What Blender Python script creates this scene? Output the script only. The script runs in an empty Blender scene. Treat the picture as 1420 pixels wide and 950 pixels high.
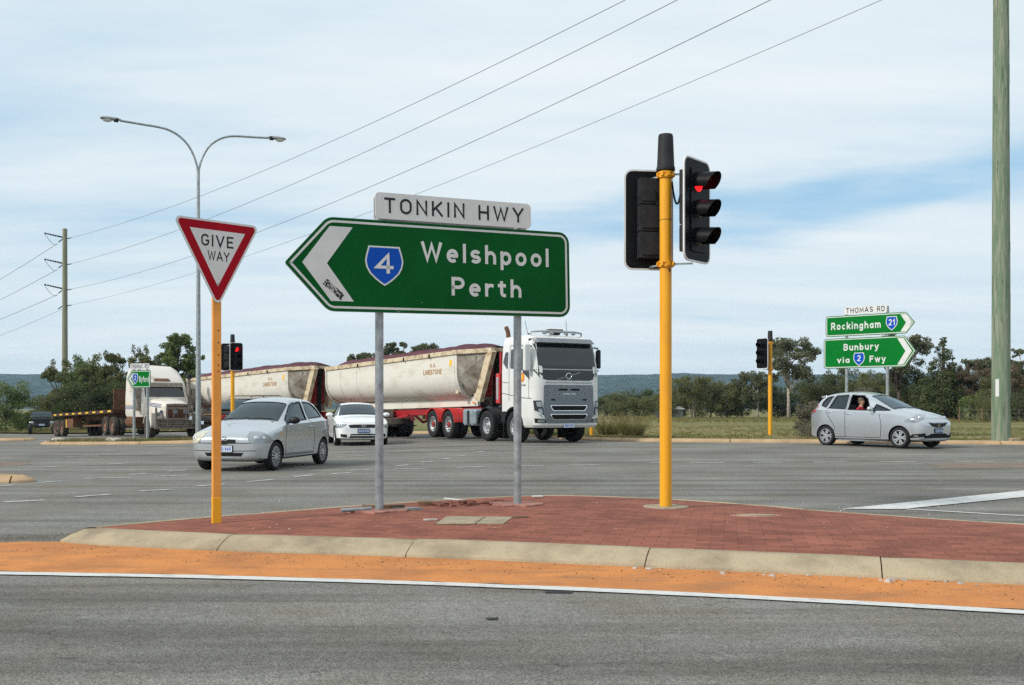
import bpy, bmesh, math, random
import numpy as np
from mathutils import Vector, Matrix, noise
from mathutils.bvhtree import BVHTree
from mathutils.geometry import tessellate_polygon

SC = bpy.context.scene
COL = SC.collection
rad = math.radians

# ------------------------------------------------------------------ camera
EYE = 1.25                      # lens height above the near road
FPX, CPX, HPX = 1400.0, 710.0, 566.0   # focal length, centre column and horizon row measured on the 1420 px photo
cam = bpy.data.cameras.new("camera")
cam.sensor_width = 36.0
cam.lens = FPX / 1420 * 36.0
cam.shift_y = (HPX - 475.0) / 1420
cam.clip_start = 0.1
cam.clip_end = 20000
cam_ob = bpy.data.objects.new("camera", cam)
cam_ob.location = (0, 0, EYE)
cam_ob.rotation_euler = (rad(90), 0, 0)
COL.objects.link(cam_ob)
SC.camera = cam_ob

# ------------------------------------------------------------------ light
TO_SUN = Vector((-0.74, -0.44, 0)).normalized()
SUN_EL = rad(37)
TO_SUN = Vector((TO_SUN.x * math.cos(SUN_EL), TO_SUN.y * math.cos(SUN_EL), math.sin(SUN_EL)))
sun = bpy.data.lights.new("sun", 'SUN')
sun.energy = 3.0
sun.angle = rad(8)
sun.color = (1.0, 0.95, 0.87)
sun_ob = bpy.data.objects.new("sun", sun)
sun_ob.rotation_euler = TO_SUN.to_track_quat('Z', 'Y').to_euler()
sun_ob.location = (0, 0, 30)
COL.objects.link(sun_ob)

world = bpy.data.worlds.new("World")
SC.world = world
world.use_nodes = True


def build_sky():
    nt = world.node_tree
    N, L = nt.nodes, nt.links
    bg = N['Background']
    sky = N.new('ShaderNodeTexSky')
    sky.sky_type = 'NISHITA'
    sky.sun_disc = False
    sky.sun_elevation = SUN_EL
    sky.sun_rotation = math.atan2(TO_SUN.x, TO_SUN.y)
    sky.air_density, sky.dust_density, sky.ozone_density = 1.0, 0.6, 1.5
    tc = N.new('ShaderNodeTexCoord')
    sep = N.new('ShaderNodeSeparateXYZ')
    L.new(tc.outputs['Generated'], sep.inputs[0])

    def math_(op, a, b=None, clamp=False):
        n = N.new('ShaderNodeMath'); n.operation = op; n.use_clamp = clamp
        for i, v in enumerate((a, b)):
            if v is None: continue
            if isinstance(v, (int, float)): n.inputs[i].default_value = v
            else: L.new(v, n.inputs[i])
        return n.outputs[0]

    # a flat cloud deck seen in perspective: direction / height
    zz = math_('ADD', math_('MAXIMUM', sep.outputs['Z'], 0.0), 0.10)
    cx = math_('DIVIDE', sep.outputs['X'], zz)
    cy = math_('DIVIDE', sep.outputs['Y'], zz)
    comb = N.new('ShaderNodeCombineXYZ')
    L.new(cx, comb.inputs[0]); L.new(cy, comb.inputs[1])
    mp = N.new('ShaderNodeMapping')
    mp.inputs['Rotation'].default_value = (0, 0, rad(-14))
    mp.inputs['Scale'].default_value = (0.5, 1.0, 1)
    mp.inputs['Location'].default_value = (3.1, 0.62, 0)
    L.new(comb.outputs[0], mp.inputs[0])
    n1 = N.new('ShaderNodeTexNoise')
    n1.inputs['Scale'].default_value = 0.42
    n1.inputs['Detail'].default_value = 9
    n1.inputs['Roughness'].default_value = 0.56
    n1.inputs['Distortion'].default_value = 0.5
    L.new(mp.outputs[0], n1.inputs['Vector'])
    # fine streaks of cirrus
    mp2 = N.new('ShaderNodeMapping')
    mp2.inputs['Rotation'].default_value = (0, 0, rad(-22))
    mp2.inputs['Scale'].default_value = (0.45, 1.5, 1)
    L.new(comb.outputs[0], mp2.inputs[0])
    n2 = N.new('ShaderNodeTexNoise')
    n2.inputs['Scale'].default_value = 1.0
    n2.inputs['Detail'].default_value = 8
    n2.inputs['Roughness'].default_value = 0.6
    L.new(mp2.outputs[0], n2.inputs['Vector'])
    # gaps: two long breaks in the deck, one low to the right and a faint one low to the left
    elev = sep.outputs['Z']
    n3 = N.new('ShaderNodeTexNoise')
    n3.inputs['Scale'].default_value = 2.2
    n3.inputs['Detail'].default_value = 6
    mp3 = N.new('ShaderNodeMapping')
    mp3.inputs['Scale'].default_value = (1.0, 1.0, 5.0)
    L.new(tc.outputs['Generated'], mp3.inputs[0]); L.new(mp3.outputs[0], n3.inputs['Vector'])
    wob = math_('MULTIPLY', math_('SUBTRACT', n3.outputs['Fac'], 0.5), 0.16)

    def gap(x0, sx, z0, sz, slope):
        ex = math_('DIVIDE', math_('SUBTRACT', sep.outputs['X'], x0), sx)
        cz = math_('ADD', math_('MULTIPLY', math_('SUBTRACT', sep.outputs['X'], x0), slope), z0)
        ez = math_('DIVIDE', math_('ADD', math_('SUBTRACT', elev, cz), wob), sz)
        r2 = math_('ADD', math_('MULTIPLY', ex, ex), math_('MULTIPLY', ez, ez))
        return math_('POWER', 2.718, math_('MULTIPLY', r2, -1.0))
    g1 = gap(0.24, 0.30, 0.200, 0.027, 0.05)
    g2 = gap(-0.36, 0.20, 0.155, 0.045, 0.05)
    g3 = gap(-0.28, 0.22, 0.245, 0.035, 0.0)
    gsum = math_('ADD', math_('ADD', math_('MULTIPLY', g1, 1.0), math_('MULTIPLY', g2, 0.36)), math_('MULTIPLY', g3, 0.12))
    cov = math_('ADD', math_('MULTIPLY', n1.outputs['Fac'], 1.0), math_('MULTIPLY', math_('SUBTRACT', n2.outputs['Fac'], 0.5), 0.35))
    cov = math_('SUBTRACT', cov, math_('MULTIPLY', gsum, 0.42))
    ramp = N.new('ShaderNodeMapRange')
    ramp.interpolation_type = 'SMOOTHSTEP'
    ramp.inputs['From Min'].default_value = 0.0
    ramp.inputs['From Max'].default_value = 0.50
    ramp.inputs['To Min'].default_value = 0.05
    ramp.inputs['To Max'].default_value = 0.97
    L.new(cov, ramp.inputs['Value'])
    # low down the deck closes into white haze
    low = N.new('ShaderNodeMapRange')
    low.inputs['From Min'].default_value = 0.0
    low.inputs['From Max'].default_value = 0.16
    low.inputs['To Min'].default_value = 0.9
    low.inputs['To Max'].default_value = 0.0
    L.new(elev, low.inputs['Value'])
    mask = math_('MAXIMUM', ramp.outputs[0], low.outputs[0])
    ccol = N.new('ShaderNodeMix'); ccol.data_type = 'RGBA'
    ccol.inputs[6].default_value = (6.55, 7.7, 8.4, 1)      # thin cloud
    ccol.inputs[7].default_value = (8.0, 8.6, 8.85, 1)    # thicker, whiter
    br = N.new('ShaderNodeMapRange')
    br.inputs['From Min'].default_value = 0.35; br.inputs['From Max'].default_value = 0.65
    L.new(n2.outputs['Fac'], br.inputs['Value'])
    L.new(br.outputs[0], ccol.inputs[0])
    blue = N.new('ShaderNodeMix'); blue.data_type = 'RGBA'
    blue.inputs[0].default_value = 0.65
    blue.inputs[7].default_value = (2.0, 5.4, 8.4, 1)
    L.new(sky.outputs[0], blue.inputs[6])
    mix = N.new('ShaderNodeMix'); mix.data_type = 'RGBA'
    L.new(mask, mix.inputs[0])
    L.new(blue.outputs[2], mix.inputs[6])
    L.new(ccol.outputs[2], mix.inputs[7])
    L.new(mix.outputs[2], bg.inputs['Color'])
    bg.inputs['Strength'].default_value = 0.1


build_sky()
vs = SC.view_settings
vs.view_transform = 'Standard'
vs.look = 'None'
vs.exposure = 0.12
vs.gamma = 1.0
vs.use_curve_mapping = False
SC.cycles.max_bounces = 6
SC.cycles.transparent_max_bounces = 16
SC.cycles.use_denoising = False
SC.cycles.use_adaptive_sampling = False

# ------------------------------------------------------------------ terrain


def sstep(a, b, v):
    t = max(0.0, min(1.0, (v - a) / (b - a)))
    return t * t * (3 - 2 * t)


def gz(x, y):
    """height of the road surface: level near the camera, a gentle rise to the far kerb on the right, a fall away to the left"""
    z = 0.13 * sstep(21, 31, y) * sstep(-6, 0, x)
    z -= 0.24 * (1 - sstep(-17, -5, x)) * sstep(29, 43, y)
    z -= 0.42 * (1 - sstep(-34, -15, x)) * sstep(44, 66, y)
    return z


def at(px, d):
    """sideways position of a photo column at a measured distance"""
    return (px - CPX) / FPX * d


def on_ground(px, py):
    d = 20.0
    for _ in range(30):
        z = gz(at(px, d), d)
        d = (EYE - z) * FPX / (py - HPX)
    return Vector((at(px, d), d, gz(at(px, d), d)))


# ------------------------------------------------------------------ object helpers
def tag(o, label=None, cat=None, group=None, kind=None):
    if label: o['label'] = label
    if cat: o['category'] = cat
    if group: o['group'] = group
    if kind: o['kind'] = kind
    return o


def thing(name, label, cat, loc=(0, 0, 0), rz=0.0, group=None):
    o = bpy.data.objects.new(name, None)
    COL.objects.link(o)
    o.empty_display_size = 0.3
    o.location = loc
    o.rotation_euler = (0, 0, rz)
    return tag(o, label, cat, group)


def link_mesh(name, me, parent=None):
    o = bpy.data.objects.new(name, me)
    COL.objects.link(o)
    if parent: o.parent = parent
    return o


def copy_tree(o, parent=None):
    c = o.copy()
    COL.objects.link(c)
    c.parent = parent
    for ch in list(o.children):
        copy_tree(ch, c)
    return c


class MB:
    """collects simple shapes, links them as one mesh object"""

    def __init__(self):
        self.v, self.f, self.mi = [], [], []
        self.m = 0

    def add(self, vs_, fs_, m=None):
        b = len(self.v)
        self.v += [tuple(p) for p in vs_]
        self.f += [tuple(b + i for i in f) for f in fs_]
        self.mi += [self.m if m is None else m] * len(fs_)
        return self

    def box(self, c, s, rot=None, m=None, taper=None):
        x, y, z = s[0] / 2, s[1] / 2, s[2] / 2
        tx, ty = taper or (1, 1)
        p = [Vector((sx * x * (tx if sz > 0 else 1), sy * y * (ty if sz > 0 else 1), sz * z)) for sz in (-1, 1) for sy in (-1, 1) for sx in (-1, 1)]
        if rot is not None:
            R = rot if isinstance(rot, Matrix) else Matrix.Rotation(rot, 3, 'Z')
            p = [R @ q for q in p]
        c = Vector(c)
        return self.add([q + c for q in p], [(0, 2, 3, 1), (4, 5, 7, 6), (0, 1, 5, 4), (2, 6, 7, 3), (0, 4, 6, 2), (1, 3, 7, 5)], m)

    def beam(self, a, b, w, h, m=None, up=(0, 0, 1)):
        a, b = Vector(a), Vector(b)
        d = (b - a)
        ln = d.length
        d.normalize()
        s = d.cross(Vector(up))
        if s.length < 1e-4: s = d.cross(Vector((1, 0, 0)))
        s.normalize()
        u = s.cross(d)
        R = Matrix((d, s, u)).transposed()
        return self.box((a + b) / 2, (ln, w, h), R, m)

    def tube(self, pts, r, n=10, m=None, caps=True):
        pts = [Vector(p) for p in pts]
        rs = r if isinstance(r, (list, tuple)) else [r] * len(pts)
        vv, ff = [], []
        prev = None
        for i, p in enumerate(pts):
            d = (pts[min(i + 1, len(pts) - 1)] - pts[max(i - 1, 0)]).normalized()
            if prev is None:
                s = d.cross(Vector((0, 0, 1)))
                if s.length < 1e-3: s = d.cross(Vector((1, 0, 0)))
            else:
                s = prev - d * prev.dot(d)
            s.normalize(); prev = s
            u = d.cross(s)
            for k in range(n):
                a = 2 * math.pi * k / n
                vv.append(p + (s * math.cos(a) + u * math.sin(a)) * rs[i])
        for i in range(len(pts) - 1):
            for k in range(n):
                k2 = (k + 1) % n
                ff.append((i * n + k, (i + 1) * n + k, (i + 1) * n + k2, i * n + k2))
        if caps:
            ff.append(tuple(range(n)))
            ff.append(tuple((len(pts) - 1) * n + k for k in reversed(range(n))))
        return self.add(vv, ff, m)

    def cyl(self, a, b, r0, r1=None, n=16, m=None):
        return self.tube([a, b], [r0, r0 if r1 is None else r1], n, m)

    def lathe(self, prof, n=24, M=None, m=None, mats=None):
        """prof: (r, h) pairs turned about local z"""
        M = M or Matrix.Identity(4)
        k = len(prof)
        vv = [M @ Vector((r * math.cos(2 * math.pi * i / n), r * math.sin(2 * math.pi * i / n), h)) for i in range(n) for r, h in prof]
        b = len(self.v)
        self.v += [tuple(p) for p in vv]
        for i in range(n):
            j = (i + 1) % n
            for q in range(k - 1):
                self.f.append((b + i * k + q, b + j * k + q, b + j * k + q + 1, b + i * k + q + 1))
                self.mi.append(mats[q] if mats else (self.m if m is None else m))
        return self

    def prism(self, poly, h0, h1, M=None, m=None, mside=None):
        """closed outline in local xy, from z=h0 to z=h1"""
        M = M or Matrix.Identity(4)
        n = len(poly)
        area = sum(poly[i][0] * poly[(i + 1) % n][1] - poly[(i + 1) % n][0] * poly[i][1] for i in range(n))
        if area < 0: poly = poly[::-1]
        tris = tessellate_polygon([[Vector((p[0], p[1], 0)) for p in poly]])
        vv = [M @ Vector((p[0], p[1], h)) for h in (h0, h1) for p in poly]
        ff = [(i, (i + 1) % n, n + (i + 1) % n, n + i) for i in range(n)]
        self.add(vv, ff, mside if mside is not None else m)
        b = len(self.v) - len(vv)
        for t in tris:
            a_, b_, c_ = t
            cr = (Vector(poly[b_]) - Vector(poly[a_])).cross(Vector(poly[c_]) - Vector(poly[a_]))
            if cr < 0: a_, c_ = c_, a_
            self.f.append((b + n + a_, b + n + b_, b + n + c_)); self.mi.append(self.m if m is None else m)
            self.f.append((b + c_, b + b_, b + a_)); self.mi.append(self.m if m is None else m)
        return self

    def ellipsoid(self, c, r, nu=12, nv=8, R=None, m=None):
        c = Vector(c)
        vv, ff = [], []
        for i in range(nv + 1):
            th = math.pi * i / nv
            for k in range(nu):
                a = 2 * math.pi * k / nu
                p = Vector((r[0] * math.sin(th) * math.cos(a), r[1] * math.sin(th) * math.sin(a), r[2] * math.cos(th)))
                if R is not None: p = R @ p
                vv.append(c + p)
        for i in range(nv):
            for k in range(nu):
                k2 = (k + 1) % nu
                ff.append((i * nu + k, (i + 1) * nu + k, (i + 1) * nu + k2, i * nu + k2))
        return self.add(vv, ff, m)

    def build(self, name, mats, parent=None, smooth=None, bevel=0.0, seg=2):
        me = bpy.data.meshes.new(name)
        me.from_pydata(self.v, [], self.f)
        mats = mats if isinstance(mats, (list, tuple)) else [mats]
        for mm in mats: me.materials.append(mm)
        me.polygons.foreach_set('material_index', self.mi)
        bm = bmesh.new(); bm.from_mesh(me)
        bmesh.ops.remove_doubles(bm, verts=bm.verts, dist=1e-5)
        bmesh.ops.recalc_face_normals(bm, faces=bm.faces)
        bm.to_mesh(me); bm.free()
        if smooth is not None:
            me.polygons.foreach_set('use_smooth', [True] * len(me.polygons))
            me.set_sharp_from_angle(angle=rad(smooth))
        o = link_mesh(name, me, parent)
        if bevel:
            b = o.modifiers.new('bevel', 'BEVEL')
            b.width = bevel; b.segments = seg; b.limit_method = 'ANGLE'; b.angle_limit = rad(35)
            b.harden_normals = False
        return o


def frame(o, u, v):
    """matrix with local x along u, local y along v, z out of the face"""
    u, v = Vector(u).normalized(), Vector(v).normalized()
    w = u.cross(v)
    M = Matrix((u, v, w)).transposed().to_4x4()
    M.translation = Vector(o)
    return M


def rrect(x0, y0, x1, y1, r, n=5):
    pts = []
    for cx, cy, a0 in ((x1 - r, y0 + r, -90), (x1 - r, y1 - r, 0), (x0 + r, y1 - r, 90), (x0 + r, y0 + r, 180)):
        for i in range(n + 1):
            a = rad(a0 + 90 * i / n)
            pts.append((cx + r * math.cos(a), cy + r * math.sin(a)))
    return pts


def round_poly(poly, radii, n=5):
    """round the corners of a convex outline"""
    out = []
    k = len(poly)
    for i in range(k):
        p, a, b = Vector(poly[i]), Vector(poly[i - 1]), Vector(poly[(i + 1) % k])
        r = radii[i] if isinstance(radii, (list, tuple)) else radii
        if r <= 0:
            out.append(tuple(p)); continue
        u, v = (a - p).normalized(), (b - p).normalized()
        half = math.acos(max(-1, min(1, u.dot(v)))) / 2
        d = r / math.tan(half)
        c = p + (u + v).normalized() * (r / math.sin(half))
        s, e = p + u * d - c, p + v * d - c
        a0, a1 = math.atan2(s.y, s.x), math.atan2(e.y, e.x)
        while a1 - a0 > math.pi: a1 -= 2 * math.pi
        while a1 - a0 < -math.pi: a1 += 2 * math.pi
        for j in range(n + 1):
            t = a0 + (a1 - a0) * j / n
            out.append((c.x + r * math.cos(t), c.y + r * math.sin(t)))
    return out


def inset(poly, d):
    """shrink a convex outline by d"""
    n = len(poly)
    area = sum(poly[i][0] * poly[(i + 1) % n][1] - poly[(i + 1) % n][0] * poly[i][1] for i in range(n))
    s = 1 if area > 0 else -1
    out = []
    for i in range(n):
        a, p, b = Vector(poly[i - 1]), Vector(poly[i]), Vector(poly[(i + 1) % n])
        u, v = (p - a).normalized(), (b - p).normalized()
        n1, n2 = Vector((-u.y, u.x)) * s, Vector((-v.y, v.x)) * s
        m = (n1 + n2)
        m = m / max(0.2, (1 + n1.dot(n2)))
        out.append(tuple(p + m * d))
    return out


def ring_prism(mb, outer, inner, h0, h1, M, m=None):
    n = len(outer)
    vv = [M @ Vector((p[0], p[1], h)) for h in (h0, h1) for q in (outer, inner) for p in q]
    ff = []
    for i in range(n):
        j = (i + 1) % n
        ff += [(i, j, n + j, n + i), (2 * n + i, 3 * n + i, 3 * n + j, 2 * n + j), (i, 2 * n + i, 2 * n + j, j), (n + i, n + j, 3 * n + j, 3 * n + i)]
    mb.add(vv, ff, m)


# ------------------------------------------------------------------ materials
def srgb(r, g, b):
    f = lambda c: (c / 12.92 if c <= 0.04045 else ((c + 0.055) / 1.055) ** 2.4)
    return tuple(f(c / 255) for c in (r, g, b))


def pm(name, col, rough=0.5, metal=0.0, var=0.12, vscale=4.0, bump=0.0, bscale=60.0, coat=0.0, col2=None, thr=(0.4, 0.65), spec=0.3, detail=6, stretch=None, grain=0.0):
    """Principled with a noise-broken base colour (col to col2), roughness that varies with it and an optional bump"""
    m = bpy.data.materials.new(name)
    m.use_nodes = True
    nt = m.node_tree
    N, L = nt.nodes, nt.links
    p = N['Principled BSDF']
    p.inputs['Metallic'].default_value = metal
    p.inputs['Specular IOR Level'].default_value = spec
    p.inputs['Coat Weight'].default_value = coat
    p.inputs['Coat Roughness'].default_value = 0.06
    tc = N.new('ShaderNodeTexCoord')
    mp = N.new('ShaderNodeMapping')
    if stretch: mp.inputs['Scale'].default_value = stretch
    L.new(tc.outputs['Object'], mp.inputs[0])
    n = N.new('ShaderNodeTexNoise')
    n.inputs['Scale'].default_value = vscale
    n.inputs['Detail'].default_value = detail
    n.inputs['Roughness'].default_value = 0.62
    L.new(mp.outputs[0], n.inputs['Vector'])
    mr = N.new('ShaderNodeMapRange')
    mr.inputs['From Min'].default_value, mr.inputs['From Max'].default_value = thr
    L.new(n.outputs['Fac'], mr.inputs['Value'])
    mx = N.new('ShaderNodeMix'); mx.data_type = 'RGBA'
    L.new(mr.outputs[0], mx.inputs[0])
    c2 = col2 or tuple(c * (1 - var) for c in col)
    c1 = col if col2 else tuple(min(1, c * (1 + var * 0.5)) for c in col)
    mx.inputs[6].default_value = (*c1, 1)
    mx.inputs[7].default_value = (*c2, 1)
    colour = mx.outputs[2]
    if grain:      # fine aggregate and pitting
        gn = N.new('ShaderNodeTexNoise'); gn.inputs['Scale'].default_value = 130; gn.inputs['Detail'].default_value = 3; gn.inputs['Roughness'].default_value = 0.8
        L.new(tc.outputs['Object'], gn.inputs['Vector'])
        gr = N.new('ShaderNodeMapRange')
        gr.inputs['From Min'].default_value, gr.inputs['From Max'].default_value = 0.3, 0.7
        gr.inputs['To Min'].default_value, gr.inputs['To Max'].default_value = 1 - grain, 1 + grain * 0.7
        L.new(gn.outputs['Fac'], gr.inputs['Value'])
        gm = N.new('ShaderNodeMix'); gm.data_type = 'RGBA'; gm.blend_type = 'MULTIPLY'; gm.inputs[0].default_value = 1
        L.new(colour, gm.inputs[6]); L.new(gr.outputs[0], gm.inputs[7])
        colour = gm.outputs[2]
    L.new(colour, p.inputs['Base Color'])
    rr = N.new('ShaderNodeMapRange')
    rr.inputs['To Min'].default_value = max(0.02, rough * 0.88)
    rr.inputs['To Max'].default_value = min(1, rough * 1.15)
    L.new(n.outputs['Fac'], rr.inputs['Value'])
    L.new(rr.outputs[0], p.inputs['Roughness'])
    if bump:
        bn = N.new('ShaderNodeTexNoise')
        bn.inputs['Scale'].default_value = bscale
        bn.inputs['Detail'].default_value = 4
        L.new(mp.outputs[0], bn.inputs['Vector'])
        bp = N.new('ShaderNodeBump')
        bp.inputs['Strength'].default_value = bump
        bp.inputs['Distance'].default_value = 0.01
        L.new(bn.outputs['Fac'], bp.inputs['Height'])
        L.new(bp.outputs[0], p.inputs['Normal'])
    return m


def glass_mat(name, tint, refl_rough=0.02):
    m = bpy.data.materials.new(name)
    m.use_nodes = True
    nt = m.node_tree
    N, L = nt.nodes, nt.links
    out = N['Material Output']
    N.remove(N['Principled BSDF'])
    tr = N.new('ShaderNodeBsdfTransparent'); tr.inputs[0].default_value = (*tint, 1)
    gl = N.new('ShaderNodeBsdfGlossy'); gl.inputs['Roughness'].default_value = refl_rough
    gl.inputs['Color'].default_value = (0.82, 0.95, 1.0, 1)
    fr = N.new('ShaderNodeFresnel'); fr.inputs['IOR'].default_value = 1.85
    ms = N.new('ShaderNodeMixShader')
    L.new(fr.outputs[0], ms.inputs[0]); L.new(tr.outputs[0], ms.inputs[1]); L.new(gl.outputs[0], ms.inputs[2])
    L.new(ms.outputs[0], out.inputs['Surface'])
    return m


def emit_mat(name, col, strength):
    m = pm(name, col, 0.3, var=0.02)
    p = m.node_tree.nodes['Principled BSDF']
    p.inputs['Emission Color'].default_value = (*col, 1)
    p.inputs['Emission Strength'].default_value = strength
    return m


M = dict(
    sign_green=pm('sign_green', (0.0015, 0.088, 0.016), 0.32, var=0.16, vscale=1.2, spec=0.07),  # green of the big arrow board, its shade put into the colour
    sign_green_bright=pm('sign_green_bright', (0.0015, 0.165, 0.022), 0.34, var=0.08, vscale=1.2, spec=0.08),  # same sheeting on the far boards, sunlight put into a brighter green
    sign_white=pm('sign_white', (0.66, 0.66, 0.65), 0.45, var=0.07, vscale=2.5),
    sign_edge=pm('sign_edge', (0.30, 0.32, 0.32), 0.5, metal=0.3, var=0.2, vscale=8),
    sign_back=pm('sign_back', (0.42, 0.43, 0.43), 0.5, metal=0.2, var=0.2, vscale=5),
    sign_red=pm('sign_red', (0.36, 0.004, 0.014), 0.4, var=0.10, vscale=2, spec=0.08),
    sign_blue=pm('sign_blue', (0.006, 0.080, 0.46), 0.4, var=0.06, vscale=3, spec=0.08),
    sign_black=pm('sign_black', (0.012, 0.012, 0.013), 0.45, var=0.2),
    galv=pm('galvanised_steel', (0.33, 0.36, 0.37), 0.48, metal=0.35, var=0.28, vscale=9, bump=0.08, bscale=120),
    yellow=pm('signal_yellow', (0.80, 0.37, 0.018), 0.40, vscale=5, bump=0.06, bscale=40, col2=(0.58, 0.25, 0.03), thr=(0.50, 0.85), detail=9, stretch=(1, 1, .35)),
    post_tan=pm('post_orange_tan', (0.74, 0.31, 0.060), 0.5, var=0.12, vscale=4),
    black_plastic=pm('black_plastic', (0.006, 0.0065, 0.008), 0.45, var=0.3, vscale=8, bump=0.06, bscale=90, spec=0.12),
    grey_plastic=pm('dark_grey_plastic', (0.026, 0.026, 0.028), 0.6, spec=0.15, var=0.3, vscale=10, bump=0.1, bscale=80),
    lens_red=emit_mat('lens_red_lit', (0.9, 0.010, 0.012), 1.5),
    lens_dark=pm('lens_unlit', (0.014, 0.012, 0.010), 0.2, var=0.2),
    concrete=pm('concrete', (0.42, 0.345, 0.235), 0.85, vscale=2.2, bump=0.45, bscale=90, col2=(0.275, 0.222, 0.152), thr=(0.44, 0.68), detail=12, spec=0.12, grain=0.35),
    concrete_tan=pm('concrete_tan', (0.42, 0.29, 0.17), 0.85, var=0.2, vscale=2.0, bump=0.3, bscale=90),
    concrete_pale=pm('concrete_pale', (0.33, 0.275, 0.19), 0.85, var=0.25, vscale=6, bump=0.3, bscale=120, grain=0.25),
    rubble_red=pm('mortar_pink', (0.36, 0.17, 0.13), 0.9, var=0.25, vscale=9, bump=0.4, bscale=60),
    wood=pm('weathered_timber', (0.16, 0.10, 0.06), 0.85, var=0.35, vscale=6, bump=0.3, bscale=40),
    stone=pm('pale_stone', (0.42, 0.38, 0.33), 0.9, var=0.3, vscale=12, bump=0.4, bscale=40),
    paint_white=pm('road_paint', (0.60, 0.60, 0.58), 0.7, var=0.1, vscale=7, col2=(0.30, 0.29, 0.27), thr=(0.50, 0.80), bump=0.2, detail=10, grain=0.22, bscale=150),
    paint_worn=pm('road_paint_worn', (0.50, 0.50, 0.48), 0.75, vscale=7, col2=(0.19, 0.19, 0.185), thr=(0.42, 0.72), bump=0.2, bscale=150),
    silver=pm('silver_paint', (0.56, 0.585, 0.61), 0.24, metal=0.7, var=0.03, vscale=2, coat=1.0),
    white_paint=pm('white_car_paint', (0.78, 0.79, 0.78), 0.3, var=0.03, vscale=2, coat=0.8),
    dark_paint=pm('dark_blue_paint', (0.018, 0.022, 0.03), 0.28, metal=0.2, var=0.1, coat=0.9),
    blue_paint=pm('grey_blue_paint', (0.10, 0.13, 0.17), 0.3, metal=0.4, var=0.1, coat=0.8),
    trim=pm('black_trim', (0.012, 0.012, 0.013), 0.5, var=0.2),
    under=pm('underbody', (0.008, 0.008, 0.008), 0.9, var=0.2),
    cabin=pm('cabin_trim', (0.035, 0.036, 0.038), 0.8, var=0.2),
    seat=pm('seat_cloth', (0.06, 0.062, 0.066), 0.9, var=0.2),
    tyre=pm('tyre_rubber', (0.016, 0.016, 0.017), 0.75, var=0.25, vscale=20, bump=0.1, bscale=60),
    tyre_dusty=pm('tyre_dusty', (0.055, 0.045, 0.036), 0.85, var=0.3, vscale=6, bump=0.1, bscale=60),
    rim=pm('alloy_rim', (0.55, 0.56, 0.57), 0.3, metal=0.7, var=0.1, vscale=10),
    chrome=pm('chrome', (0.75, 0.76, 0.77), 0.12, metal=1.0, var=0.05),
    lamp_glass=pm('headlamp_glass', (0.30, 0.33, 0.35), 0.10, metal=0.35, var=0.12, vscale=5, coat=1.0),
    lamp_old=pm('headlamp_clouded', (0.55, 0.52, 0.40), 0.3, var=0.2, vscale=12, coat=0.6),
    tail_red=pm('tail_lamp_red', (0.35, 0.012, 0.015), 0.15, var=0.2, vscale=10, coat=1.0),
    amber=pm('amber_lens', (0.8, 0.25, 0.02), 0.25, var=0.1),
    plate_white=pm('plate_white', (0.62, 0.66, 0.74), 0.4, var=0.05),
    plate_blue=pm('plate_blue', (0.10, 0.16, 0.32), 0.4, var=0.05),
    glass=glass_mat('car_glass', (0.55, 0.62, 0.60)),
    glass_dark=glass_mat('car_glass_tinted', (0.16, 0.18, 0.18)),
)
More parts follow.
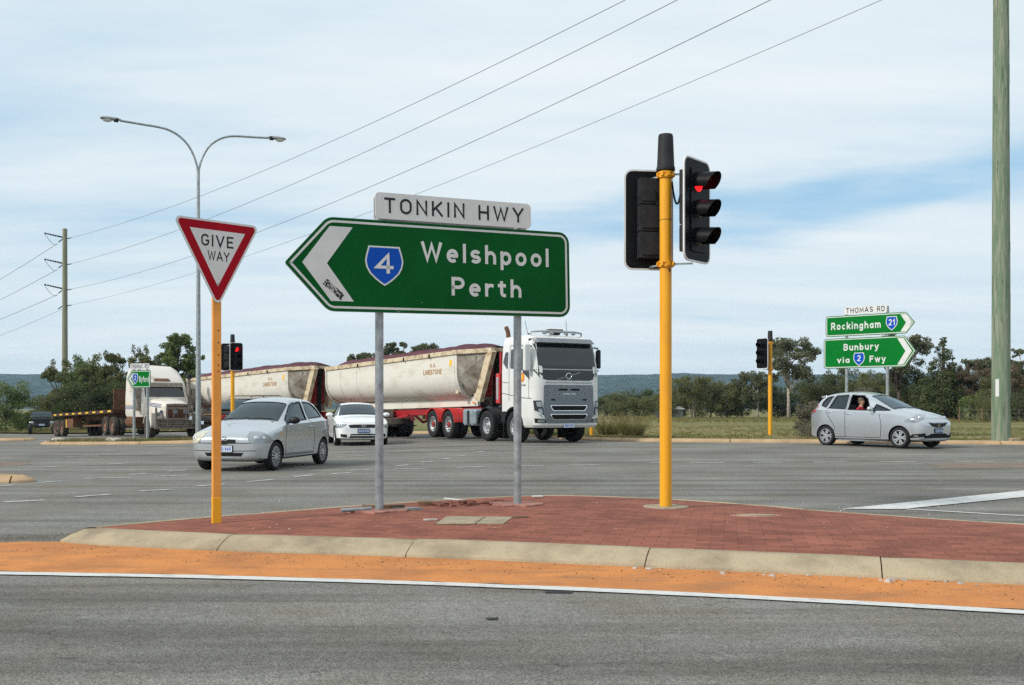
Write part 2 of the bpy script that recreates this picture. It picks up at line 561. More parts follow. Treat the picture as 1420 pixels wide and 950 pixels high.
# ------------------------------------------------------------------ highway lettering, drawn stroke by stroke
# every glyph: width, then strokes of centre-line points; 'A cx cy rx ry a0 a1' adds an arc
GLYPH = {
 '.': (.02, [".01,.0 .01,.04"]), 'A': (.80, ["0,0 .4,1 .8,0", ".15,.30 .65,.30"]), 'B': (.62, ["0,0 0,1 .34,1 A.34,.76,.24,.24,90,-90 0,.52", ".34,.52 A.34,.26,.28,.26,90,-90 0,0"]),
 'C': (.66, ["A.33,.66,.33,.34,20,180 0,.34 A.33,.34,.33,.34,180,340"]), 'D': (.66, ["0,0 0,1 .30,1 A.30,.64,.36,.36,90,0 .66,.36 A.30,.36,.36,.36,0,-90 0,0"]),
 'E': (.56, [".56,1 0,1 0,0 .56,0", "0,.52 .48,.52"]), 'F': (.54, [".54,1 0,1 0,0", "0,.52 .46,.52"]),
 'G': (.68, ["A.34,.66,.34,.34,25,180 0,.34 A.34,.34,.34,.34,180,360 .68,.46 .38,.46"]), 'H': (.66, ["0,0 0,1", ".66,0 .66,1", "0,.52 .66,.52"]),
 'I': (.02, [".01,0 .01,1"]), 'K': (.66, ["0,0 0,1", ".62,1 0,.36", ".22,.58 .66,0"]), 'L': (.54, ["0,1 0,0 .54,0"]),
 'M': (.78, ["0,0 0,1 .39,.25 .78,1 .78,0"]), 'N': (.66, ["0,0 0,1 .66,0 .66,1"]),
 'O': (.70, [".70,.5 A.35,.65,.35,.35,0,180 0,.35 A.35,.35,.35,.35,180,360 .70,.5"]), 'P': (.60, ["0,0 0,1 .32,1 A.32,.72,.28,.28,90,-90 0,.44"]),
 'R': (.64, ["0,0 0,1 .34,1 A.34,.73,.27,.27,90,-90 0,.46", ".30,.46 .64,0"]), 'S': (.60, ["A.30,.74,.30,.26,15,270 A.30,.24,.30,.24,90,-165"]),
 'T': (.64, ["0,1 .64,1", ".32,1 .32,0"]), 'U': (.64, ["0,1 0,.32 A.32,.32,.32,.32,180,360 .64,1"]), 'V': (.74, ["0,1 .37,0 .74,1"]),
 'W': (1.04, ["0,1 .26,0 .52,.92 .78,0 1.04,1"]), 'Y': (.72, ["0,1 .36,.44 .72,1", ".36,.44 .36,0"]), 'X': (.70, ["0,0 .70,1", "0,1 .70,0"]),
 'a': (.50, ["A.25,.25,.25,.25,0,360", ".50,.50 .50,0"]), 'b': (.50, ["0,1 0,0", "A.25,.25,.25,.25,0,360"]), 'c': (.46, ["A.25,.25,.25,.25,45,315"]),
 'd': (.50, [".50,1 .50,0", "A.25,.25,.25,.25,0,360"]), 'e': (.52, ["0.02,.26 .50,.26", "A.26,.25,.26,.27,0,312"]), 'f': (.36, [".36,1 A.34,.80,.20,.20,90,180 .14,0", "0,.60 .34,.60"]),
 'g': (.50, ["A.25,.25,.25,.25,0,360", ".50,.50 .50,-.10 A.25,-.10,.25,.22,0,-150"]), 'h': (.50, ["0,0 0,1", "0,.26 A.25,.26,.25,.26,180,0 .50,0"]),
 'i': (.02, [".01,0 .01,.47", ".01,.90 .01,.94"]), 'k': (.48, ["0,0 0,1", ".46,.55 0,.18", ".18,.32 .48,0"]), 'l': (.02, [".01,0 .01,1"]),
 'm': (.84, ["0,0 0,.55", "0,.32 A.21,.32,.21,.22,180,0 .42,0", ".42,.32 A.63,.32,.21,.22,180,0 .84,0"]), 'n': (.50, ["0,0 0,.55", "0,.28 A.25,.28,.25,.25,180,0 .50,0"]),
 'o': (.52, ["A.26,.26,.26,.27,0,360"]), 'p': (.50, ["0,.55 0,-.28", "A.25,.26,.25,.27,0,360"]), 'r': (.34, ["0,0 0,.55", "0,.26 A.26,.26,.26,.28,180,70"]),
 's': (.44, ["A.22,.40,.22,.14,20,260 A.22,.13,.22,.13,80,-160"]), 't': (.34, [".14,.80 .14,.16 A.30,.16,.16,.16,180,275", "0,.55 .32,.55"]),
 'u': (.50, ["0,.55 0,.24 A.25,.24,.25,.25,180,360", ".50,.55 .50,0"]), 'v': (.52, ["0,.55 .26,0 .52,.55"]), 'w': (.80, ["0,.55 .20,0 .40,.52 .60,0 .80,.55"]),
 'y': (.54, ["0,.55 .28,0", ".54,.55 .20,-.26 .06,-.27"]),
 '0': (.56, [".56,.5 A.28,.68,.28,.32,0,180 0,.32 A.28,.32,.28,.32,180,360 .56,.5"]), '1': (.20, ["0,.78 .20,1 .20,0"]),
 '2': (.56, ["A.28,.72,.28,.28,165,-30 0,0 .58,0"]), '3': (.54, ["A.26,.75,.26,.25,150,-90 A.26,.25,.28,.27,90,-150"]),
 '4': (.64, [".48,0 .48,1 0,.28 .64,.28"]), '5': (.56, [".52,1 .06,1 .03,.52 A.27,.32,.29,.32,125,-145"]), '6': (.56, ["A.28,.30,.28,.30,180,540 A.46,.30,.46,.72,180,100"]),
 '7': (.54, ["0,1 .54,1 .16,0"]), '8': (.56, ["A.28,.75,.25,.25,-90,270", "A.28,.26,.28,.26,90,450"]), '9': (.56, ["A.28,.70,.28,.30,0,360 A.10,.70,.46,.72,0,-80"]),
}


def _stroke_points(s):
    pts = []
    for tok in s.split():
        if tok[0] == 'A':
            cx, cy, rx, ry, a0, a1 = map(float, tok[1:].split(','))
            n = max(3, int(abs(a1 - a0) / 18))
            pts += [Vector((cx + rx * math.cos(rad(a0 + (a1 - a0) * i / n)), cy + ry * math.sin(rad(a0 + (a1 - a0) * i / n)))) for i in range(n + 1)]
        else:
            x, y = tok.split(',')
            pts.append(Vector((float(x), float(y))))
    out = [pts[0]]
    for p in pts[1:]:
        if (p - out[-1]).length > 0.035: out.append(p)
    return out


def _ribbon(pts, hw, cap):
    """outline quads of a stroke with mitred joins"""
    closed = (pts[0] - pts[-1]).length < 1e-3 and len(pts) > 4
    if closed: pts = pts[:-1]
    n = len(pts)
    if not closed:
        pts = list(pts)
        d0, d1 = (pts[0] - pts[1]).normalized(), (pts[-1] - pts[-2]).normalized()
        pts[0] = pts[0] + d0 * cap
        pts[-1] = pts[-1] + d1 * cap
    Lf, Rt = [], []
    for i in range(n):
        a = pts[i - 1] if (closed or i > 0) else None
        b = pts[(i + 1) % n] if (closed or i < n - 1) else None
        u = (pts[i] - a).normalized() if a is not None else (b - pts[i]).normalized()
        v = (b - pts[i]).normalized() if b is not None else u
        n1, n2 = Vector((-u.y, u.x)), Vector((-v.y, v.x))
        m = n1 + n2
        m = m / max(0.30, 1 + n1.dot(n2))
        Lf.append(pts[i] + m * hw); Rt.append(pts[i] - m * hw)
    segs = [(i, (i + 1) % n) for i in range(n if closed else n - 1)]
    return Lf, Rt, segs


def lettering(name, text, u0, u1, v0, cap, M4, mat, parent, sw=0.17, gap=0.22, depth=0.0, word=0.45, fit=True):
    """text between u0 and u1 on the baseline v0 of the face whose frame is M4; cap is the capital height"""
    S = cap
    hw = sw / 2
    inner = 1 - sw
    x = 0.0
    placed = []
    for i, ch in enumerate(text):
        if ch == ' ':
            x += word; continue
        w, strokes = GLYPH[ch]
        placed.append((ch, x + hw)); x += w * 1.0 + sw + gap
    total = x - gap
    sx = (u1 - u0) / total if fit else S
    mb = MB()
    k = 0
    for ch, ox in placed:
        for st in GLYPH[ch][1]:
            P = _stroke_points(st)
            if ch.islower() and ch != 'l':    # large x-height of road-sign lettering
                P = [Vector((p.x, p.y * 1.2 if p.y <= 0.55 else 0.66 + (p.y - 0.55) * 0.756)) for p in P]
            P = [Vector((ox + p.x, hw + p.y * inner)) for p in P]
            ends = 0.0 if st.startswith('A') else hw * 0.96
            Lf, Rt, segs = _ribbon(P, hw, ends)
            lift = 0.0016 + (k % 3) * 0.0004
            k += 1
            vv = []
            for a, b in zip(Lf, Rt):
                vv.append(M4 @ Vector((u0 + a.x * sx, v0 + a.y * S, lift)))
                vv.append(M4 @ Vector((u0 + b.x * sx, v0 + b.y * S, lift)))
            mb.add(vv, [(2 * i, 2 * i + 1, 2 * j + 1, 2 * j) for i, j in segs])
    o = mb.build(name, mat, None)
    # normals out of the face
    me = o.data
    w = M4.to_3x3() @ Vector((0, 0, 1))
    bm = bmesh.new(); bm.from_mesh(me)
    for f in bm.faces:
        if f.normal.dot(w) < 0: f.normal_flip()
    bm.to_mesh(me); bm.free()
    if parent: o.parent = parent
    return o
# ------------------------------------------------------------------ ground materials


def asphalt_material(name, base, streak_angle=0.0, patch=0.35):
    m = bpy.data.materials.new(name)
    m.use_nodes = True
    nt = m.node_tree
    N, L = nt.nodes, nt.links
    p = N['Principled BSDF']
    tc = N.new('ShaderNodeTexCoord')

    def noise_(scale, detail=4, rough=0.6, mp=None, dist=0.0):
        n = N.new('ShaderNodeTexNoise')
        n.inputs['Scale'].default_value = scale
        n.inputs['Detail'].default_value = detail
        n.inputs['Roughness'].default_value = rough
        n.inputs['Distortion'].default_value = dist
        L.new(mp if mp else tc.outputs['Object'], n.inputs['Vector'])
        return n.outputs['Fac']

    def rng(v, a, b, c, d):
        n = N.new('ShaderNodeMapRange')
        for k, x in zip(('From Min', 'From Max', 'To Min', 'To Max'), (a, b, c, d)): n.inputs[k].default_value = x
        L.new(v, n.inputs['Value'])
        return n.outputs[0]

    def mul(a, b):
        n = N.new('ShaderNodeMath'); n.operation = 'MULTIPLY'
        L.new(a, n.inputs[0]); L.new(b, n.inputs[1])
        return n.outputs[0]
    vo = N.new('ShaderNodeTexVoronoi')
    vo.inputs['Scale'].default_value = 105
    L.new(tc.outputs['Object'], vo.inputs['Vector'])
    grain = rng(vo.outputs['Color'], 0.0, 1.0, 0.60, 1.40)
    edge = rng(vo.outputs['Distance'], 0.25, 0.75, 1.08, 0.62)
    mid = rng(noise_(11, 5, 0.7), 0.3, 0.7, 0.86, 1.13)
    big = rng(noise_(0.45, 6, 0.65), 0.36, 0.66, 1.14, 0.76)
    mp = N.new('ShaderNodeMapping')
    mp.inputs['Rotation'].default_value = (0, 0, streak_angle)
    mp.inputs['Scale'].default_value = (0.10, 1.5, 1)
    L.new(tc.outputs['Object'], mp.inputs[0])
    streak = rng(noise_(0.8, 5, 0.65, mp.outputs[0], 0.3), 0.46, 0.72, 1.04, 1.04 - patch)
    streak2 = rng(noise_(2.7, 4, 0.6, mp.outputs[0]), 0.5, 0.75, 1.0, 1.0 - patch * 0.45)
    # hairline cracks
    mp4 = N.new('ShaderNodeMapping'); mp4.inputs['Scale'].default_value = (0.35, 0.6, 1)
    L.new(tc.outputs['Object'], mp4.inputs[0])
    dn = N.new('ShaderNodeTexNoise'); dn.inputs['Scale'].default_value = 1.7; dn.inputs['Detail'].default_value = 5
    L.new(mp4.outputs[0], dn.inputs['Vector'])
    vm = N.new('ShaderNodeVectorMath'); vm.operation = 'ADD'
    L.new(mp4.outputs[0], vm.inputs[0]); L.new(dn.outputs['Color'], vm.inputs[1])
    vc = N.new('ShaderNodeTexVoronoi'); vc.feature = 'DISTANCE_TO_EDGE'; vc.inputs['Scale'].default_value = 0.9
    L.new(vm.outputs[0], vc.inputs['Vector'])
    crack = rng(vc.outputs['Distance'], 0.0, 0.004, 0.62, 1.0)
    # two polished wheel tracks following the near lane, and a spill
    sp = N.new('ShaderNodeSeparateXYZ'); L.new(tc.outputs['Object'], sp.inputs[0])

    def track(y0, slope, width, depth):
        a = N.new('ShaderNodeMath'); a.operation = 'MULTIPLY_ADD'; a.inputs[1].default_value = slope; a.inputs[2].default_value = y0
        L.new(sp.outputs['X'], a.inputs[0])
        d = N.new('ShaderNodeMath'); d.operation = 'SUBTRACT'; L.new(sp.outputs['Y'], d.inputs[0]); L.new(a.outputs[0], d.inputs[1])
        w = N.new('ShaderNodeMath'); w.operation = 'MULTIPLY_ADD'; w.inputs[1].default_value = 0.9
        nn = noise_(1.3, 4, 0.6)
        L.new(nn, w.inputs[0]); L.new(d.outputs[0], w.inputs[2])
        b = N.new('ShaderNodeMath'); b.operation = 'ABSOLUTE'
        c = N.new('ShaderNodeMath'); c.operation = 'SUBTRACT'; c.inputs[1].default_value = 0.45
        L.new(w.outputs[0], c.inputs[0]); L.new(c.outputs[0], b.inputs[0])
        return rng(b.outputs[0], 0.0, width, 1.0 - depth, 1.0)
    tracks = mul(mul(track(5.35, -0.13, 0.42, 0.20), track(4.0, -0.13, 0.40, 0.18)), mul(track(14.6, 0.03, 0.5, 0.17), track(17.3, 0.02, 0.6, 0.16)))
    vs_ = N.new('ShaderNodeVectorMath'); vs_.operation = 'DISTANCE'; vs_.inputs[1].default_value = (-0.95, 5.15, 0)
    mps = N.new('ShaderNodeMapping'); mps.inputs['Scale'].default_value = (0.45, 1.6, 0); mps.inputs['Location'].default_value = (-0.53, -3.1, 0)
    vs_.inputs[1].default_value = (-0.95, 5.15, 0)
    L.new(tc.outputs['Object'], mps.inputs[0]); L.new(mps.outputs[0], vs_.inputs[0])
    spill = rng(vs_.outputs['Value'], 0.1, 0.55, 0.74, 1.0)
    tot = mul(mul(mul(mul(grain, edge), mul(mid, big)), mul(mul(streak, streak2), crack)), mul(tracks, spill))
    col = N.new('ShaderNodeMix'); col.data_type = 'RGBA'; col.blend_type = 'MULTIPLY'
    col.inputs[0].default_value = 1.0
    tint = N.new('ShaderNodeMix'); tint.data_type = 'RGBA'
    tint.inputs[6].default_value = (base * 1.02, base * 0.985, base * 0.90, 1)
    tint.inputs[7].default_value = (base * 1.15, base * 1.03, base * 0.84, 1)
    L.new(rng(noise_(0.9, 5), 0.45, 0.7, 0, 1), tint.inputs[0])
    L.new(tint.outputs[2], col.inputs[6])
    L.new(tot, col.inputs[7])
    L.new(col.outputs[2], p.inputs['Base Color'])
    p.inputs['Roughness'].default_value = 0.82
    p.inputs['Specular IOR Level'].default_value = 0.16
    bp = N.new('ShaderNodeBump')
    bp.inputs['Strength'].default_value = 0.55
    bp.inputs['Distance'].default_value = 0.006
    bp.invert = True
    L.new(vo.outputs['Distance'], bp.inputs['Height'])
    L.new(bp.outputs[0], p.inputs['Normal'])
    return m


def paving_material():
    m = bpy.data.materials.new('red_clay_paving')
    m.use_nodes = True
    nt = m.node_tree
    N, L = nt.nodes, nt.links
    p = N['Principled BSDF']
    tc = N.new('ShaderNodeTexCoord')
    mp = N.new('ShaderNodeMapping')
    mp.inputs['Rotation'].default_value = (0, 0, rad(12))
    L.new(tc.outputs['Object'], mp.inputs[0])
    dn = N.new('ShaderNodeTexNoise'); dn.inputs['Scale'].default_value = 1.3; dn.inputs['Detail'].default_value = 3
    L.new(mp.outputs[0], dn.inputs['Vector'])
    sc_ = N.new('ShaderNodeVectorMath'); sc_.operation = 'MULTIPLY_ADD'
    sc_.inputs[1].default_value = (0.04, 0.04, 0)
    L.new(dn.outputs['Color'], sc_.inputs[0]); L.new(mp.outputs[0], sc_.inputs[2])
    br = N.new('ShaderNodeTexBrick')
    br.inputs['Scale'].default_value = 1.0
    br.inputs['Brick Width'].default_value = 0.225
    br.inputs['Row Height'].default_value = 0.113
    br.inputs['Mortar Size'].default_value = 0.0035
    br.inputs['Mortar Smooth'].default_value = 0.3
    br.inputs['Bias'].default_value = -0.2
    br.inputs['Color1'].default_value = (0.272, 0.102, 0.070, 1)
    br.inputs['Color2'].default_value = (0.180, 0.068, 0.049, 1)
    br.inputs['Mortar'].default_value = (0.115, 0.050, 0.036, 1)
    L.new(sc_.outputs[0], br.inputs['Vector'])
    n = N.new('ShaderNodeTexNoise'); n.inputs['Scale'].default_value = 2.2; n.inputs['Detail'].default_value = 7; n.inputs['Roughness'].default_value = 0.65
    L.new(tc.outputs['Object'], n.inputs['Vector'])
    mr = N.new('ShaderNodeMapRange')
    for k, x in zip(('From Min', 'From Max', 'To Min', 'To Max'), (0.35, 0.7, 0.8, 1.22)): mr.inputs[k].default_value = x
    L.new(n.outputs['Fac'], mr.inputs['Value'])
    mx = N.new('ShaderNodeMix'); mx.data_type = 'RGBA'; mx.blend_type = 'MULTIPLY'; mx.inputs[0].default_value = 1
    L.new(br.outputs['Color'], mx.inputs[6]); L.new(mr.outputs[0], mx.inputs[7])
    # blown sand in the joints and specks of grit
    g = N.new('ShaderNodeTexNoise'); g.inputs['Scale'].default_value = 38; g.inputs['Detail'].default_value = 6; g.inputs['Roughness'].default_value = 0.75
    L.new(tc.outputs['Object'], g.inputs['Vector'])
    gr = N.new('ShaderNodeMapRange')
    for k, x in zip(('From Min', 'From Max', 'To Min', 'To Max'), (0.57, 0.75, 0.0, 0.5)): gr.inputs[k].default_value = x
    L.new(g.outputs['Fac'], gr.inputs['Value'])
    m2 = N.new('ShaderNodeMix'); m2.data_type = 'RGBA'
    m2.inputs[7].default_value = (0.33, 0.135, 0.09, 1)
    L.new(gr.outputs[0], m2.inputs[0]); L.new(mx.outputs[2], m2.inputs[6])
    L.new(m2.outputs[2], p.inputs['Base Color'])
    p.inputs['Roughness'].default_value = 0.85
    p.inputs['Specular IOR Level'].default_value = 0.1
    bp = N.new('ShaderNodeBump'); bp.inputs['Strength'].default_value = 0.5; bp.inputs['Distance'].default_value = 0.004
    bp.invert = True
    ad = N.new('ShaderNodeMath'); ad.operation = 'MULTIPLY_ADD'
    ad.inputs[1].default_value = -0.5
    L.new(g.outputs['Fac'], ad.inputs[0]); L.new(br.outputs['Fac'], ad.inputs[2])
    L.new(ad.outputs[0], bp.inputs['Height']); L.new(bp.outputs[0], p.inputs['Normal'])
    return m


def sand_material():
    m = pm('orange_sand', (0.60, 0.243, 0.082), 0.9, vscale=1.6, col2=(0.45, 0.185, 0.073), thr=(0.42, 0.66), bump=0.5, bscale=70, spec=0.08, grain=0.30)
    nt = m.node_tree
    N, L = nt.nodes, nt.links
    p = N['Principled BSDF']
    src = p.inputs['Base Color'].links[0].from_socket
    tc = [n for n in N if n.type == 'TEX_COORD'][0]
    # scuffed through to the grey seal in places, and dark grit
    a = N.new('ShaderNodeTexNoise'); a.inputs['Scale'].default_value = 3.2; a.inputs['Detail'].default_value = 9; a.inputs['Roughness'].default_value = 0.72
    mp = N.new('ShaderNodeMapping'); mp.inputs['Scale'].default_value = (0.5, 1.6, 1); mp.inputs['Rotation'].default_value = (0, 0, rad(12))
    L.new(tc.outputs['Object'], mp.inputs[0]); L.new(mp.outputs[0], a.inputs['Vector'])
    r = N.new('ShaderNodeMapRange')
    for k, x in zip(('From Min', 'From Max', 'To Min', 'To Max'), (0.50, 0.68, 0.0, 0.75)): r.inputs[k].default_value = x
    L.new(a.outputs['Fac'], r.inputs['Value'])
    mx = N.new('ShaderNodeMix'); mx.data_type = 'RGBA'
    mx.inputs[7].default_value = (0.27, 0.15, 0.085, 1)
    L.new(r.outputs[0], mx.inputs[0]); L.new(src, mx.inputs[6])
    g = N.new('ShaderNodeTexNoise'); g.inputs['Scale'].default_value = 48; g.inputs['Detail'].default_value = 3
    L.new(tc.outputs['Object'], g.inputs['Vector'])
    r2 = N.new('ShaderNodeMapRange')
    for k, x in zip(('From Min', 'From Max', 'To Min', 'To Max'), (0.66, 0.74, 0.0, 0.75)): r2.inputs[k].default_value = x
    L.new(g.outputs['Fac'], r2.inputs['Value'])
    m3 = N.new('ShaderNodeMix'); m3.data_type = 'RGBA'
    m3.inputs[7].default_value = (0.15, 0.06, 0.03, 1)
    L.new(r2.outputs[0], m3.inputs[0]); L.new(mx.outputs[2], m3.inputs[6])
    # cracks
    v = N.new('ShaderNodeTexVoronoi'); v.feature = 'DISTANCE_TO_EDGE'; v.inputs['Scale'].default_value = 1.1
    vm = N.new('ShaderNodeVectorMath'); vm.operation = 'ADD'
    L.new(mp.outputs[0], vm.inputs[0]); L.new(a.outputs['Color'], vm.inputs[1]); L.new(vm.outputs[0], v.inputs['Vector'])
    r3 = N.new('ShaderNodeMapRange')
    for k, x in zip(('From Min', 'From Max', 'To Min', 'To Max'), (0.0, 0.008, 0.6, 0.0)): r3.inputs[k].default_value = x
    L.new(v.outputs['Distance'], r3.inputs['Value'])
    m4 = N.new('ShaderNodeMix'); m4.data_type = 'RGBA'
    m4.inputs[7].default_value = (0.16, 0.075, 0.04, 1)
    L.new(r3.outputs[0], m4.inputs[0]); L.new(m3.outputs[2], m4.inputs[6])
    L.new(m4.outputs[2], p.inputs['Base Color'])
    return m


def grass_material(name, green, dry, scale=0.5):
    m = pm(name, green, 0.95, vscale=scale, col2=dry, thr=(0.38, 0.64), bump=0.8, bscale=9, spec=0.15, detail=9, stretch=(0.35, 1.0, 1))
    return m


M['asphalt'] = asphalt_material('asphalt', 0.226, rad(-6), 0.55)
M['paving'] = paving_material()
M['sand'] = sand_material()
M['grass'] = grass_material('paddock_grass', (0.105, 0.115, 0.032), (0.24, 0.19, 0.085), 0.16)
M['verge'] = grass_material('verge_grass', (0.085, 0.105, 0.030), (0.20, 0.155, 0.075), 0.8)
M['hill'] = pm('hill_forest', (0.014, 0.026, 0.016), 0.95, vscale=0.02, col2=(0.065, 0.075, 0.045), thr=(0.48, 0.66), spec=0.1, detail=10)

# ------------------------------------------------------------------ ground and road sheets


def grid_sheet(name, xs, ys, zf, mat):
    vv = [(x, y, zf(x, y)) for y in ys for x in xs]
    nx = len(xs)
    ff = [(j * nx + i, j * nx + i + 1, (j + 1) * nx + i + 1, (j + 1) * nx + i) for j in range(len(ys) - 1) for i in range(nx - 1)]
    me = bpy.data.meshes.new(name)
    me.from_pydata(vv, [], ff)
    me.materials.append(mat)
    me.polygons.foreach_set('use_smooth', [True] * len(ff))
    return tag(link_mesh(name, me), kind='structure')


xs = [-3200, -1500, -700, -350, -200, -140] + [i for i in range(-110, 111, 5)] + [140, 200, 350, 700, 1500, 3200]
ys = [-60, -30, -10] + [i for i in range(0, 101, 5)] + [120, 160, 220, 300, 450, 700, 1100, 1700, 2600, 3600]
grid_sheet('ground', xs, ys, lambda x, y: gz(x, y) - 0.10, M['grass'])
grid_sheet('road', [-75 + i * 1.0 for i in range(146)], [-14 + i * 1.0 for i in range(95)], gz, M['asphalt'])


def kerb_path(pts, closed):
    return [Vector((p[0], p[1])) for p in pts]


def resample(pts, step):
    out = [Vector(pts[0])]
    for a, b in zip(pts[:-1], pts[1:]):
        a, b = Vector(a), Vector(b)
        n = max(1, round((b - a).length / step))
        out += [a + (b - a) * (i / n) for i in range(1, n + 1)]
    return out


def smooth_path(pts, it=2, closed=False):
    for _ in range(it):
        out = [] if closed else [pts[0]]
        n = len(pts)
        for i in range(n if closed else n - 1):
            a, b = Vector(pts[i]), Vector(pts[(i + 1) % n])
            out += [a * 0.75 + b * 0.25, a * 0.25 + b * 0.75]
        if not closed: out.append(pts[-1])
        pts = [Vector(p) for p in out]
    return pts


def kerb(name, pts, prof, mat, closed=False, stone=1.85, gapw=0.010, side=1, seed=1):
    """cast kerb swept along a path in lengths with open joints; prof: (inset, height) from the gutter inwards"""
    rng = random.Random(seed)
    P = [Vector(p) for p in pts]
    if closed: P = P + [P[0]]
    n = len(P)
    nor = []
    for i in range(n):
        if closed:
            a, b = P[i - 1] if i > 0 else P[n - 2], P[i + 1] if i < n - 1 else P[1]
        else:
            a, b = P[max(i - 1, 0)], P[min(i + 1, n - 1)]
        t = (b - a).normalized()
        nor.append(Vector((-t.y, t.x)) * side)
    s = [0.0]
    for a, b in zip(P[:-1], P[1:]): s.append(s[-1] + (b - a).length)

    def sample(d):
        i = 0
        while i < n - 2 and s[i + 1] < d: i += 1
        f = (d - s[i]) / max(1e-6, s[i + 1] - s[i])
        return P[i].lerp(P[i + 1], f), nor[i].lerp(nor[i + 1], f).normalized()
    mb = MB()
    d = 0.0
    k = len(prof)
    while d < s[-1] - 0.05:
        ln = min(stone * rng.uniform(0.9, 1.1), s[-1] - d)
        if s[-1] - d - ln < 0.4: ln = s[-1] - d
        steps = max(2, int(ln / 0.22))
        dz, dn = rng.uniform(-0.004, 0.004), rng.uniform(-0.006, 0.006)
        vv, ff = [], []
        for q in range(steps + 1):
            pt, nn = sample(d + gapw / 2 + (ln - gapw) * q / steps)
            z = gz(pt.x, pt.y)
            e = 1.0
            if q in (0, steps): e = 0.97
            for ins, h in prof:
                w = pt + nn * (ins + dn)
                vv.append((w.x, w.y, z + (h * e + dz if h > 0 else h)))
        for q in range(steps):
            for r in range(k - 1):
                ff.append((q * k + r, q * k + r + 1, (q + 1) * k + r + 1, (q + 1) * k + r))
        ff.append(tuple(range(k)))
        ff.append(tuple(steps * k + r for r in reversed(range(k))))
        mb.add(vv, ff)
        d += ln
    # mortar bed seen in the joints
    o = mb.build(name, mat, smooth=50)
    return tag(o, kind='structure')


def fill_sheet(name, pts, zoff, mat, crown=0.0, cell=0.5):
    """flat filling of an outline that follows the terrain"""
    bm = bmesh.new()
    vs_ = [bm.verts.new((p[0], p[1], 0)) for p in pts]
    es = [bm.edges.new((vs_[i], vs_[(i + 1) % len(vs_)])) for i in range(len(vs_))]
    bmesh.ops.triangle_fill(bm, edges=es, use_beauty=True)
    x0, x1 = min(p[0] for p in pts), max(p[0] for p in pts)
    y0, y1 = min(p[1] for p in pts), max(p[1] for p in pts)
    for axis, a, b in ((0, x0, x1), (1, y0, y1)):
        q = a + cell
        while q < b:
            co = (q, 0, 0) if axis == 0 else (0, q, 0)
            no = (1, 0, 0) if axis == 0 else (0, 1, 0)
            bmesh.ops.bisect_plane(bm, geom=bm.verts[:] + bm.edges[:] + bm.faces[:], plane_co=co, plane_no=no)
            q += cell
    edge = [Vector((p[0], p[1])) for p in pts]
    for v in bm.verts:
        c = 0
        if crown:
            dm = min(((Vector((v.co.x, v.co.y)) - a.lerp(b, max(0, min(1, (Vector((v.co.x, v.co.y)) - a).dot(b - a) / max(1e-9, (b - a).length_squared))))).length) for a, b in zip(edge, edge[1:] + edge[:1]))
            c = crown * sstep(0, 1.3, dm)
        v.co.z = gz(v.co.x, v.co.y) + zoff + c
    bmesh.ops.recalc_face_normals(bm, faces=bm.faces)
    for f in bm.faces:
        if f.normal.z < 0: f.normal_flip()
    me = bpy.data.meshes.new(name)
    bm.to_mesh(me); bm.free()
    me.materials.append(mat)
    return tag(link_mesh(name, me), kind='structure')


# ---- the paved traffic island in front
ISL = [(-4.30, 9.46), (-3.95, 9.24), (-3.2, 8.98), (-2.37, 8.75), (-0.73, 8.42), (1.23, 7.84), (3.31, 7.22), (5.2, 6.55), (7.0, 5.75),
       (8.6, 6.6), (8.2, 7.6), (6.6, 9.0), (5.11, 10.08), (3.77, 11.2), (2.9, 12.15), (2.15, 12.78), (1.35, 13.2), (0.57, 13.42), (-0.12, 13.25), (-1.58, 12.3), (-3.17, 10.86), (-4.08, 9.9)]
ISL = smooth_path(ISL, 1, True)
KPROF = [(0.0, -0.06), (0.0, 0.020), (0.012, 0.032), (0.10, 0.075), (0.20, 0.112), (0.225, 0.118), (0.30, 0.122), (0.312, 0.116), (0.312, -0.02)]
kerb('kerb', ISL, KPROF, M['concrete'], closed=True, seed=4)


def offset_closed(pts, d):
    n = len(pts)
    out = []
    for i in range(n):
        t = (pts[(i + 1) % n] - pts[i - 1]).normalized()
        out.append(pts[i] + Vector((-t.y, t.x)) * d)
    return out


fill_sheet('island_paving', offset_closed(ISL, 0.316), 0.116, M['paving'], crown=0.03)
fill_sheet('joint_bed', offset_closed(ISL, 0.02), 0.012, M['trim'], cell=2.0)

# ---- orange sand strip between the white line and the kerb
sand = [(-14, 7.9), (-9.0, 8.22), (-6.0, 8.0), (-3.86, 7.70), (-2.18, 7.53), (-0.56, 7.25), (0.93, 6.92), (3.14, 6.26), (5.0, 5.5), (6.8, 4.6),
        (7.6, 5.2), (7.1, 5.8), (5.2, 6.62), (3.31, 7.29), (1.23, 7.91), (-0.73, 8.50), (-2.37, 8.83), (-3.2, 9.06), (-3.95, 9.32), (-4.3, 9.45), (-4.75, 9.36), (-5.3, 9.42), (-7, 9.9), (-9, 10.4), (-14, 11.5)]
rs = random.Random(3)
edge_pts = resample([Vector(p) for p in sand], 0.22)
edge_pts = [p + Vector((rs.uniform(-.02, .02), rs.uniform(-.025, .035))) for p in edge_pts[:-1]]
fill_sheet('sand_strip', edge_pts, 0.004, M['sand'])

# ---- white edge line
EDGE = [Vector(p) for p in [(-14, 7.75), (-9, 8.0), (-6, 7.82), (-3.86, 7.61), (-2.18, 7.44), (-0.56, 7.16), (0.93, 6.83), (3.14, 6.17), (5.0, 5.4), (6.8, 4.5)]]
EDGE = smooth_path(EDGE, 2)


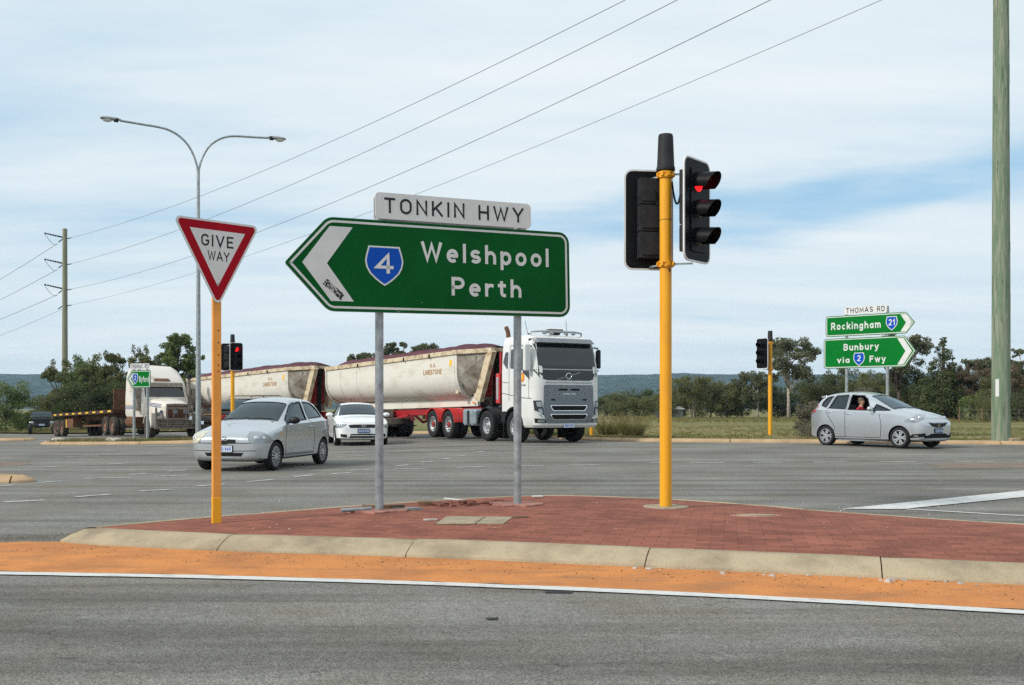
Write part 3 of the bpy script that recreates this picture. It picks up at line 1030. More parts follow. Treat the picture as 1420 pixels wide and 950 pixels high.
def paint_strip(mb, pts, w, zoff=0.008, jitter=0.0, seed=1):
    rng = random.Random(seed)
    P = resample(pts, 0.3)
    vv, ff = [], []
    for i, p in enumerate(P):
        t = (P[min(i + 1, len(P) - 1)] - P[max(i - 1, 0)]).normalized()
        nn = Vector((-t.y, t.x))
        for sg in (-1, 1):
            q = p + nn * sg * (w / 2 + rng.uniform(-jitter, jitter))
            vv.append((q.x, q.y, gz(q.x, q.y) + zoff))
    for i in range(len(P) - 1):
        ff.append((2 * i, 2 * i + 2, 2 * i + 3, 2 * i + 1))
    mb.add(vv, ff)


mb = MB()
paint_strip(mb, EDGE, 0.13, 0.009, 0.006)
tag(mb.build('edge_line_marking', M['paint_white']), kind='structure')

# ---- lane dashes through the junction, measured along the road surface
mb = MB()
DASHES = [(5, 697, 61, 694), (105, 689.5, 153, 686), (194, 681.5, 239, 679), (273, 674.5, 311, 672), (341, 668.5, 379, 665.5), (406, 661.5, 435, 659), (460, 657.5, 488, 655.5),
          (488, 652.5, 521, 651), (548, 646.5, 567, 645), (583, 641.5, 602, 640), (611, 637, 626, 635.5), (635, 632.5, 648, 631.5), (660, 627.5, 671, 626.5),
          (633, 648.7, 673, 647.7), (548, 650.8, 591, 650), (723, 646.5, 755, 646), (790, 645.5, 832, 645), (900, 642.3, 916, 642.2), (957, 642, 1005, 641.8), (1045, 641.6, 1094, 641.5), (1128, 641.3, 1175, 641),
          (1219, 640.7, 1270, 640.4), (1324, 640.3, 1379, 640), (1410, 640, 1470, 639.5), (467, 633.5, 504, 632.5), (52, 670, 85, 667.5), (118, 664, 182, 662.6), (0, 674.5, 19, 673.2),
          (232, 654, 260, 652), (92, 633.8, 136, 632.4), (180, 658.6, 204, 656.8), (217, 661, 265, 659.3), (118, 626.7, 158, 625), (195, 630, 240, 628.6), (0, 637, 40, 635.5), (60, 648, 95, 646.5), (150, 644, 178, 642.5)]
for i, (x0, y0, x1, y1) in enumerate(DASHES):
    a, b = on_ground(x0, y0), on_ground(x1, y1)
    paint_strip(mb, [a.xy, b.xy], 0.13, 0.007, 0.008, seed=i)
tag(mb.build('lane_marking', M['paint_worn']), kind='structure')
mb = MB()
q = [on_ground(*p) for p in ((1168, 706.5), (1420, 681), (1420, 690), (1250, 707))]
q[1] = q[0] + (q[1] - q[0]) * 2.6; q[2] = q[3] + (q[2] - q[3]) * 3.3
mb.add([(p.x, p.y, gz(p.x, p.y) + 0.010) for p in q], [(0, 3, 2, 1)])
a, b = on_ground(1250, 706), on_ground(1440, 717)
paint_strip(mb, [a.xy, b.xy], 0.08, 0.006, 0.006)
tag(mb.build('stop_line_marking', M['paint_white']), kind='structure')

# ---- far verge on the right with its tan kerb, running on behind everything
VERGE = [(-120, 97), (-62, 83), (-40, 75.5), (-25, 72), (-12, 57.5), (-4, 48), (0.2, 42), (1.2, 38.6), (2.0, 36.0), (3.3, 34.0), (5.5, 33.1), (9, 32.4), (15.6, 30.8), (30, 27.5), (70, 16)]
vp = resample(smooth_path([Vector(p) for p in VERGE], 2), 0.9)
FPROF = [(0.0, -0.05), (0.0, 0.03), (0.02, 0.05), (0.14, 0.10), (0.17, 0.115), (0.32, 0.118), (0.33, 0.0)]
kerb('far_kerb', [p for p in vp if p.y < 60 and p.x < 45], FPROF, M['concrete_tan'], stone=4.0, gapw=0.03, seed=8)
rows = [0.30, 0.8, 1.6, 3.0, 5, 8, 12, 18, 27, 40, 60, 90, 140, 260, 500, 1000, 1900, 2900]
vv, ff = [], []
for p in vp:
    for r in rows:
        y = p.y + r
        bump = 0.05 * noise.noise(Vector((p.x * 0.5, y * 0.5, 0))) if r > 0.5 else 0
        vv.append((p.x, y, gz(p.x, min(y, 95)) + 0.10 + bump))
k = len(rows)
for i in range(len(vp) - 1):
    for r in range(k - 1):
        ff.append((i * k + r, (i + 1) * k + r, (i + 1) * k + r + 1, i * k + r + 1))
me = bpy.data.meshes.new('field')
me.from_pydata(vv, [], ff)
me.materials.append(M['grass'])
me.polygons.foreach_set('use_smooth', [True] * len(ff))
tag(link_mesh('field', me), kind='structure')


def small_island(pts, seed, mat, step=3.2):
    P = smooth_path([Vector(p) for p in pts], 2, True)
    kerb('island_kerb', P, FPROF, M['concrete_tan'], closed=True, stone=step, gapw=0.03, seed=seed)
    fill_sheet('island_verge', offset_closed(P, 0.31), 0.11, mat, crown=0.04, cell=1.0)


small_island([(-18.6, 40.3), (-17.0, 39.9), (-12.5, 39.9), (-10.2, 40.4), (-9.8, 41.4), (-11.0, 42.8), (-13.5, 43.2), (-18.6, 43.6), (-19.8, 42.0)], 5, M['verge'])
small_island([(-34, 46.6), (-28, 46.0), (-23.5, 45.6), (-21.9, 46.2), (-22.5, 48.0), (-27, 49.2), (-34, 50.2), (-37, 49.0)], 6, M['verge'])
# nose of a median on the left edge
small_island([(-12.5, 16.2), (-9.6, 16.7), (-8.25, 16.75), (-8.0, 17.15), (-8.5, 17.6), (-10, 17.9), (-13, 18.2)], 7, M['concrete_tan'])
# brown patch of worn seal on the road
for nm, pts in (('road_patch', [(0, 640), (44, 641), (40, 646), (0, 647)]), ('road_patch', [(1290, 643), (1430, 641.5), (1430, 649), (1300, 650)])):
    P = [on_ground(*p) for p in pts]
    P = resample([p.xy for p in P] + [P[0].xy], 0.5)[:-1]
    P = [p + Vector((rs.uniform(-.12, .12), rs.uniform(-.12, .12))) for p in P]
    fill_sheet(nm, P, 0.004, pm('worn_seal', (0.20, 0.15, 0.11), 0.9, vscale=2, col2=(0.15, 0.12, 0.10)), cell=2.0)

for nm, pts in (('tar_mark', [(757, 819.5), (796, 820.5), (792, 823.5), (755, 823)]), ('tar_mark', [(672, 858), (691, 857), (690, 860.5), (676, 860.5)])):
    P = [on_ground(*p).xy for p in pts]
    fill_sheet(nm, P, 0.005, pm('tar_black', (0.03, 0.03, 0.03), 0.8, var=0.3, vscale=30), cell=2.0)

# ------------------------------------------------------------------ distant range
def make_hills():
    nx, ny = 220, 14
    vv, ff = [], []
    for j in range(ny):
        for i in range(nx):
            x = -2300 + 4600 * i / (nx - 1)
            y = 1850 + 75 * j
            f = j / (ny - 1)
            top = 92 + 7 * noise.noise(Vector((x * 0.0022, 3.1, 0))) + 4 * noise.noise(Vector((x * 0.009, 1.0, 0)))
            top += 6 * sstep(200, 900, x) + 5 * sstep(-300, -1200, x)
            h = top * math.sin(min(1, f * 1.25) * math.pi / 2) ** 1.2 - 6
            h += 9 * noise.noise(Vector((x * 0.006, y * 0.006, 5))) * min(1, f * 3) * (1 - 0.6 * f)
            h += 1.6 * noise.noise(Vector((x * 0.08, y * 0.05, 9))) + 1.0 * noise.noise(Vector((x * 0.21, y * 0.2, 2)))
            if j == ny - 1: h = -8
            vv.append((x, y, h))
    for j in range(ny - 1):
        for i in range(nx - 1):
            ff.append((j * nx + i, j * nx + i + 1, (j + 1) * nx + i + 1, (j + 1) * nx + i))
    me = bpy.data.meshes.new('hills')
    me.from_pydata(vv, [], ff)
    me.materials.append(M['hill'])
    me.polygons.foreach_set('use_smooth', [True] * len(ff))
    tag(link_mesh('hills', me), kind='structure')


make_hills()

# ------------------------------------------------------------------ the air that turns the range blue
hz = MB()
hz.box((0, 1400, 56), (4900, 3200, 118))
hm = bpy.data.materials.new('haze')
hm.use_nodes = True
hn = hm.node_tree
for n_ in list(hn.nodes):
    if n_.type != 'OUTPUT_MATERIAL': hn.nodes.remove(n_)
pv = hn.nodes.new('ShaderNodeVolumePrincipled')
pv.inputs['Color'].default_value = (0.50, 0.76, 1.0, 1)
pv.inputs['Density'].default_value = 0.00013
pv.inputs['Anisotropy'].default_value = 0.0
hn.links.new(pv.outputs[0], [n_ for n_ in hn.nodes if n_.type == 'OUTPUT_MATERIAL'][0].inputs['Volume'])
tag(hz.build('haze', hm), 'thin pale blue air between the junction and the hills', 'haze', kind='stuff')
# ------------------------------------------------------------------ signs
PI = math.pi
ISLE = 0.140   # paving level on the island


def shield_outline(cx, v_top, v_bot, half):
    h = v_top - v_bot
    R_ = []
    for t, w in ((0.0, 0.82), (0.06, 0.84), (0.2, 0.93), (0.38, 1.0), (0.55, 0.93), (0.70, 0.76), (0.84, 0.47), (0.94, 0.2), (1.0, 0.0)):
        R_.append((w * half, v_top - t * h))
    pts = [(cx + x, y) for x, y in R_] + [(cx - x, y) for x, y in reversed(R_[:-1])]
    return pts[::-1]


def face_prism(name, poly, h0, h1, F, mat, parent, bevel=0.0, mats=None):
    mb = MB()
    mb.prism(poly, h0, h1, F)
    return mb.build(name, mats or mat, parent, bevel=bevel)


def border_ring(name, poly, d0, d1, h, F, mat, parent):
    mb = MB()
    ring_prism(mb, inset(poly, d0), inset(poly, d1), 0.0005, h, F)
    return mb.build(name, mat, parent)


# ---- the big green arrow sign
t = thing('direction_sign', 'large green arrow sign reading Welshpool and Perth, on two grey posts in the brick island', 'road sign', (-1.425, 10.84, ISLE), rad(26))
FB = frame((0, -0.075, 2.27 - ISLE), (math.cos(rad(1)), 0, math.sin(rad(1))), (-math.sin(rad(1)), 0, math.cos(rad(1))))
out = round_poly([(-1.03, 0.49), (-0.575, 0.0), (2.305, 0.0), (2.305, 0.985), (-0.575, 0.985)], [0.03, 0.16, 0.13, 0.13, 0.16], 6)
board = face_prism('sign_panel', out, -0.022, 0.0, FB, M['sign_edge'], t, mats=[M['sign_edge']])
mb = MB()
mb.prism(inset(out, 0.004), -0.001, 0.0022, FB)
gface = mb.build('green_face', M['sign_green'], board)
FB = FB @ Matrix.Translation((0, 0, 0.0024))
border_ring('border', out, 0.032, 0.056, 0.0016, FB, M['sign_white'], board)
face_prism('chevron', [(-.847, .50), (-.551, .888), (-.304, .888), (-.588, .50), (-.304, .108), (-.551, .108)], 0.0004, 0.0018, FB, M['sign_white'], board)
sh = shield_outline(0.04, 0.708, 0.285, 0.215)
face_prism('route_shield', sh, 0.0004, 0.0014, FB, M['sign_white'], board)
shb = face_prism('shield_field', inset(sh, 0.017), 0.0015, 0.0022, FB, M['sign_blue'], board)
lettering('route_number', '4', -.062, .142, .418, .212, FB @ Matrix.Translation((0, 0, 0.002)), M['sign_white'], board, sw=0.155)
lettering('lettering', 'Welshpool', .462, 2.03, .571, .214, FB, M['sign_white'], board, sw=0.185, gap=0.27)
lettering('lettering', 'Perth', .812, 1.671, .207, .206, FB, M['sign_white'], board, sw=0.185, gap=0.27)
# worn sticker over the lower limb of the chevron
rs = random.Random(5)
mb = MB()
a, b, c, d = Vector((-.592, .338)), Vector((-.405, .172)), Vector((-.452, .124)), Vector((-.638, .288))
mb.prism([tuple(a), tuple(b), tuple(c), tuple(d)], 0.0019, 0.0024, FB, m=0)
for i in range(95):
    x, y = rs.random(), rs.random()
    p = a.lerp(b, x).lerp(d.lerp(c, x), y)
    w, h = rs.uniform(.004, .012), rs.uniform(.003, .007)
    if 0.22 < x < 0.62 and rs.random() < 0.55: continue
    e = (b - a).normalized(); f = Vector((-e.y, e.x))
    q = [p + e * w * sx + f * h * sy for sx, sy in ((-1, -1), (1, -1), (1, 1), (-1, 1))]
    mb.add([FB @ Vector((k.x, k.y, 0.0027 + 0.00002 * i)) for k in q], [(0, 1, 2, 3)], m=1)
mb.build('sticker', [pm('sticker_paper', (0.42, 0.42, 0.41), 0.7, var=0.25, vscale=30), M['sign_black']], board)
# scuffs along the lower edge
mb = MB()
for i in range(14):
    u = rs.uniform(0.12, 0.5); v = rs.uniform(0.02, 0.17) if i > 6 else rs.uniform(0.01, 0.03)
    r_ = rs.uniform(0.002, 0.006)
    mb.prism([(u + r_ * math.cos(k) * rs.uniform(.6, 1.4), v + r_ * math.sin(k) * rs.uniform(.6, 1.4)) for k in (0, 1.2, 2.4, 3.7, 5)], 0.0019, 0.0022, FB)
tag(mb.build('scuff', M['sign_edge'], board), kind='stuff')
# street name plates, one facing each way
np_ = rrect(-.056, .999, 1.80, 1.279, .05)
plate = face_prism('name_plate', np_, 0.0, 0.016, FB, M['sign_white'], t, mats=[M['sign_white']])
FP = FB @ Matrix.Translation((0, 0, 0.0165))
lettering('lettering', 'TONKIN', .044, .975, 1.062, .166, FP, M['sign_black'], plate, sw=0.15, gap=0.34)
lettering('lettering', 'HWY', 1.144, 1.705, 1.058, .168, FP, M['sign_black'], plate, sw=0.15, gap=0.34)
face_prism('name_plate', rrect(-.02, .999, 1.83, 1.279, .05), -0.150, -0.136, FB, M['sign_white'], t).data.materials[0] = M['sign_back']
for x in (0.0, 1.655):
    mb = MB()
    up = 3.46 + 0.0176 * x - ISLE
    mb.cyl((x, 0.0, -0.1), (x, 0.0, up), 0.0455, n=18)
    post = mb.build('post', M['galv'], t, smooth=40)
    mb = MB()
    mb.cyl((x, 0, up), (x, 0, up + 0.012), 0.048, n=18)
    mb.build('post_cap', M['galv'], post, smooth=40)
    for zc in (2.55, 2.95):
        mb = MB(); mb.tube([(x + 0.056 * math.cos(a_), 0.056 * math.sin(a_), zc - ISLE) for a_ in [i * PI / 8 for i in range(17)]], 0.008, 6)
        mb.build('clamp', M['galv'], post, smooth=40)
    mb = MB()
    mb.beam((x, -0.03, 3.30 - ISLE), (x, 0.075, 3.30 - ISLE), 0.04, 0.05)
    mb.build('plate_bracket', M['sign_edge'], post)
for x, w in ((0.0, .30), (1.655, .30)):
    mb = MB()
    rr_ = random.Random(int(x * 10) + 2)
    mb.prism([((w + rr_.uniform(-.06, .06)) * math.cos(k * PI / 9) + x, (w * .85 + rr_.uniform(-.06, .06)) * math.sin(k * PI / 9)) for k in range(18)], -0.02, 0.022)
    mb.build('mortar_collar', M['rubble_red'], t, bevel=0.006)

# ---- give way sign
t = thing('give_way_sign', 'red and white triangle sign reading GIVE WAY on a tan square post', 'road sign', (-2.90, 9.83, ISLE - 0.01), rad(43))
GW = frame((0, 0, 0.01 - ISLE), (1, 0, 0), (0, 0, 1))
tri = [(0.038, 2.228), (0.49, 3.080), (-0.42, 3.080)]
o1 = round_poly(tri, 0.045, 6)
pn = face_prism('sign_panel', o1, -0.004, 0.0, GW, M['sign_back'], t)
face_prism('white_edge', inset(o1, 0.002), 0.0002, 0.0014, GW, M['sign_white'], pn)
face_prism('red_triangle', round_poly(inset(tri, 0.020), 0.03, 6), 0.0016, 0.0026, GW, M['sign_red'], pn)
face_prism('white_triangle', [(.0365, 2.437), (.328, 2.983), (-.252, 2.983)], 0.0028, 0.0036, GW, M['sign_white'], pn)
GT = GW @ Matrix.Translation((0, 0, 0.003))
lettering('lettering', 'GIVE', -.136, .203, 2.821, .115, GT, M['sign_black'], pn, sw=0.16, gap=0.26)
lettering('lettering', 'WAY', -.070, .160, 2.686, .095, GT, M['sign_black'], pn, sw=0.15, gap=0.12)
mb = MB()
mb.cyl(GW @ Vector((0.035, 2.46, 0.003)), GW @ Vector((0.035, 2.46, 0.009)), 0.008)
mb.build('bolt', M['galv'], pn)
mb = MB()
mb.box((0.051, 0.055, 1.30), (0.082, 0.082, 3.2 - 0.4), rot=rad(-18))
gp = mb.build('post', M['post_tan'], t, bevel=0.008)
gp.location.z = 0.0
mb = MB()
mb.box((0.051, 0.055, 0.095), (0.086, 0.086, 0.31), rot=rad(-18))
mb.build('base_sleeve', M['yellow'], gp, bevel=0.008)
mb = MB()
Rm = Matrix.Rotation(rad(-18), 3, 'Z')
for zc in (1.62, 1.68, 1.78, 1.90, 2.02):
    c0 = Vector((.051, .055, zc - ISLE)) + Rm @ Vector((0.012, -0.0408, 0))
    mb = MB(); mb.cyl(c0, c0 + Rm @ Vector((0, -0.0015, 0)), 0.0075, n=10); mb.build('bolt_hole', M['trim'], gp)


def arrow_sign(name, label, loc, yaw, boards, plate, posts, mat_face):
    """boards: list of (outline, border inset, [(text, u0, u1, v, cap)], shield, chevron)"""
    t = thing(name, label, 'road sign', loc, rad(yaw))
    z0 = loc[2]
    F0 = frame((0, -0.06, -z0), (1, 0, 0), (0, 0, 1))
    for outline, texts, shd, chev in boards:
        b = face_prism('sign_panel', outline, -0.02, 0.0, F0, M['sign_edge'], t)
        face_prism('green_face', inset(outline, 0.004), 0.0005, 0.002, F0, mat_face, b)
        F1 = F0 @ Matrix.Translation((0, 0, 0.003))
        border_ring('border', outline, 0.03, 0.058, 0.002, F1, M['sign_white'], b)
        face_prism('chevron', chev, 0.0005, 0.002, F1, M['sign_white'], b)
        if shd:
            num, cx, vt, vb, hw_ = shd
            s_ = shield_outline(cx, vt, vb, hw_)
            face_prism('route_shield', s_, 0.0005, 0.002, F1, M['sign_white'], b)
            face_prism('shield_field', inset(s_, 0.025), 0.0022, 0.003, F1, M['sign_blue'], b)
            n_ = len(num)
            hh = (vt - vb)
            lettering('route_number', num, cx - hw_ * (.30 if n_ == 1 else .52), cx + hw_ * (.30 if n_ == 1 else .52), vb + hh * .36, hh * .44, F1 @ Matrix.Translation((0, 0, 0.003)), M['sign_white'], b, sw=0.19)
        for tx, u0, u1, v, cap in texts:
            lettering('lettering', tx, u0, u1, v, cap, F1, M['sign_white'], b, sw=0.20, gap=0.25)
    u0, u1, v0, v1, tx = plate
    p = face_prism('name_plate', rrect(u0, v0, u1, v1, .03), 0.0, 0.014, F0, M['sign_white'], t)
    for s_, a_, b_ in tx:
        lettering('lettering', s_, a_, b_, v0 + (v1 - v0) * .16, (v1 - v0) * .70, F0 @ Matrix.Translation((0, 0, 0.0145)), M['sign_black'], p, sw=0.16, gap=0.30)
    top = v1 - 0.05
    for x in posts:
        mb = MB()
        mb.cyl((x, 0, -0.3), (x, 0, top - z0), 0.055, n=12)
        mb.build('post', M['galv'], t, smooth=40)
    return t


def arrow_right(u0, us, ut, v0, v1, r=0.1):
    return round_poly([(u0, v0), (us, v0), (ut, (v0 + v1) / 2), (us, v1), (u0, v1)], [r, r * .8, .03, r * .8, r], 4)


def arrow_left(ut, us, u1, v0, v1, r=0.08):
    return round_poly([(ut, (v0 + v1) / 2), (us, v0), (u1, v0), (u1, v1), (us, v1)], [.03, r * .8, r, r, r * .8], 4)


vz = gz(13.3, 35.9) + 0.10
arrow_sign('direction_sign', 'green arrow sign pair to Rockingham and Bunbury behind the silver five-door hatchback', (13.3, 35.9, vz), -40,
           [(arrow_right(-2.20, .72, 1.03, 3.868, 4.628), [('Rockingham', -1.99, -.165, 4.115, .27)], ('21', .222, 4.50, 4.00, .21), [(.53, 4.545), (.73, 4.545), (.925, 4.25), (.73, 3.945), (.53, 3.945), (.72, 4.25)]),
            (arrow_right(-2.27, .68, 1.06, 2.70, 3.80), [('Bunbury', -1.52, -.235, 3.345, .245), ('via', -1.76, -1.30, 2.895, .225), ('Fwy', -.565, .01, 2.895, .235)], ('2', -.95, 3.255, 2.775, .21), [(.42, 3.715), (.63, 3.715), (.925, 3.25), (.63, 2.785), (.42, 2.785), (.70, 3.25)])],
           (-1.50, .055, 4.655, 4.925, [('THOMAS', -1.42, -.44), ('RD', -.29, -.02)]), (-1.43, .05), M['sign_green_bright'])
bx, bd = at(196, 42.3), 42.3
arrow_sign('direction_sign', 'small green arrow sign to Byford, in front of the dusty bonneted truck', (bx, bd, gz(bx, bd) + 0.12), -10,
           [(arrow_left(-.62, -.42, .45, 2.10, 2.84, .06), [('Byford', -.06, .37, 2.34, .25)], ('2', -.24, 2.70, 2.26, .13), [(-.53, 2.47), (-.36, 2.72), (-.28, 2.72), (-.44, 2.47), (-.28, 2.22), (-.36, 2.22)])],
           (-.46, .40, 2.87, 3.12, [('THOMAS', -.42, .10), ('RD', .20, .36)]), (-.33, .28), M['sign_green_bright'])

# ------------------------------------------------------------------ traffic signals
BW, BH = 0.575, 1.15


def signal_head(parent, pos, yaw, lit=None, rim=True, s=1.0):
    """a three-lens head facing local -y, centre at pos"""
    R = Matrix.Translation(pos) @ Matrix.Rotation(yaw, 4, 'Z')
    F0 = R @ frame((0, 0, 0), (1, 0, 0), (0, 0, 1))
    ol = rrect(-BW / 2, -BH / 2, BW / 2, BH / 2, 0.10, 6)
    mb = MB(); mb.prism(inset(ol, 0.004), -0.006, 0.006, F0)
    bb = mb.build('backboard', M['black_plastic'], parent)
    mb = MB(); ring_prism(mb, ol, inset(ol, 0.019), -0.0085, 0.0085, F0)
    mb.build('rim', M['sign_white'], bb)
    # housing behind: three hinged lamp boxes
    mb = MB()
    for k in (-1, 0, 1):
        mb.box(R @ Vector((0, 0.075, k * 0.305)), (0.275, 0.135, 0.296), Matrix.Rotation(yaw, 3, 'Z'))
        mb.box(R @ Vector((0, 0.149, k * 0.305)), (0.235, 0.014, 0.235), Matrix.Rotation(yaw, 3, 'Z'))
        mb.box(R @ Vector((-0.142, 0.09, k * 0.305 + 0.10)), (0.012, 0.05, 0.03), Matrix.Rotation(yaw, 3, 'Z'))
        mb.box(R @ Vector((0.142, 0.09, k * 0.305 - 0.06)), (0.012, 0.05, 0.03), Matrix.Rotation(yaw, 3, 'Z'))
    mb.build('housing', M['grey_plastic'], bb, bevel=0.012)
    mb = MB()
    mb.prism(rrect(-0.15, -0.46, 0.15, 0.46, 0.02, 3), 0.0065, 0.020, F0)
    mb.build('door_panel', M['black_plastic'], bb, bevel=0.004)
    for k, nm in ((1, 'red'), (0, 'amber'), (-1, 'green')):
        c = Vector((0, 0, k * 0.305))
        mb = MB()
        Lm = R @ Matrix.Translation((0, -0.012, c.z)) @ Matrix.Rotation(PI / 2, 4, 'X')
        mb.lathe([(0.0, 0.030), (0.05, 0.026), (0.08, 0.018), (0.10, 0.006), (0.10, 0.0)], 20, Lm)
        mb.build('lens', M['lens_red'] if lit == nm else M['lens_dark'], bb, smooth=50)
        # cowl: a tube cut back below
        mb = MB()
        n = 18
        vv, ff = [], []
        for i in range(n + 1):
            a = rad(-28 + (236) * i / n)     # opening at the bottom
            ca, sa = math.cos(a), math.sin(a)
            up = (sa + 0.9) / 1.9
            ln = 0.09 + 0.17 * max(0, up) ** 0.7
            for r_, y in ((0.118, -0.018), (0.118, -0.018 - ln), (0.112, -0.018 - ln), (0.112, -0.018)):
                dz = 0.10 * (y + 0.018)
                vv.append(R @ Vector((ca * r_, y, c.z + sa * r_ + dz)))
        for i in range(n):
            for q in range(4):
                q2 = (q + 1) % 4
                ff.append((i * 4 + q, i * 4 + q2, (i + 1) * 4 + q2, (i + 1) * 4 + q))
        ff.append((0, 3, 2, 1)); ff.append((n * 4, n * 4 + 1, n * 4 + 2, n * 4 + 3))
        mb.add(vv, ff)
        mb.build('visor', M['black_plastic'], bb, smooth=50)
    return bb


def signal(label, loc, heads, height=4.31, r=0.067, collar=None, number=None, group='yellow traffic signal posts'):
    t = thing('traffic_signal', label, 'traffic light', loc, 0, group)
    z0 = loc[2]
    cap0 = height - 0.405
    mb = MB()
    mb.cyl((0, 0, -0.2), (0, 0, cap0 - z0), r, n=24)
    pole = mb.build('pole', M['yellow'], t, smooth=40)
    mb = MB()
    mb.cyl((0, 0, cap0 - 0.555 - z0), (0, 0, cap0 - 0.548 - z0), r * 1.012, n=24)
    mb.build('joint', M['trim'], pole, smooth=40)
    mb = MB()
    mb.lathe([(0, cap0 - z0), (0.105, cap0 - z0), (0.105, cap0 + 0.03 - z0), (0.097, cap0 + 0.05 - z0), (0.084, height - 0.03 - z0), (0.076, height - z0), (0, height + 0.004 - z0)], 24)
    mb.build('cap', M['grey_plastic'], t, smooth=40)
    for zc in (cap0 - 0.045, cap0 - 1.045):
        mb = MB()
        zl = zc - z0
        mb.lathe([(r, zl - .035), (r * 1.28, zl - .035), (r * 1.28, zl - .012), (r * 1.15, zl - .01), (r * 1.15, zl + .01), (r * 1.28, zl + .012), (r * 1.28, zl + .035), (r, zl + .035)], 20)
        for a in range(8):
            an = a * PI / 4 + .2
            mb.box((r * 1.32 * math.cos(an), r * 1.32 * math.sin(an), zl), (0.03, 0.03, 0.04), rot=an)
        br = mb.build('bracket', M['yellow'], t, smooth=40)
        mb = MB()
        for (pos, yaw, lit) in heads:
            bk = Vector(pos) + Matrix.Rotation(yaw, 3, 'Z') @ Vector((0, 0.05, 0))
            mb.beam((0, 0, zl), (bk.x, bk.y, zl), 0.014, 0.02)
        mb.build('arm', M['galv'], br)
    for pos, yaw, lit in heads: signal_head(t, Vector(pos) - Vector((0, 0, z0)), yaw, lit)
    # loops of cable from the pole into each head
    for pos, yaw, lit in heads:
        bk = Vector(pos) - Vector((0, 0, z0)) + Matrix.Rotation(yaw, 3, 'Z') @ Vector((0, 0.13, 0))
        a = Vector((bk.x * .3, bk.y * .3, cap0 - 0.12 - z0)); b = Vector((bk.x * .75, bk.y * .75, cap0 - 0.2 - z0))
        lo = (a + b) / 2 + Vector((0, 0, -0.42))
        pts = []
        for i in range(13):
            f = i / 12
            p = a * (1 - f) ** 2 + lo * 2 * f * (1 - f) * 1.0 + b * f * f
            pts.append(p)
        MB().tube(pts, 0.011, 8).build('cable', M['black_plastic'], t, smooth=60)
    if collar:
        mb = MB()
        rr_ = random.Random(9)
        mb.prism([(collar * rr_.uniform(.93, 1.05) * math.cos(k * PI / 12), collar * rr_.uniform(.93, 1.05) * math.sin(k * PI / 12)) for k in range(24)], -0.03, 0.014)
        mb.build('concrete_footing', M['concrete_pale'], t, bevel=0.006)
    if number:
        F0 = frame((0, 0, 0), (math.cos(rad(25)), math.sin(rad(25)), 0), (0, 0, 1)) @ Matrix.Translation((0, 0, r))
        lettering('number', number, -.012, .022, 2.76 - z0, .05, F0, M['sign_black'], pole, sw=0.2)
    return t


SX, SY = 1.72, 11.30
signal('tall yellow signal post in the brick island, red lens lit on its right head', (SX, SY, ISLE),
       [((2.05 - SX, -0.10, 3.44), rad(50), 'red'), ((1.565 - SX, 0.27, 3.405), rad(187), None)], collar=0.26, number='9')
dx, dd = at(1068, 38), 38
z_ = gz(dx, dd) + 0.11
signal('yellow signal post on the grass verge left of the silver hatchback, its head turned away', (dx, dd, z_),
       [((at(1055.5, 38) - dx, -0.16, 3.30), rad(-56), None)], height=4.16, r=0.075)
dx, dd = at(322.5, 41.5), 41.5
z_ = gz(dx, dd) + 0.12
signal('yellow signal post behind the silver three-door car, red lens lit', (dx, dd, z_),
       [((at(329, 41.5) - dx, -0.14, 3.36), rad(40), 'red'), ((at(314, 41.5) - dx, 0.20, 3.36), rad(186), None)], height=4.28, r=0.078)

# ------------------------------------------------------------------ street lamp with two arms
lx, ld = at(275, 42), 42.0
lz = gz(lx, ld) + 0.12
t = thing('street_lamp', 'tall grey street lamp with two curved arms on the left traffic island', 'street lamp', (lx, ld, lz), rad(26))
mb = MB(); mb.tube([(0, 0, -0.1), (0, 0, 5), (0, 0, 11.15 - lz)], [0.115, 0.09, 0.062], 14)
mb.build('pole', M['galv'], t, smooth=50)
mb = MB(); mb.cyl((0, 0, -0.02), (0, 0, 0.035), 0.2, n=16); mb.build('base_plate', M['galv'], t, smooth=40)
for sg, ul in ((-1, 3.05), (1, 2.9)):
    ctrl = [(0.0, 10.9), (0.05, 11.35), (0.20, 11.80), (0.45, 12.22), (0.80, 12.52), (1.20, 12.70), (1.60, 12.755), (2.2, 12.785), (ul, 12.83)]
    pts = smooth_path([Vector((sg * a, b)) for a, b in ctrl], 1)
    mb = MB(); mb.tube([(p.x, 0, p.y - lz) for p in pts], 0.045, 10)
    arm = mb.build('arm', M['galv'], t, smooth=60)
    mb = MB()
    hx = sg * (ul + 0.36)
    vv = []
    prof = [(-.40, .045, .045), (-.30, .07, .075), (-.16, .10, .09), (0.05, .15, .095), (.28, .15, .085), (.38, .10, .04)]
    n = 10
    for (xx, wy, wz) in prof:
        for k in range(n):
            a = 2 * PI * k / n
            zz = math.sin(a) * wz
            vv.append((hx + sg * xx, math.cos(a) * wy, 12.85 - lz + (zz if zz > 0 else zz * 0.55)))
    ff = [(i * n + k, i * n + (k + 1) % n, (i + 1) * n + (k + 1) % n, (i + 1) * n + k) for i in range(len(prof) - 1) for k in range(n)]
    ff += [tuple(range(n)), tuple((len(prof) - 1) * n + k for k in range(n))]
    mb.add(vv, ff)
    lh = mb.build('lamp_head', pm('lamp_housing', (0.30, 0.31, 0.31), 0.5, var=0.2), arm, smooth=50)
    MB().ellipsoid((hx + sg * 0.12, 0, 12.80 - lz), (0.19, 0.12, 0.085)).build('lamp_glass', pm('lamp_bowl', (0.62, 0.63, 0.6), 0.15, var=0.05, coat=0.6), arm, smooth=60)
    MB().box((hx - sg * 0.22, 0, 12.83 - lz), (0.17, 0.17, 0.14)).build('gear_box', M['grey_plastic'], arm, bevel=0.02)

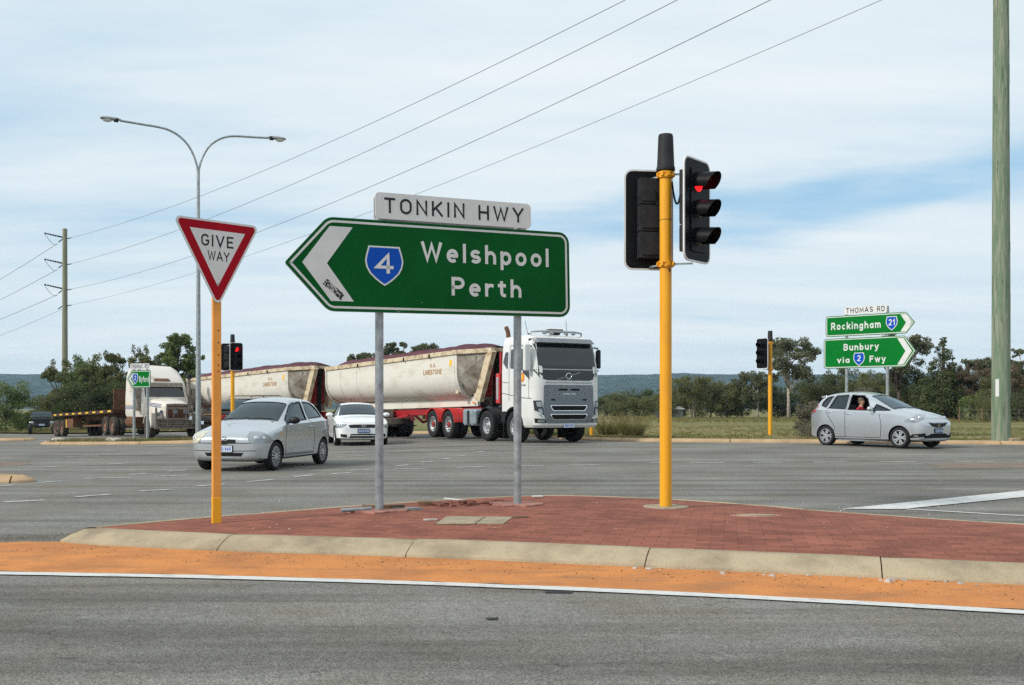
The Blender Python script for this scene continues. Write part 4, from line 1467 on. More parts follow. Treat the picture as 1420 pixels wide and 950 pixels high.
# ------------------------------------------------------------------ power poles and lines
timber = pm('treated_pole_timber', (0.145, 0.205, 0.130), 0.85, vscale=2.6, col2=(0.27, 0.28, 0.21), thr=(0.45, 0.60), bump=0.9, bscale=14, stretch=(5, 5, 0.35), detail=8)
timber_dark = pm('pole_grain', (0.07, 0.09, 0.055), 0.9, var=0.2)


def power_pole(label, x, d, z0, height, r0, r1, arms, wood, bands):
    t = thing('power_pole', label, 'power pole', (x, d, z0), 0, 'timber power poles')
    mb = MB()
    n, k = 40, 28
    vv, ff = [], []
    for i in range(k + 1):
        f = i / k
        for q in range(n):
            a = 2 * PI * q / n
            rr = (r0 + (r1 - r0) * f) * (1 + 0.02 * noise.noise(Vector((math.cos(a) * 1.6, math.sin(a) * 1.6, f * 6))) + 0.010 * noise.noise(Vector((math.cos(a) * 9, math.sin(a) * 9, f * 5))))
            vv.append((rr * math.cos(a), rr * math.sin(a), -0.3 + (height + 0.3) * f))
    for i in range(k):
        for q in range(n):
            ff.append((i * n + q, i * n + (q + 1) % n, (i + 1) * n + (q + 1) % n, (i + 1) * n + q))
    ff.append(tuple(k * n + q for q in range(n)))
    mb.add(vv, ff)
    pole = mb.build('pole', wood, t, smooth=60)
    rr_ = random.Random(int(height * 7))
    mb = MB()
    for i in range(70 if bands else 6):     # drying checks in the timber
        a = rr_.uniform(PI, 2 * PI); zc = rr_.uniform(0.5, min(height, 14)); ln = rr_.uniform(0.08, 0.7)
        f = zc / height
        r_ = (r0 + (r1 - r0) * f) * 1.004
        w = rr_.uniform(0.004, 0.009)
        e = Vector((-math.sin(a), math.cos(a), 0))
        c = Vector((math.cos(a) * r_, math.sin(a) * r_, zc))
        mb.box(c, (0.008, w, ln), rot=a)
    tag(mb.build('crack', timber_dark, pole), kind='stuff')
    if arms:
        for za, has in arms:
            zl = za - z0
            f = zl / height
            rp = r0 + (r1 - r0) * f
            if has:
                mb = MB()
                mb.cyl((-rp * .8, -0.05, zl + 0.12), (-rp - 1.75, -0.35, zl + 0.52), 0.075, 0.045, n=10)
                for q in range(7):
                    c = Vector((-rp - 0.15, -0.08, zl + 0.17)).lerp(Vector((-rp - 1.6, -0.33, zl + 0.48)), q / 6)
                    mb.cyl(c, c + Vector((-0.03, -0.006, 0.008)), 0.11, n=10)
                mb.build('insulator', M['grey_plastic'], t, smooth=40)
                mb = MB()
                a_ = Vector((rp + 0.5, 0.0, zl + 0.06)); e_ = Vector((-rp - 1.75, -0.35, zl + 0.5)); b_ = Vector((-rp - 0.75, 0.35, zl - 0.5))
                mb.tube([e_ * (1 - s) ** 2 + (e_ + b_ + Vector((0.6, 0.2, -1.9))) / 2 * 2 * s * (1 - s) + b_ * s * s for s in [i / 10 for i in range(11)]], 0.022, 6)
                mb.build('jumper', M['grey_plastic'], t, smooth=60)
            mb = MB()
            mb.cyl((rp * .9, 0, zl), (rp + 0.55, -0.35, zl + 0.02), 0.05, n=8)
            mb.build('strain_insulator', M['grey_plastic'], t, smooth=40)
            mb = MB()
            mb.cyl((-rp * .9, 0, zl - 0.02), (-rp - 0.6, 0.4, zl - 0.3), 0.05, n=8)
            mb.build('strain_insulator', M['grey_plastic'], t, smooth=40)
    return t, pole


RPX, RPD = 15.21, 31.4
rz_ = gz(RPX, RPD) + 0.09
tp, pl = power_pole('thick green-stained timber pole at the right kerb, with a small white marker strip', RPX, RPD, rz_, 20.8, 0.285, 0.195, [(19.83, False), (18.99, False), (17.35, False), (15.41, False)], timber, True)
mb = MB()
ca = rad(222)
rr_ = 0.283
zc = 1.25 + (566 - 538) * 31.2 / 1400 - rz_
for i in range(4):
    a = ca + (i - 1.5) * 0.09
    mb.box((rr_ * math.cos(a), rr_ * math.sin(a), zc + 0.012 * (i % 2)), (0.008, 0.028, 0.54), rot=a)
mb.build('marker_strip', M['sign_white'], pl)
MB().box((0.27, -0.25, 0.05), (0.35, 0.2, 0.12), rot=0.3).build('footing', M['concrete'], tp, bevel=0.03)

LPX, LPD = at(90, 105), 105.0
lz_ = gz(LPX, LPD)
ZA = [18.88, 16.18, 13.55, 11.90]
ZB = [19.83, 18.99, 17.35, 15.41]
SAG = [1.63, 1.59, 1.76, 1.37]
power_pole('distant timber power pole with three insulator arms, rising from trees', LPX, LPD, lz_, 20.2 - 0.3 - lz_, 0.31, 0.23, [(z, i < 3) for i, z in enumerate(ZA)], pm('old_pole_timber', (0.19, 0.20, 0.145), 0.9, vscale=2.2, col2=(0.28, 0.27, 0.20), thr=(0.40, 0.66), stretch=(5, 5, 0.35)), False)
wire_mat = pm('line_wire', (0.11, 0.12, 0.13), 0.5, var=0.1)
names = ['topmost of the four overhead wires crossing the sky to the right', 'second from the top of the overhead wires crossing the sky', 'third from the top of the overhead wires crossing the sky', 'lowest and thinnest of the overhead wires crossing the sky']
for i in range(4):
    a = Vector((at(97, 105), 105.0 - .3, ZA[i])); b = Vector((15.06, 31.0, ZB[i]))
    pts = []
    for q in range(41):
        f = q / 40
        p = a.lerp(b, f); p.z -= 4 * SAG[i] * f * (1 - f)
        pts.append(p)
    o = MB().tube(pts, 0.014 if i < 3 else 0.010, 6).build('power_line', wire_mat, smooth=60)
    tag(o, names[i], 'power line', 'overhead lines on the right of the far pole')
ZL0 = [18.43, 15.72, 13.10, 11.60]; ZL1 = [17.79, 15.61, 13.59, 10.22]
names = ['topmost wire running left from the distant power pole', 'second wire down running left from the distant power pole', 'third wire down running left from the distant power pole', 'lowest wire running left from the distant power pole']
for i in range(4):
    a = Vector((LPX - 0.95 if i < 3 else LPX - .4, LPD + 0.4, ZL0[i] + (0.0))); b = Vector((-135.1, 220.0, ZL1[i]))
    pts = []
    for q in range(31):
        f = q / 30
        p = a.lerp(b, f); p.z -= 4 * 1.0 * f * (1 - f)
        pts.append(p)
    o = MB().tube(pts, 0.022 if i < 3 else 0.016, 6).build('power_line', wire_mat, smooth=60)
    tag(o, names[i], 'power line', 'overhead lines on the left of the far pole')

# ------------------------------------------------------------------ small things on the island and verge
def on_isle(px, py):
    d = (EYE - ISLE) * FPX / (py - HPX)
    return Vector((at(px, d), d, ISLE))


a, b, c, d = on_isle(604, 727.5), on_isle(700, 727), on_isle(713, 718), on_isle(619, 717.5)
tt = thing('pit_cover', 'two pale rectangular concrete lids side by side in the brick paving', 'pit cover', ((a + c) / 2))
o_ = (a + c) / 2
for f0, f1 in ((0.0, 0.565), (0.585, 0.985)):
    q = [a.lerp(b, f0), a.lerp(b, f1), d.lerp(c, f1), d.lerp(c, f0)]
    mb = MB(); mb.prism([(p.x - o_.x, p.y - o_.y) for p in q], -0.03, 0.012)
    mb.build('lid', M['concrete_pale'], tt, bevel=0.004)
mb = MB(); q = [a.lerp(b, -.01), a.lerp(b, 1.0), d.lerp(c, 1.0), d.lerp(c, -.01)]
mb.prism([(p.x - o_.x, p.y - o_.y) for p in q], -0.03, 0.004); mb.build('surround', M['trim'], tt)
c0 = on_isle(1048, 716)
tt = thing('pit_cover', 'small oval concrete lid in the brick paving right of the tall signal post', 'pit cover', c0)
MB().prism([(0.27 * math.cos(k * PI / 12), 0.135 * math.sin(k * PI / 12)) for k in range(24)], -0.03, 0.012).build('surround', M['rubble_red'], tt, bevel=0.004)
MB().prism([(0.20 * math.cos(k * PI / 12), 0.085 * math.sin(k * PI / 12)) for k in range(24)], 0.0, 0.018).build('lid', M['concrete_pale'], tt, bevel=0.004)

p = on_isle(529, 709.5)
o = MB().box((0, 0, 0.03), (0.46, 0.09, 0.075)).build('timber_offcut', M['wood'], bevel=0.005)
o.location = p + Vector((0.0, 0.16, -0.01)); o.rotation_euler = (0, 0, 0.08)
tag(o, 'short brown timber block lying behind the left post of the large sign', 'timber')
o = MB().tube([(-0.16, 0, 0.03), (0.17, 0.03, 0.035)], 0.022, 10).build('pipe_piece', M['galv'], smooth=50)
o.location = on_isle(494, 711); o.rotation_euler = (0, 0, 0.35)
tag(o, 'short grey pipe lying left of the timber block on the bricks', 'pipe')
mb = MB(); mb.prism([(-.2, -.02), (.1, -.05), (.24, .0), (.12, .04), (-.1, .05)], 0, 0.03)
o = mb.build('metal_debris', M['sign_edge'], bevel=0.004); o.location = on_isle(556, 707.5)
tag(o, 'flat grey fragment lying right of the timber block', 'debris')
mb = MB(); mb.prism([(-.14, -.03), (.12, -.05), (.13, .03), (-.1, .05)], 0, 0.035)
o = mb.build('broken_brick', M['wood'], bevel=0.006); o.location = on_isle(595, 699); o.rotation_euler = (0.1, 0, 0)
tag(o, 'brown broken slab on the bricks between the two sign posts', 'debris')
mb = MB(); mb.box((0, 0, 0.03), (0.34, 0.03, 0.012))
o = mb.build('white_strip', M['sign_white'], bevel=0.003); o.location = on_isle(634, 696.3); o.rotation_euler = (0, 0.06, -0.35)
tag(o, 'thin white strip lying on the rubble left of the right sign post', 'debris')
mb = MB(); mb.box((0, 0, 0.012), (0.14, 0.05, 0.018))
o = mb.build('concrete_chip', M['stone'], bevel=0.004); o.location = on_isle(597, 722.5); o.rotation_euler = (0, 0, 0.1)
tag(o, 'flat pale chip left of the pair of concrete lids', 'debris')
mb = MB(); mb.box((0, 0, 0.012), (0.16, 0.04, 0.018))
o = mb.build('concrete_chip', M['wood'], bevel=0.004); o.location = on_isle(722, 718.5); o.rotation_euler = (0, 0, 0.15)
tag(o, 'flat brown sliver right of the pair of concrete lids', 'debris')
mb = MB(); mb.box((0, 0, 0.012), (0.13, 0.06, 0.012))
o = mb.build('paper_scrap', M['sign_white'], bevel=0.003); o.location = on_isle(745, 689.5); o.rotation_euler = (0, 0, 0.2)
tag(o, 'white scrap on the bricks right of the right sign post', 'litter')
# heaved bricks by the right post
mb = MB()
rr_ = random.Random(12)
for i in range(26):
    px = rr_.uniform(606, 705); py = 700 - (px - 606) * 0.035 + rr_.uniform(-3.5, 3.0)
    q = on_isle(px, py)
    mb.box((q.x, q.y, ISLE + rr_.uniform(-0.01, 0.02)), (rr_.uniform(.06, .2), rr_.uniform(.05, .1), rr_.uniform(.02, .05)), Matrix.Rotation(rr_.uniform(0, 3), 3, 'Z') @ Matrix.Rotation(rr_.uniform(-.3, .3), 3, 'X'))
o = mb.build('broken_paving', pm('broken_brick_clay', (0.20, 0.075, 0.055), 0.9, var=0.4, vscale=9), bevel=0.005)
tag(o, 'rubble of broken red bricks heaved up beside the right sign post', 'rubble', kind='stuff')


def pebbles(name, label, n, sampler, r0, r1, mat, seed):
    rr_ = random.Random(seed)
    mb = MB()
    for i in range(n):
        x, y, z = sampler(rr_)
        r_ = r0 + (r1 - r0) * rr_.random() ** 3
        vs_ = [(-1, -1, -.4), (1, -1, -.4), (1, 1, -.4), (-1, 1, -.4), (-.6, -.6, .7), (.6, -.7, .6), (.7, .6, .7), (-.5, .6, .6)]
        R = Matrix.Rotation(rr_.uniform(0, 6), 3, 'Z')
        sx, sy, sz = rr_.uniform(.6, 1.4), rr_.uniform(.6, 1.2), rr_.uniform(.5, 1)
        mb.add([Vector((x, y, z)) + R @ Vector((p[0] * sx * rr_.uniform(.8, 1.2), p[1] * sy, p[2] * sz)) * r_ for p in vs_], [(0, 3, 2, 1), (4, 5, 6, 7), (0, 1, 5, 4), (1, 2, 6, 5), (2, 3, 7, 6), (3, 0, 4, 7)])
    return tag(mb.build(name, mat), label, 'gravel', kind='stuff')


def along(line, lo, hi, z):
    P = resample([Vector(p) for p in line], 0.2)

    def f(r):
        i = r.randrange(len(P) - 1)
        p = P[i].lerp(P[i + 1], r.random())
        tdir = (P[i + 1] - P[i]).normalized()
        nn = Vector((-tdir.y, tdir.x))
        p = p + nn * (lo + (hi - lo) * r.random())
        return p.x, p.y, gz(p.x, p.y) + z
    return f


base_line = [(-4.2, 9.38), (-3.2, 8.96), (-2.37, 8.73), (-0.73, 8.40), (1.23, 7.82), (3.31, 7.20), (4.5, 6.8)]
pebbles('gravel', 'dark grit lying on the orange sand below the kerb', 900, along(base_line, -0.62, -0.01, 0.005), 0.0012, 0.0075, pm('dark_grit', (0.10, 0.055, 0.03), 0.9, var=0.4, vscale=20), 2)
pebbles('gravel', 'pale stone chips along the foot of the kerb', 46, along([(0.9, 7.93), (1.9, 7.64), (3.31, 7.20)], -0.16, -0.01, 0.008), 0.004, 0.026, M['stone'], 3)
pebbles('gravel', 'loose stones scattered over the brick paving', 240, lambda r: (*on_isle(r.uniform(330, 1380), r.uniform(694, 735) + 0.0).xy, ISLE + 0.004), 0.0015, 0.009, M['stone'], 4)
pebbles('gravel', 'grey gravel swept against the nose of the brick island', 500, along([(-6.2, 9.75), (-5.2, 9.62), (-4.5, 9.60), (-4.15, 9.95), (-3.4, 10.7)], -0.10, 0.32, 0.003), 0.003, 0.013, pm('grey_grit', (0.17, 0.15, 0.12), 0.9, var=0.4, vscale=20), 5)
pebbles('gravel', 'grey gravel swept along the back edge of the brick island', 420, along([(-0.4, 13.35), (0.57, 13.55), (1.35, 13.32), (2.15, 12.9), (2.9, 12.25)], -0.05, 0.35, 0.003), 0.003, 0.014, pm('grey_grit_pale', (0.2, 0.18, 0.15), 0.9, var=0.4, vscale=20), 6)

bx, bd = at(820, 36.6), 36.6
tt = thing('marker_post', 'short yellow marker post on the verge behind the white truck', 'bollard', (bx, bd, gz(bx, bd) + 0.09))
MB().cyl((0, 0, -0.05), (0, 0, 0.34), 0.06, n=14).build('post', M['yellow'], tt, smooth=40)
MB().lathe([(0.064, 0.335), (0.064, 0.36), (0.03, 0.385), (0, 0.388)], 14).build('cap', M['yellow'], tt, smooth=40)
# ------------------------------------------------------------------ car bodies: lofted sections, hollowed, windows cut through


def loft_mesh(name, stations, half, mat, subdiv=2, crease=None):
    """stations: x and half section points (y, z) from the belly centre to the roof centre"""
    k = len(half[0])
    vv, ff = [], []
    ring = 2 * k - 2
    for x, sec in zip(stations, half):
        vv += [(x, y, z) for y, z in sec]
        vv += [(x, -y, z) for y, z in reversed(sec[1:-1])]
    for i in range(len(stations) - 1):
        for q in range(ring):
            q2 = (q + 1) % ring
            ff.append((i * ring + q, i * ring + q2, (i + 1) * ring + q2, (i + 1) * ring + q))
    for e, base in ((0, 0), (1, (len(stations) - 1) * ring)):
        for q in range(k - 1):
            a, b = q, q + 1
            c, d = (ring - b) % ring, (ring - a) % ring
            f = [a, b, c, d]
            f = [base + v for i_, v in enumerate(f) if v not in f[:i_]]
            ff.append(tuple(f if e == 0 else reversed(f)))
    me = bpy.data.meshes.new(name)
    me.from_pydata(vv, [], ff)
    bm = bmesh.new(); bm.from_mesh(me)
    bmesh.ops.recalc_face_normals(bm, faces=bm.faces)
    if crease:
        cl = bm.edges.layers.float.new('crease_edge')
        for e in bm.edges:
            a, b = e.verts[0].index % ring, e.verts[1].index % ring
            if a == b:
                idx = a if a < k else ring - a
                if idx in crease: e[cl] = crease[idx]
    bm.to_mesh(me); bm.free()
    me.materials.append(mat)
    o = bpy.data.objects.new(name, me)
    COL.objects.link(o)
    if subdiv:
        s = o.modifiers.new('s', 'SUBSURF'); s.levels = subdiv; s.render_levels = subdiv
    return o


def apply_mods(o):
    dg = bpy.context.evaluated_depsgraph_get()
    me = bpy.data.meshes.new_from_object(o.evaluated_get(dg), depsgraph=dg)
    o.modifiers.clear()
    old = o.data
    o.data = me
    bpy.data.meshes.remove(old)
    return o


def cut(o, cutters):
    for c in cutters:
        m = o.modifiers.new('b', 'BOOLEAN')
        m.operation = 'DIFFERENCE'; m.solver = 'EXACT'; m.object = c
        m.material_mode = 'TRANSFER'
    apply_mods(o)
    for c in cutters:
        me = c.data
        bpy.data.objects.remove(c)
        bpy.data.meshes.remove(me)


def bvh_of(o):
    me = o.data
    return BVHTree.FromPolygons([v.co.copy() for v in me.vertices], [tuple(p.vertices) for p in me.polygons])


def dense_poly(poly, cuts=3):
    """triangulate an outline and refine it, for draping on a surface"""
    bm = bmesh.new()
    vs_ = [bm.verts.new((p[0], p[1], 0)) for p in poly]
    es = [bm.edges.new((vs_[i], vs_[(i + 1) % len(vs_)])) for i in range(len(vs_))]
    bmesh.ops.triangle_fill(bm, edges=es, use_beauty=True)
    xs = [p[0] for p in poly]; ys = [p[1] for p in poly]
    for axis, a, b in ((0, min(xs), max(xs)), (1, min(ys), max(ys))):
        n = max(2, min(16, int((b - a) / 0.045) + 1)) if cuts else 1
        for i in range(1, n):
            q = a + (b - a) * i / n
            bmesh.ops.bisect_plane(bm, geom=bm.verts[:] + bm.edges[:] + bm.faces[:], plane_co=(q, 0, 0) if axis == 0 else (0, q, 0), plane_no=(1, 0, 0) if axis == 0 else (0, 1, 0))
    bm.verts.index_update()
    vv = [(v.co.x, v.co.y) for v in bm.verts]
    ff = [tuple(v.index for v in f.verts) for f in bm.faces]
    bm.free()
    return vv, ff


def drape(name, bvh, poly, place, direction, lift, mat, parent, thick=0.02, smooth=40, mb=None):
    """lay an outline on a body: place(u, v) gives the ray start, direction the way it travels"""
    vv, ff = dense_poly(poly)
    dvec = Vector(direction).normalized()
    pts, miss = [], []
    for u, v in vv:
        s = Vector(place(u, v))
        loc, nor, idx, dist = bvh.ray_cast(s, dvec)
        pts.append(loc - dvec * lift if loc is not None else None)
    good = [p for p in pts if p is not None]
    if not good: return None
    for i, p in enumerate(pts):
        if p is None:
            s = Vector(place(*vv[i]))
            q = min(good, key=lambda g: ((g - s) - dvec * (g - s).dot(dvec)).length)
            pts[i] = s + dvec * (q - s).dot(dvec)
    n = len(pts)
    own = mb is None
    mb = mb or MB()
    allp = pts + [p + dvec * thick for p in pts]
    cnt = {}
    for f in ff:
        for i in range(len(f)):
            e = (f[i], f[(i + 1) % len(f)])
            cnt[tuple(sorted(e))] = cnt.get(tuple(sorted(e)), []) + [e]
    nf = list(ff) + [tuple(n + i for i in reversed(f)) for f in ff]
    for k_, es in cnt.items():
        if len(es) == 1:
            a, b = es[0]
            nf.append((b, a, n + a, n + b))
    mb.add(allp, nf)
    if own: return mb.build(name, mat, parent, smooth=smooth)


def strip_on(mb, bvh, pts, place, direction, w, lift=0.0015):
    dvec = Vector(direction)
    P = [Vector(p) for p in pts]
    Q = []
    for a, b in zip(P[:-1], P[1:]):
        n = max(1, int((b - a).length / 0.05))
        Q += [a.lerp(b, i / n) for i in range(n)]
    Q.append(P[-1])
    vv = []
    for i, p in enumerate(Q):
        t = (Q[min(i + 1, len(Q) - 1)] - Q[max(i - 1, 0)]).normalized()
        nn = Vector((-t.y, t.x))
        for sg in (-1, 1):
            q = p + nn * sg * w / 2
            loc = bvh.ray_cast(Vector(place(q.x, q.y)), dvec)[0]
            vv.append(loc - dvec * lift if loc is not None else None)
    for i in range(len(Q) - 1):
        q = [vv[2 * i], vv[2 * i + 1], vv[2 * i + 3], vv[2 * i + 2]]
        if all(x is not None for x in q): mb.add(q, [(0, 1, 2, 3)])


def wheel(parent, c, r, w, side, style, tyre, rim, name='wheel'):
    """side +1: outer face towards +y"""
    Mx = Matrix.Translation(c) @ Matrix.Rotation(-side * PI / 2, 4, 'X')
    mb = MB()
    h = w / 2
    rr = r * 0.71 if style != 'truck' else r * 0.56
    mb.lathe([(rr, -h * .85), (r * .90, -h), (r * .965, -h * .9), (r, -h * .6), (r * 1.002, 0), (r, h * .6), (r * .965, h * .9), (r * .90, h), (rr * 1.06, h * .93), (rr, h * .80)], 36, Mx)
    o = mb.build(name, tyre, parent, smooth=50)
    mb = MB()
    if style == 'cover':      # full wheel trim, many slots
        mb.lathe([(0, h * .86), (rr * .25, h * .88), (rr * .9, h * .80), (rr, h * .78), (rr, h * .55)], 36, Mx)
        ns = 15
        for i in range(ns):
            a = 2 * PI * i / ns
            R = Mx @ Matrix.Rotation(a, 4, 'Z')
            mb.add([R @ Vector(p) for p in ((rr * .34, -.006, h * .895), (rr * .92, -.016, h * .82), (rr * .92, .016, h * .82), (rr * .34, .006, h * .895))], [(0, 1, 2, 3)], m=1)
    elif style == 'spoke':
        mb.lathe([(rr, h * .85), (rr * .93, h * .86), (rr * .90, h * .70), (rr * .86, h * .2)], 36, Mx)
        mb.lathe([(0, h * .25), (rr * .9, h * .2)], 24, Mx, m=1)
        ns = 5
        for i in range(ns):
            for da in (-.2, .2):
                a = 2 * PI * i / ns + da
                R = Mx @ Matrix.Rotation(a, 4, 'Z')
                p = [R @ Vector(q) for q in ((rr * .10, -.020, h * .78), (rr * .93, -.020, h * .76), (rr * .93, .020, h * .76), (rr * .10, .020, h * .78), (rr * .10, -.020, h * .5), (rr * .93, -.026, h * .45), (rr * .93, .026, h * .45), (rr * .10, .020, h * .5))]
                mb.add(p, [(0, 1, 2, 3), (0, 4, 5, 1), (3, 2, 6, 7)])
        mb.lathe([(0, h * .84), (rr * .2, h * .82), (rr * .22, h * .6)], 16, Mx)
    else:                     # truck: dished disc with hand holes and a hub
        d = h * .35
        mb.lathe([(rr, h * .84), (rr * .94, h * .86), (rr * .90, h * .55), (rr * .55, d), (rr * .34, d + .02), (rr * .34, h * .75), (rr * .26, h * .82), (0, h * .84)], 32, Mx, mats=[0, 0, 0, 0, 1, 1, 1])
        for i in range(10):
            a = 2 * PI * i / 10
            c_ = Mx @ Matrix.Rotation(a, 4, 'Z') @ Vector((rr * .70, 0, h * .46))
            c2 = Mx @ Matrix.Rotation(a, 4, 'Z') @ Vector((rr * .70, 0, h * .40))
            dirv = (Mx.to_3x3() @ Vector((0, 0, 1)))
            mb.cyl(c2, c_ + dirv * .012, rr * .085, n=10, m=2)
    mb.build('rim', [rim, M['trim'] if style != 'truck' else M['hub'], M['under']], o, smooth=35)
    return o


M['hub'] = pm('wheel_hub_red', (0.28, 0.03, 0.02), 0.5, var=0.3, vscale=10)


def sec(zb, w, zm, zs, wg, wr, zr, zc, zg=0.025):
    return [(0, zb), (w * .80, zb), (w * .965, zb + .07), (w, zm), (w * .985, zs), (wg, zs + zg), (wr, zr), (wr * .55, zr * .25 + zc * .75), (0, zc)]


def prism_cutter(poly3, direction, depth0, depth1, mat):
    d = Vector(direction).normalized()
    a = [Vector(p) + d * depth0 for p in poly3]
    b = [Vector(p) + d * depth1 for p in poly3]
    n = len(poly3)
    me = bpy.data.meshes.new('c')
    me.from_pydata([tuple(p) for p in a + b], [], [tuple(range(n)), tuple(range(2 * n - 1, n - 1, -1))] + [(i, (i + 1) % n, n + (i + 1) % n, n + i) for i in range(n)])
    bm = bmesh.new(); bm.from_mesh(me)
    bmesh.ops.recalc_face_normals(bm, faces=bm.faces)
    bm.to_mesh(me); bm.free()
    me.materials.append(mat)
    o = bpy.data.objects.new('c', me); COL.objects.link(o)
    return o


def cyl_cutter(x, z, r, y0, y1, mat):
    mb = MB(); mb.cyl((x, y0, z), (x, y1, z), r, n=40)
    o = mb.build('c', mat)
    return o


def car(name, label, loc, rz, S, group=None):
    t = thing(name, label, 'car', loc, rz, group)
    paint = S['paint']
    xs_, secs = [s[0] for s in S['st']], [sec(*s[1:]) for s in S['st']]
    body = loft_mesh('body', xs_, secs, paint, 2, {4: 0.55, 6: 0.3, 2: 0.55})
    apply_mods(body)
    full = bvh_of(body)
    # cabin cavity
    c0, c1 = S['cabin']
    cav = []
    for x, s in zip(xs_, S['st']):
        if c1 <= x <= c0:
            zb, w, zm, zs, wg, wr, zr, zc = s[1:9]
            cav.append((x, sec(0.36, w - .075, zm, zs, wg - .05, wr - .055, zr - .045, zc - .05)))
    cavity = loft_mesh('c', [c[0] for c in cav], [c[1] for c in cav], M['cabin'], 1)
    apply_mods(cavity)
    cutters = [cavity]
    R = S['r']
    for ax in (S['front'], S['rear']):
        for sg in (-1, 1):
            y0, y1 = (S['track'] / 2 - .16) * sg, 1.2 * sg
            cutters.append(cyl_cutter(ax, R, R * S.get('arch', 1.16), y0, y1, M['under']))
    for poly in S['side']:
        for sg in (-1, 1):
            cutters.append(prism_cutter([(x, 0, z) for x, z in poly], (0, sg, 0), 0.30, 1.2, M['trim']))
    wins = []
    for key in ('windscreen', 'rear_screen'):
        if key in S:
            (x0, y0, z0), (x1, y1, z1) = S[key]
            sgn = 1 if key == 'windscreen' else -1
            n_ = Vector((z1 - z0, 0, -(x1 - x0))).normalized() * 1.0
            if n_.z < 0: n_ = -n_
            quad = round_poly([(-y0, 0), (y0, 0), (y1, 1), (-y1, 1)], 0.06, 3)
            base, top = Vector((x0, 0, z0)), Vector((x1, 0, z1))
            def P3(u, v, base=base, top=top): return base.lerp(top, v) + Vector((0, u, 0))
            cutters.append(prism_cutter([P3(u, v) for u, v in quad], n_, -.16, .25, M['trim']))
            wins.append((key, quad, P3, n_))
    cut(body, cutters)
    body.parent = t
    me = body.data
    me.polygons.foreach_set('use_smooth', [True] * len(me.polygons))
    me.set_sharp_from_angle(angle=rad(38))
    # panes
    gmat = S.get('glass', M['glass'])
    open_ = S.get('open', ())
    for i, poly in enumerate(S['side']):
        for sg in (-1, 1):
            if (i, sg) in open_: continue
            gm = S.get('glass_rear', gmat) if i in S.get('rear_panes', ()) else gmat
            drape('side_window', full, inset(poly if sum(poly[k][0] * poly[(k + 1) % len(poly)][1] - poly[(k + 1) % len(poly)][0] * poly[k][1] for k in range(len(poly))) > 0 else poly[::-1], -.004), lambda u, v: (u, 1.6 * sg, v), (0, -sg, 0), -.016, gm, t, thick=0.004)
    for key, quad, P3, n_ in wins:
        drape(key, full, [(u * 1.005, v * 1.01 - .005) for u, v in quad], lambda u, v: P3(u, v) + n_ * .5, -n_, -.012, gmat, t, thick=0.004)
    # dark band round the windscreen glass foot
    # wheels
    rims = S.get('rims', ('spoke', 'spoke'))
    for ax, stl in ((S['front'], rims[0]), (S['rear'], rims[1])):
        for sg in (-1, 1):
            wheel(t, Vector((ax, sg * (S['track'] / 2), R)), R, S.get('tw', .19), sg, stl, M['tyre'], M['rim'])
    # panel gaps
    mb = MB()
    for line in S.get('seams', ()):
        for sg in (-1, 1):
            strip_on(mb, full, line, lambda u, v: (u, 1.6 * sg, v), (0, -sg, 0), .015)
    for line in S.get('front_seams', ()):
        strip_on(mb, full, line, lambda u, v: (3.5, u, v), (-1, 0, 0), .013)
        strip_on(mb, full, [(-u, v) for u, v in line], lambda u, v: (3.5, u, v), (-1, 0, 0), .013)
    if mb.v: mb.build('panel_gap', M['trim'], body)
    # rubber round the side glass
    for poly in S['side']:
        for sg in (-1, 1):
            mb = MB()
            strip_on(mb, full, list(poly) + [poly[0]], lambda u, v: (u, 1.6 * sg, v), (0, -sg, 0), .028, .002)
            if mb.v: mb.build('window_trim', M['trim'], body)
    # draped front details: name, outline in (y, z), material, lift, mirrored
    for nm, poly, mt, lift, both in S.get('nose', ()):
        sides = (1, -1) if both else (1,)
        for sg in sides:
            pp = [(u * sg, v) for u, v in poly]
            if sg < 0: pp = pp[::-1]
            d = (-1, 0, 0)
            drape(nm, full, pp, lambda u, v: (3.5, u, v), d, lift, mt, t, thick=.03)
    for nm, poly, mt, lift in S.get('corner', ()):      # seen obliquely from the front corner
        for sg in (1, -1):
            a = rad(S.get('corner_angle', 48))
            d = Vector((-math.cos(a), -sg * math.sin(a), 0))
            ux = Vector((-math.sin(a), sg * math.cos(a), 0)) * -1
            pp = [(u, v) for u, v in poly]
            o_ = Vector((S['corner_x'], sg * S['corner_y'], 0)) - d * 2
            mt_ = mt
            if isinstance(mt, tuple): mt_ = mt[0] if sg > 0 else mt[1]
            lamp = drape(nm, full, pp, lambda u, v: o_ + ux * u + Vector((0, 0, v)), d, lift, mt_, t, thick=.03)
            if nm == 'headlight' and lamp and S.get('bulbs'):
                mbb = MB()
                for bu, bv, br in S['bulbs']:
                    loc_ = full.ray_cast(o_ + ux * bu + Vector((0, 0, bv)), d)[0]
                    if loc_ is not None: mbb.ellipsoid(loc_ + d * br * .5, (br, br, br), 12, 8)
                if mbb.v: mbb.build('bulb', M['chrome'], lamp, smooth=60)
    for nm, poly, mt, lift in S.get('flank', ()):
        for sg in (-1, 1):
            drape(nm, full, poly, lambda u, v: (u, 1.6 * sg, v), (0, -sg, 0), lift, mt, t, thick=.02)
    # number plate
    px_, pz_, pw, ph, pmt, ptxt, pcol = S['plate']
    hit = full.ray_cast(Vector((3.5, 0, pz_)), Vector((-1, 0, 0)))[0]
    mb = MB(); mb.box((hit.x + .012, 0, pz_), (.016, pw + .02, ph + .02)); pf = mb.build('number_plate', M['trim'], t, bevel=.003)
    mb = MB(); mb.box((hit.x + .021, 0, pz_), (.006, pw, ph)); mb.build('plate_face', pmt, pf)
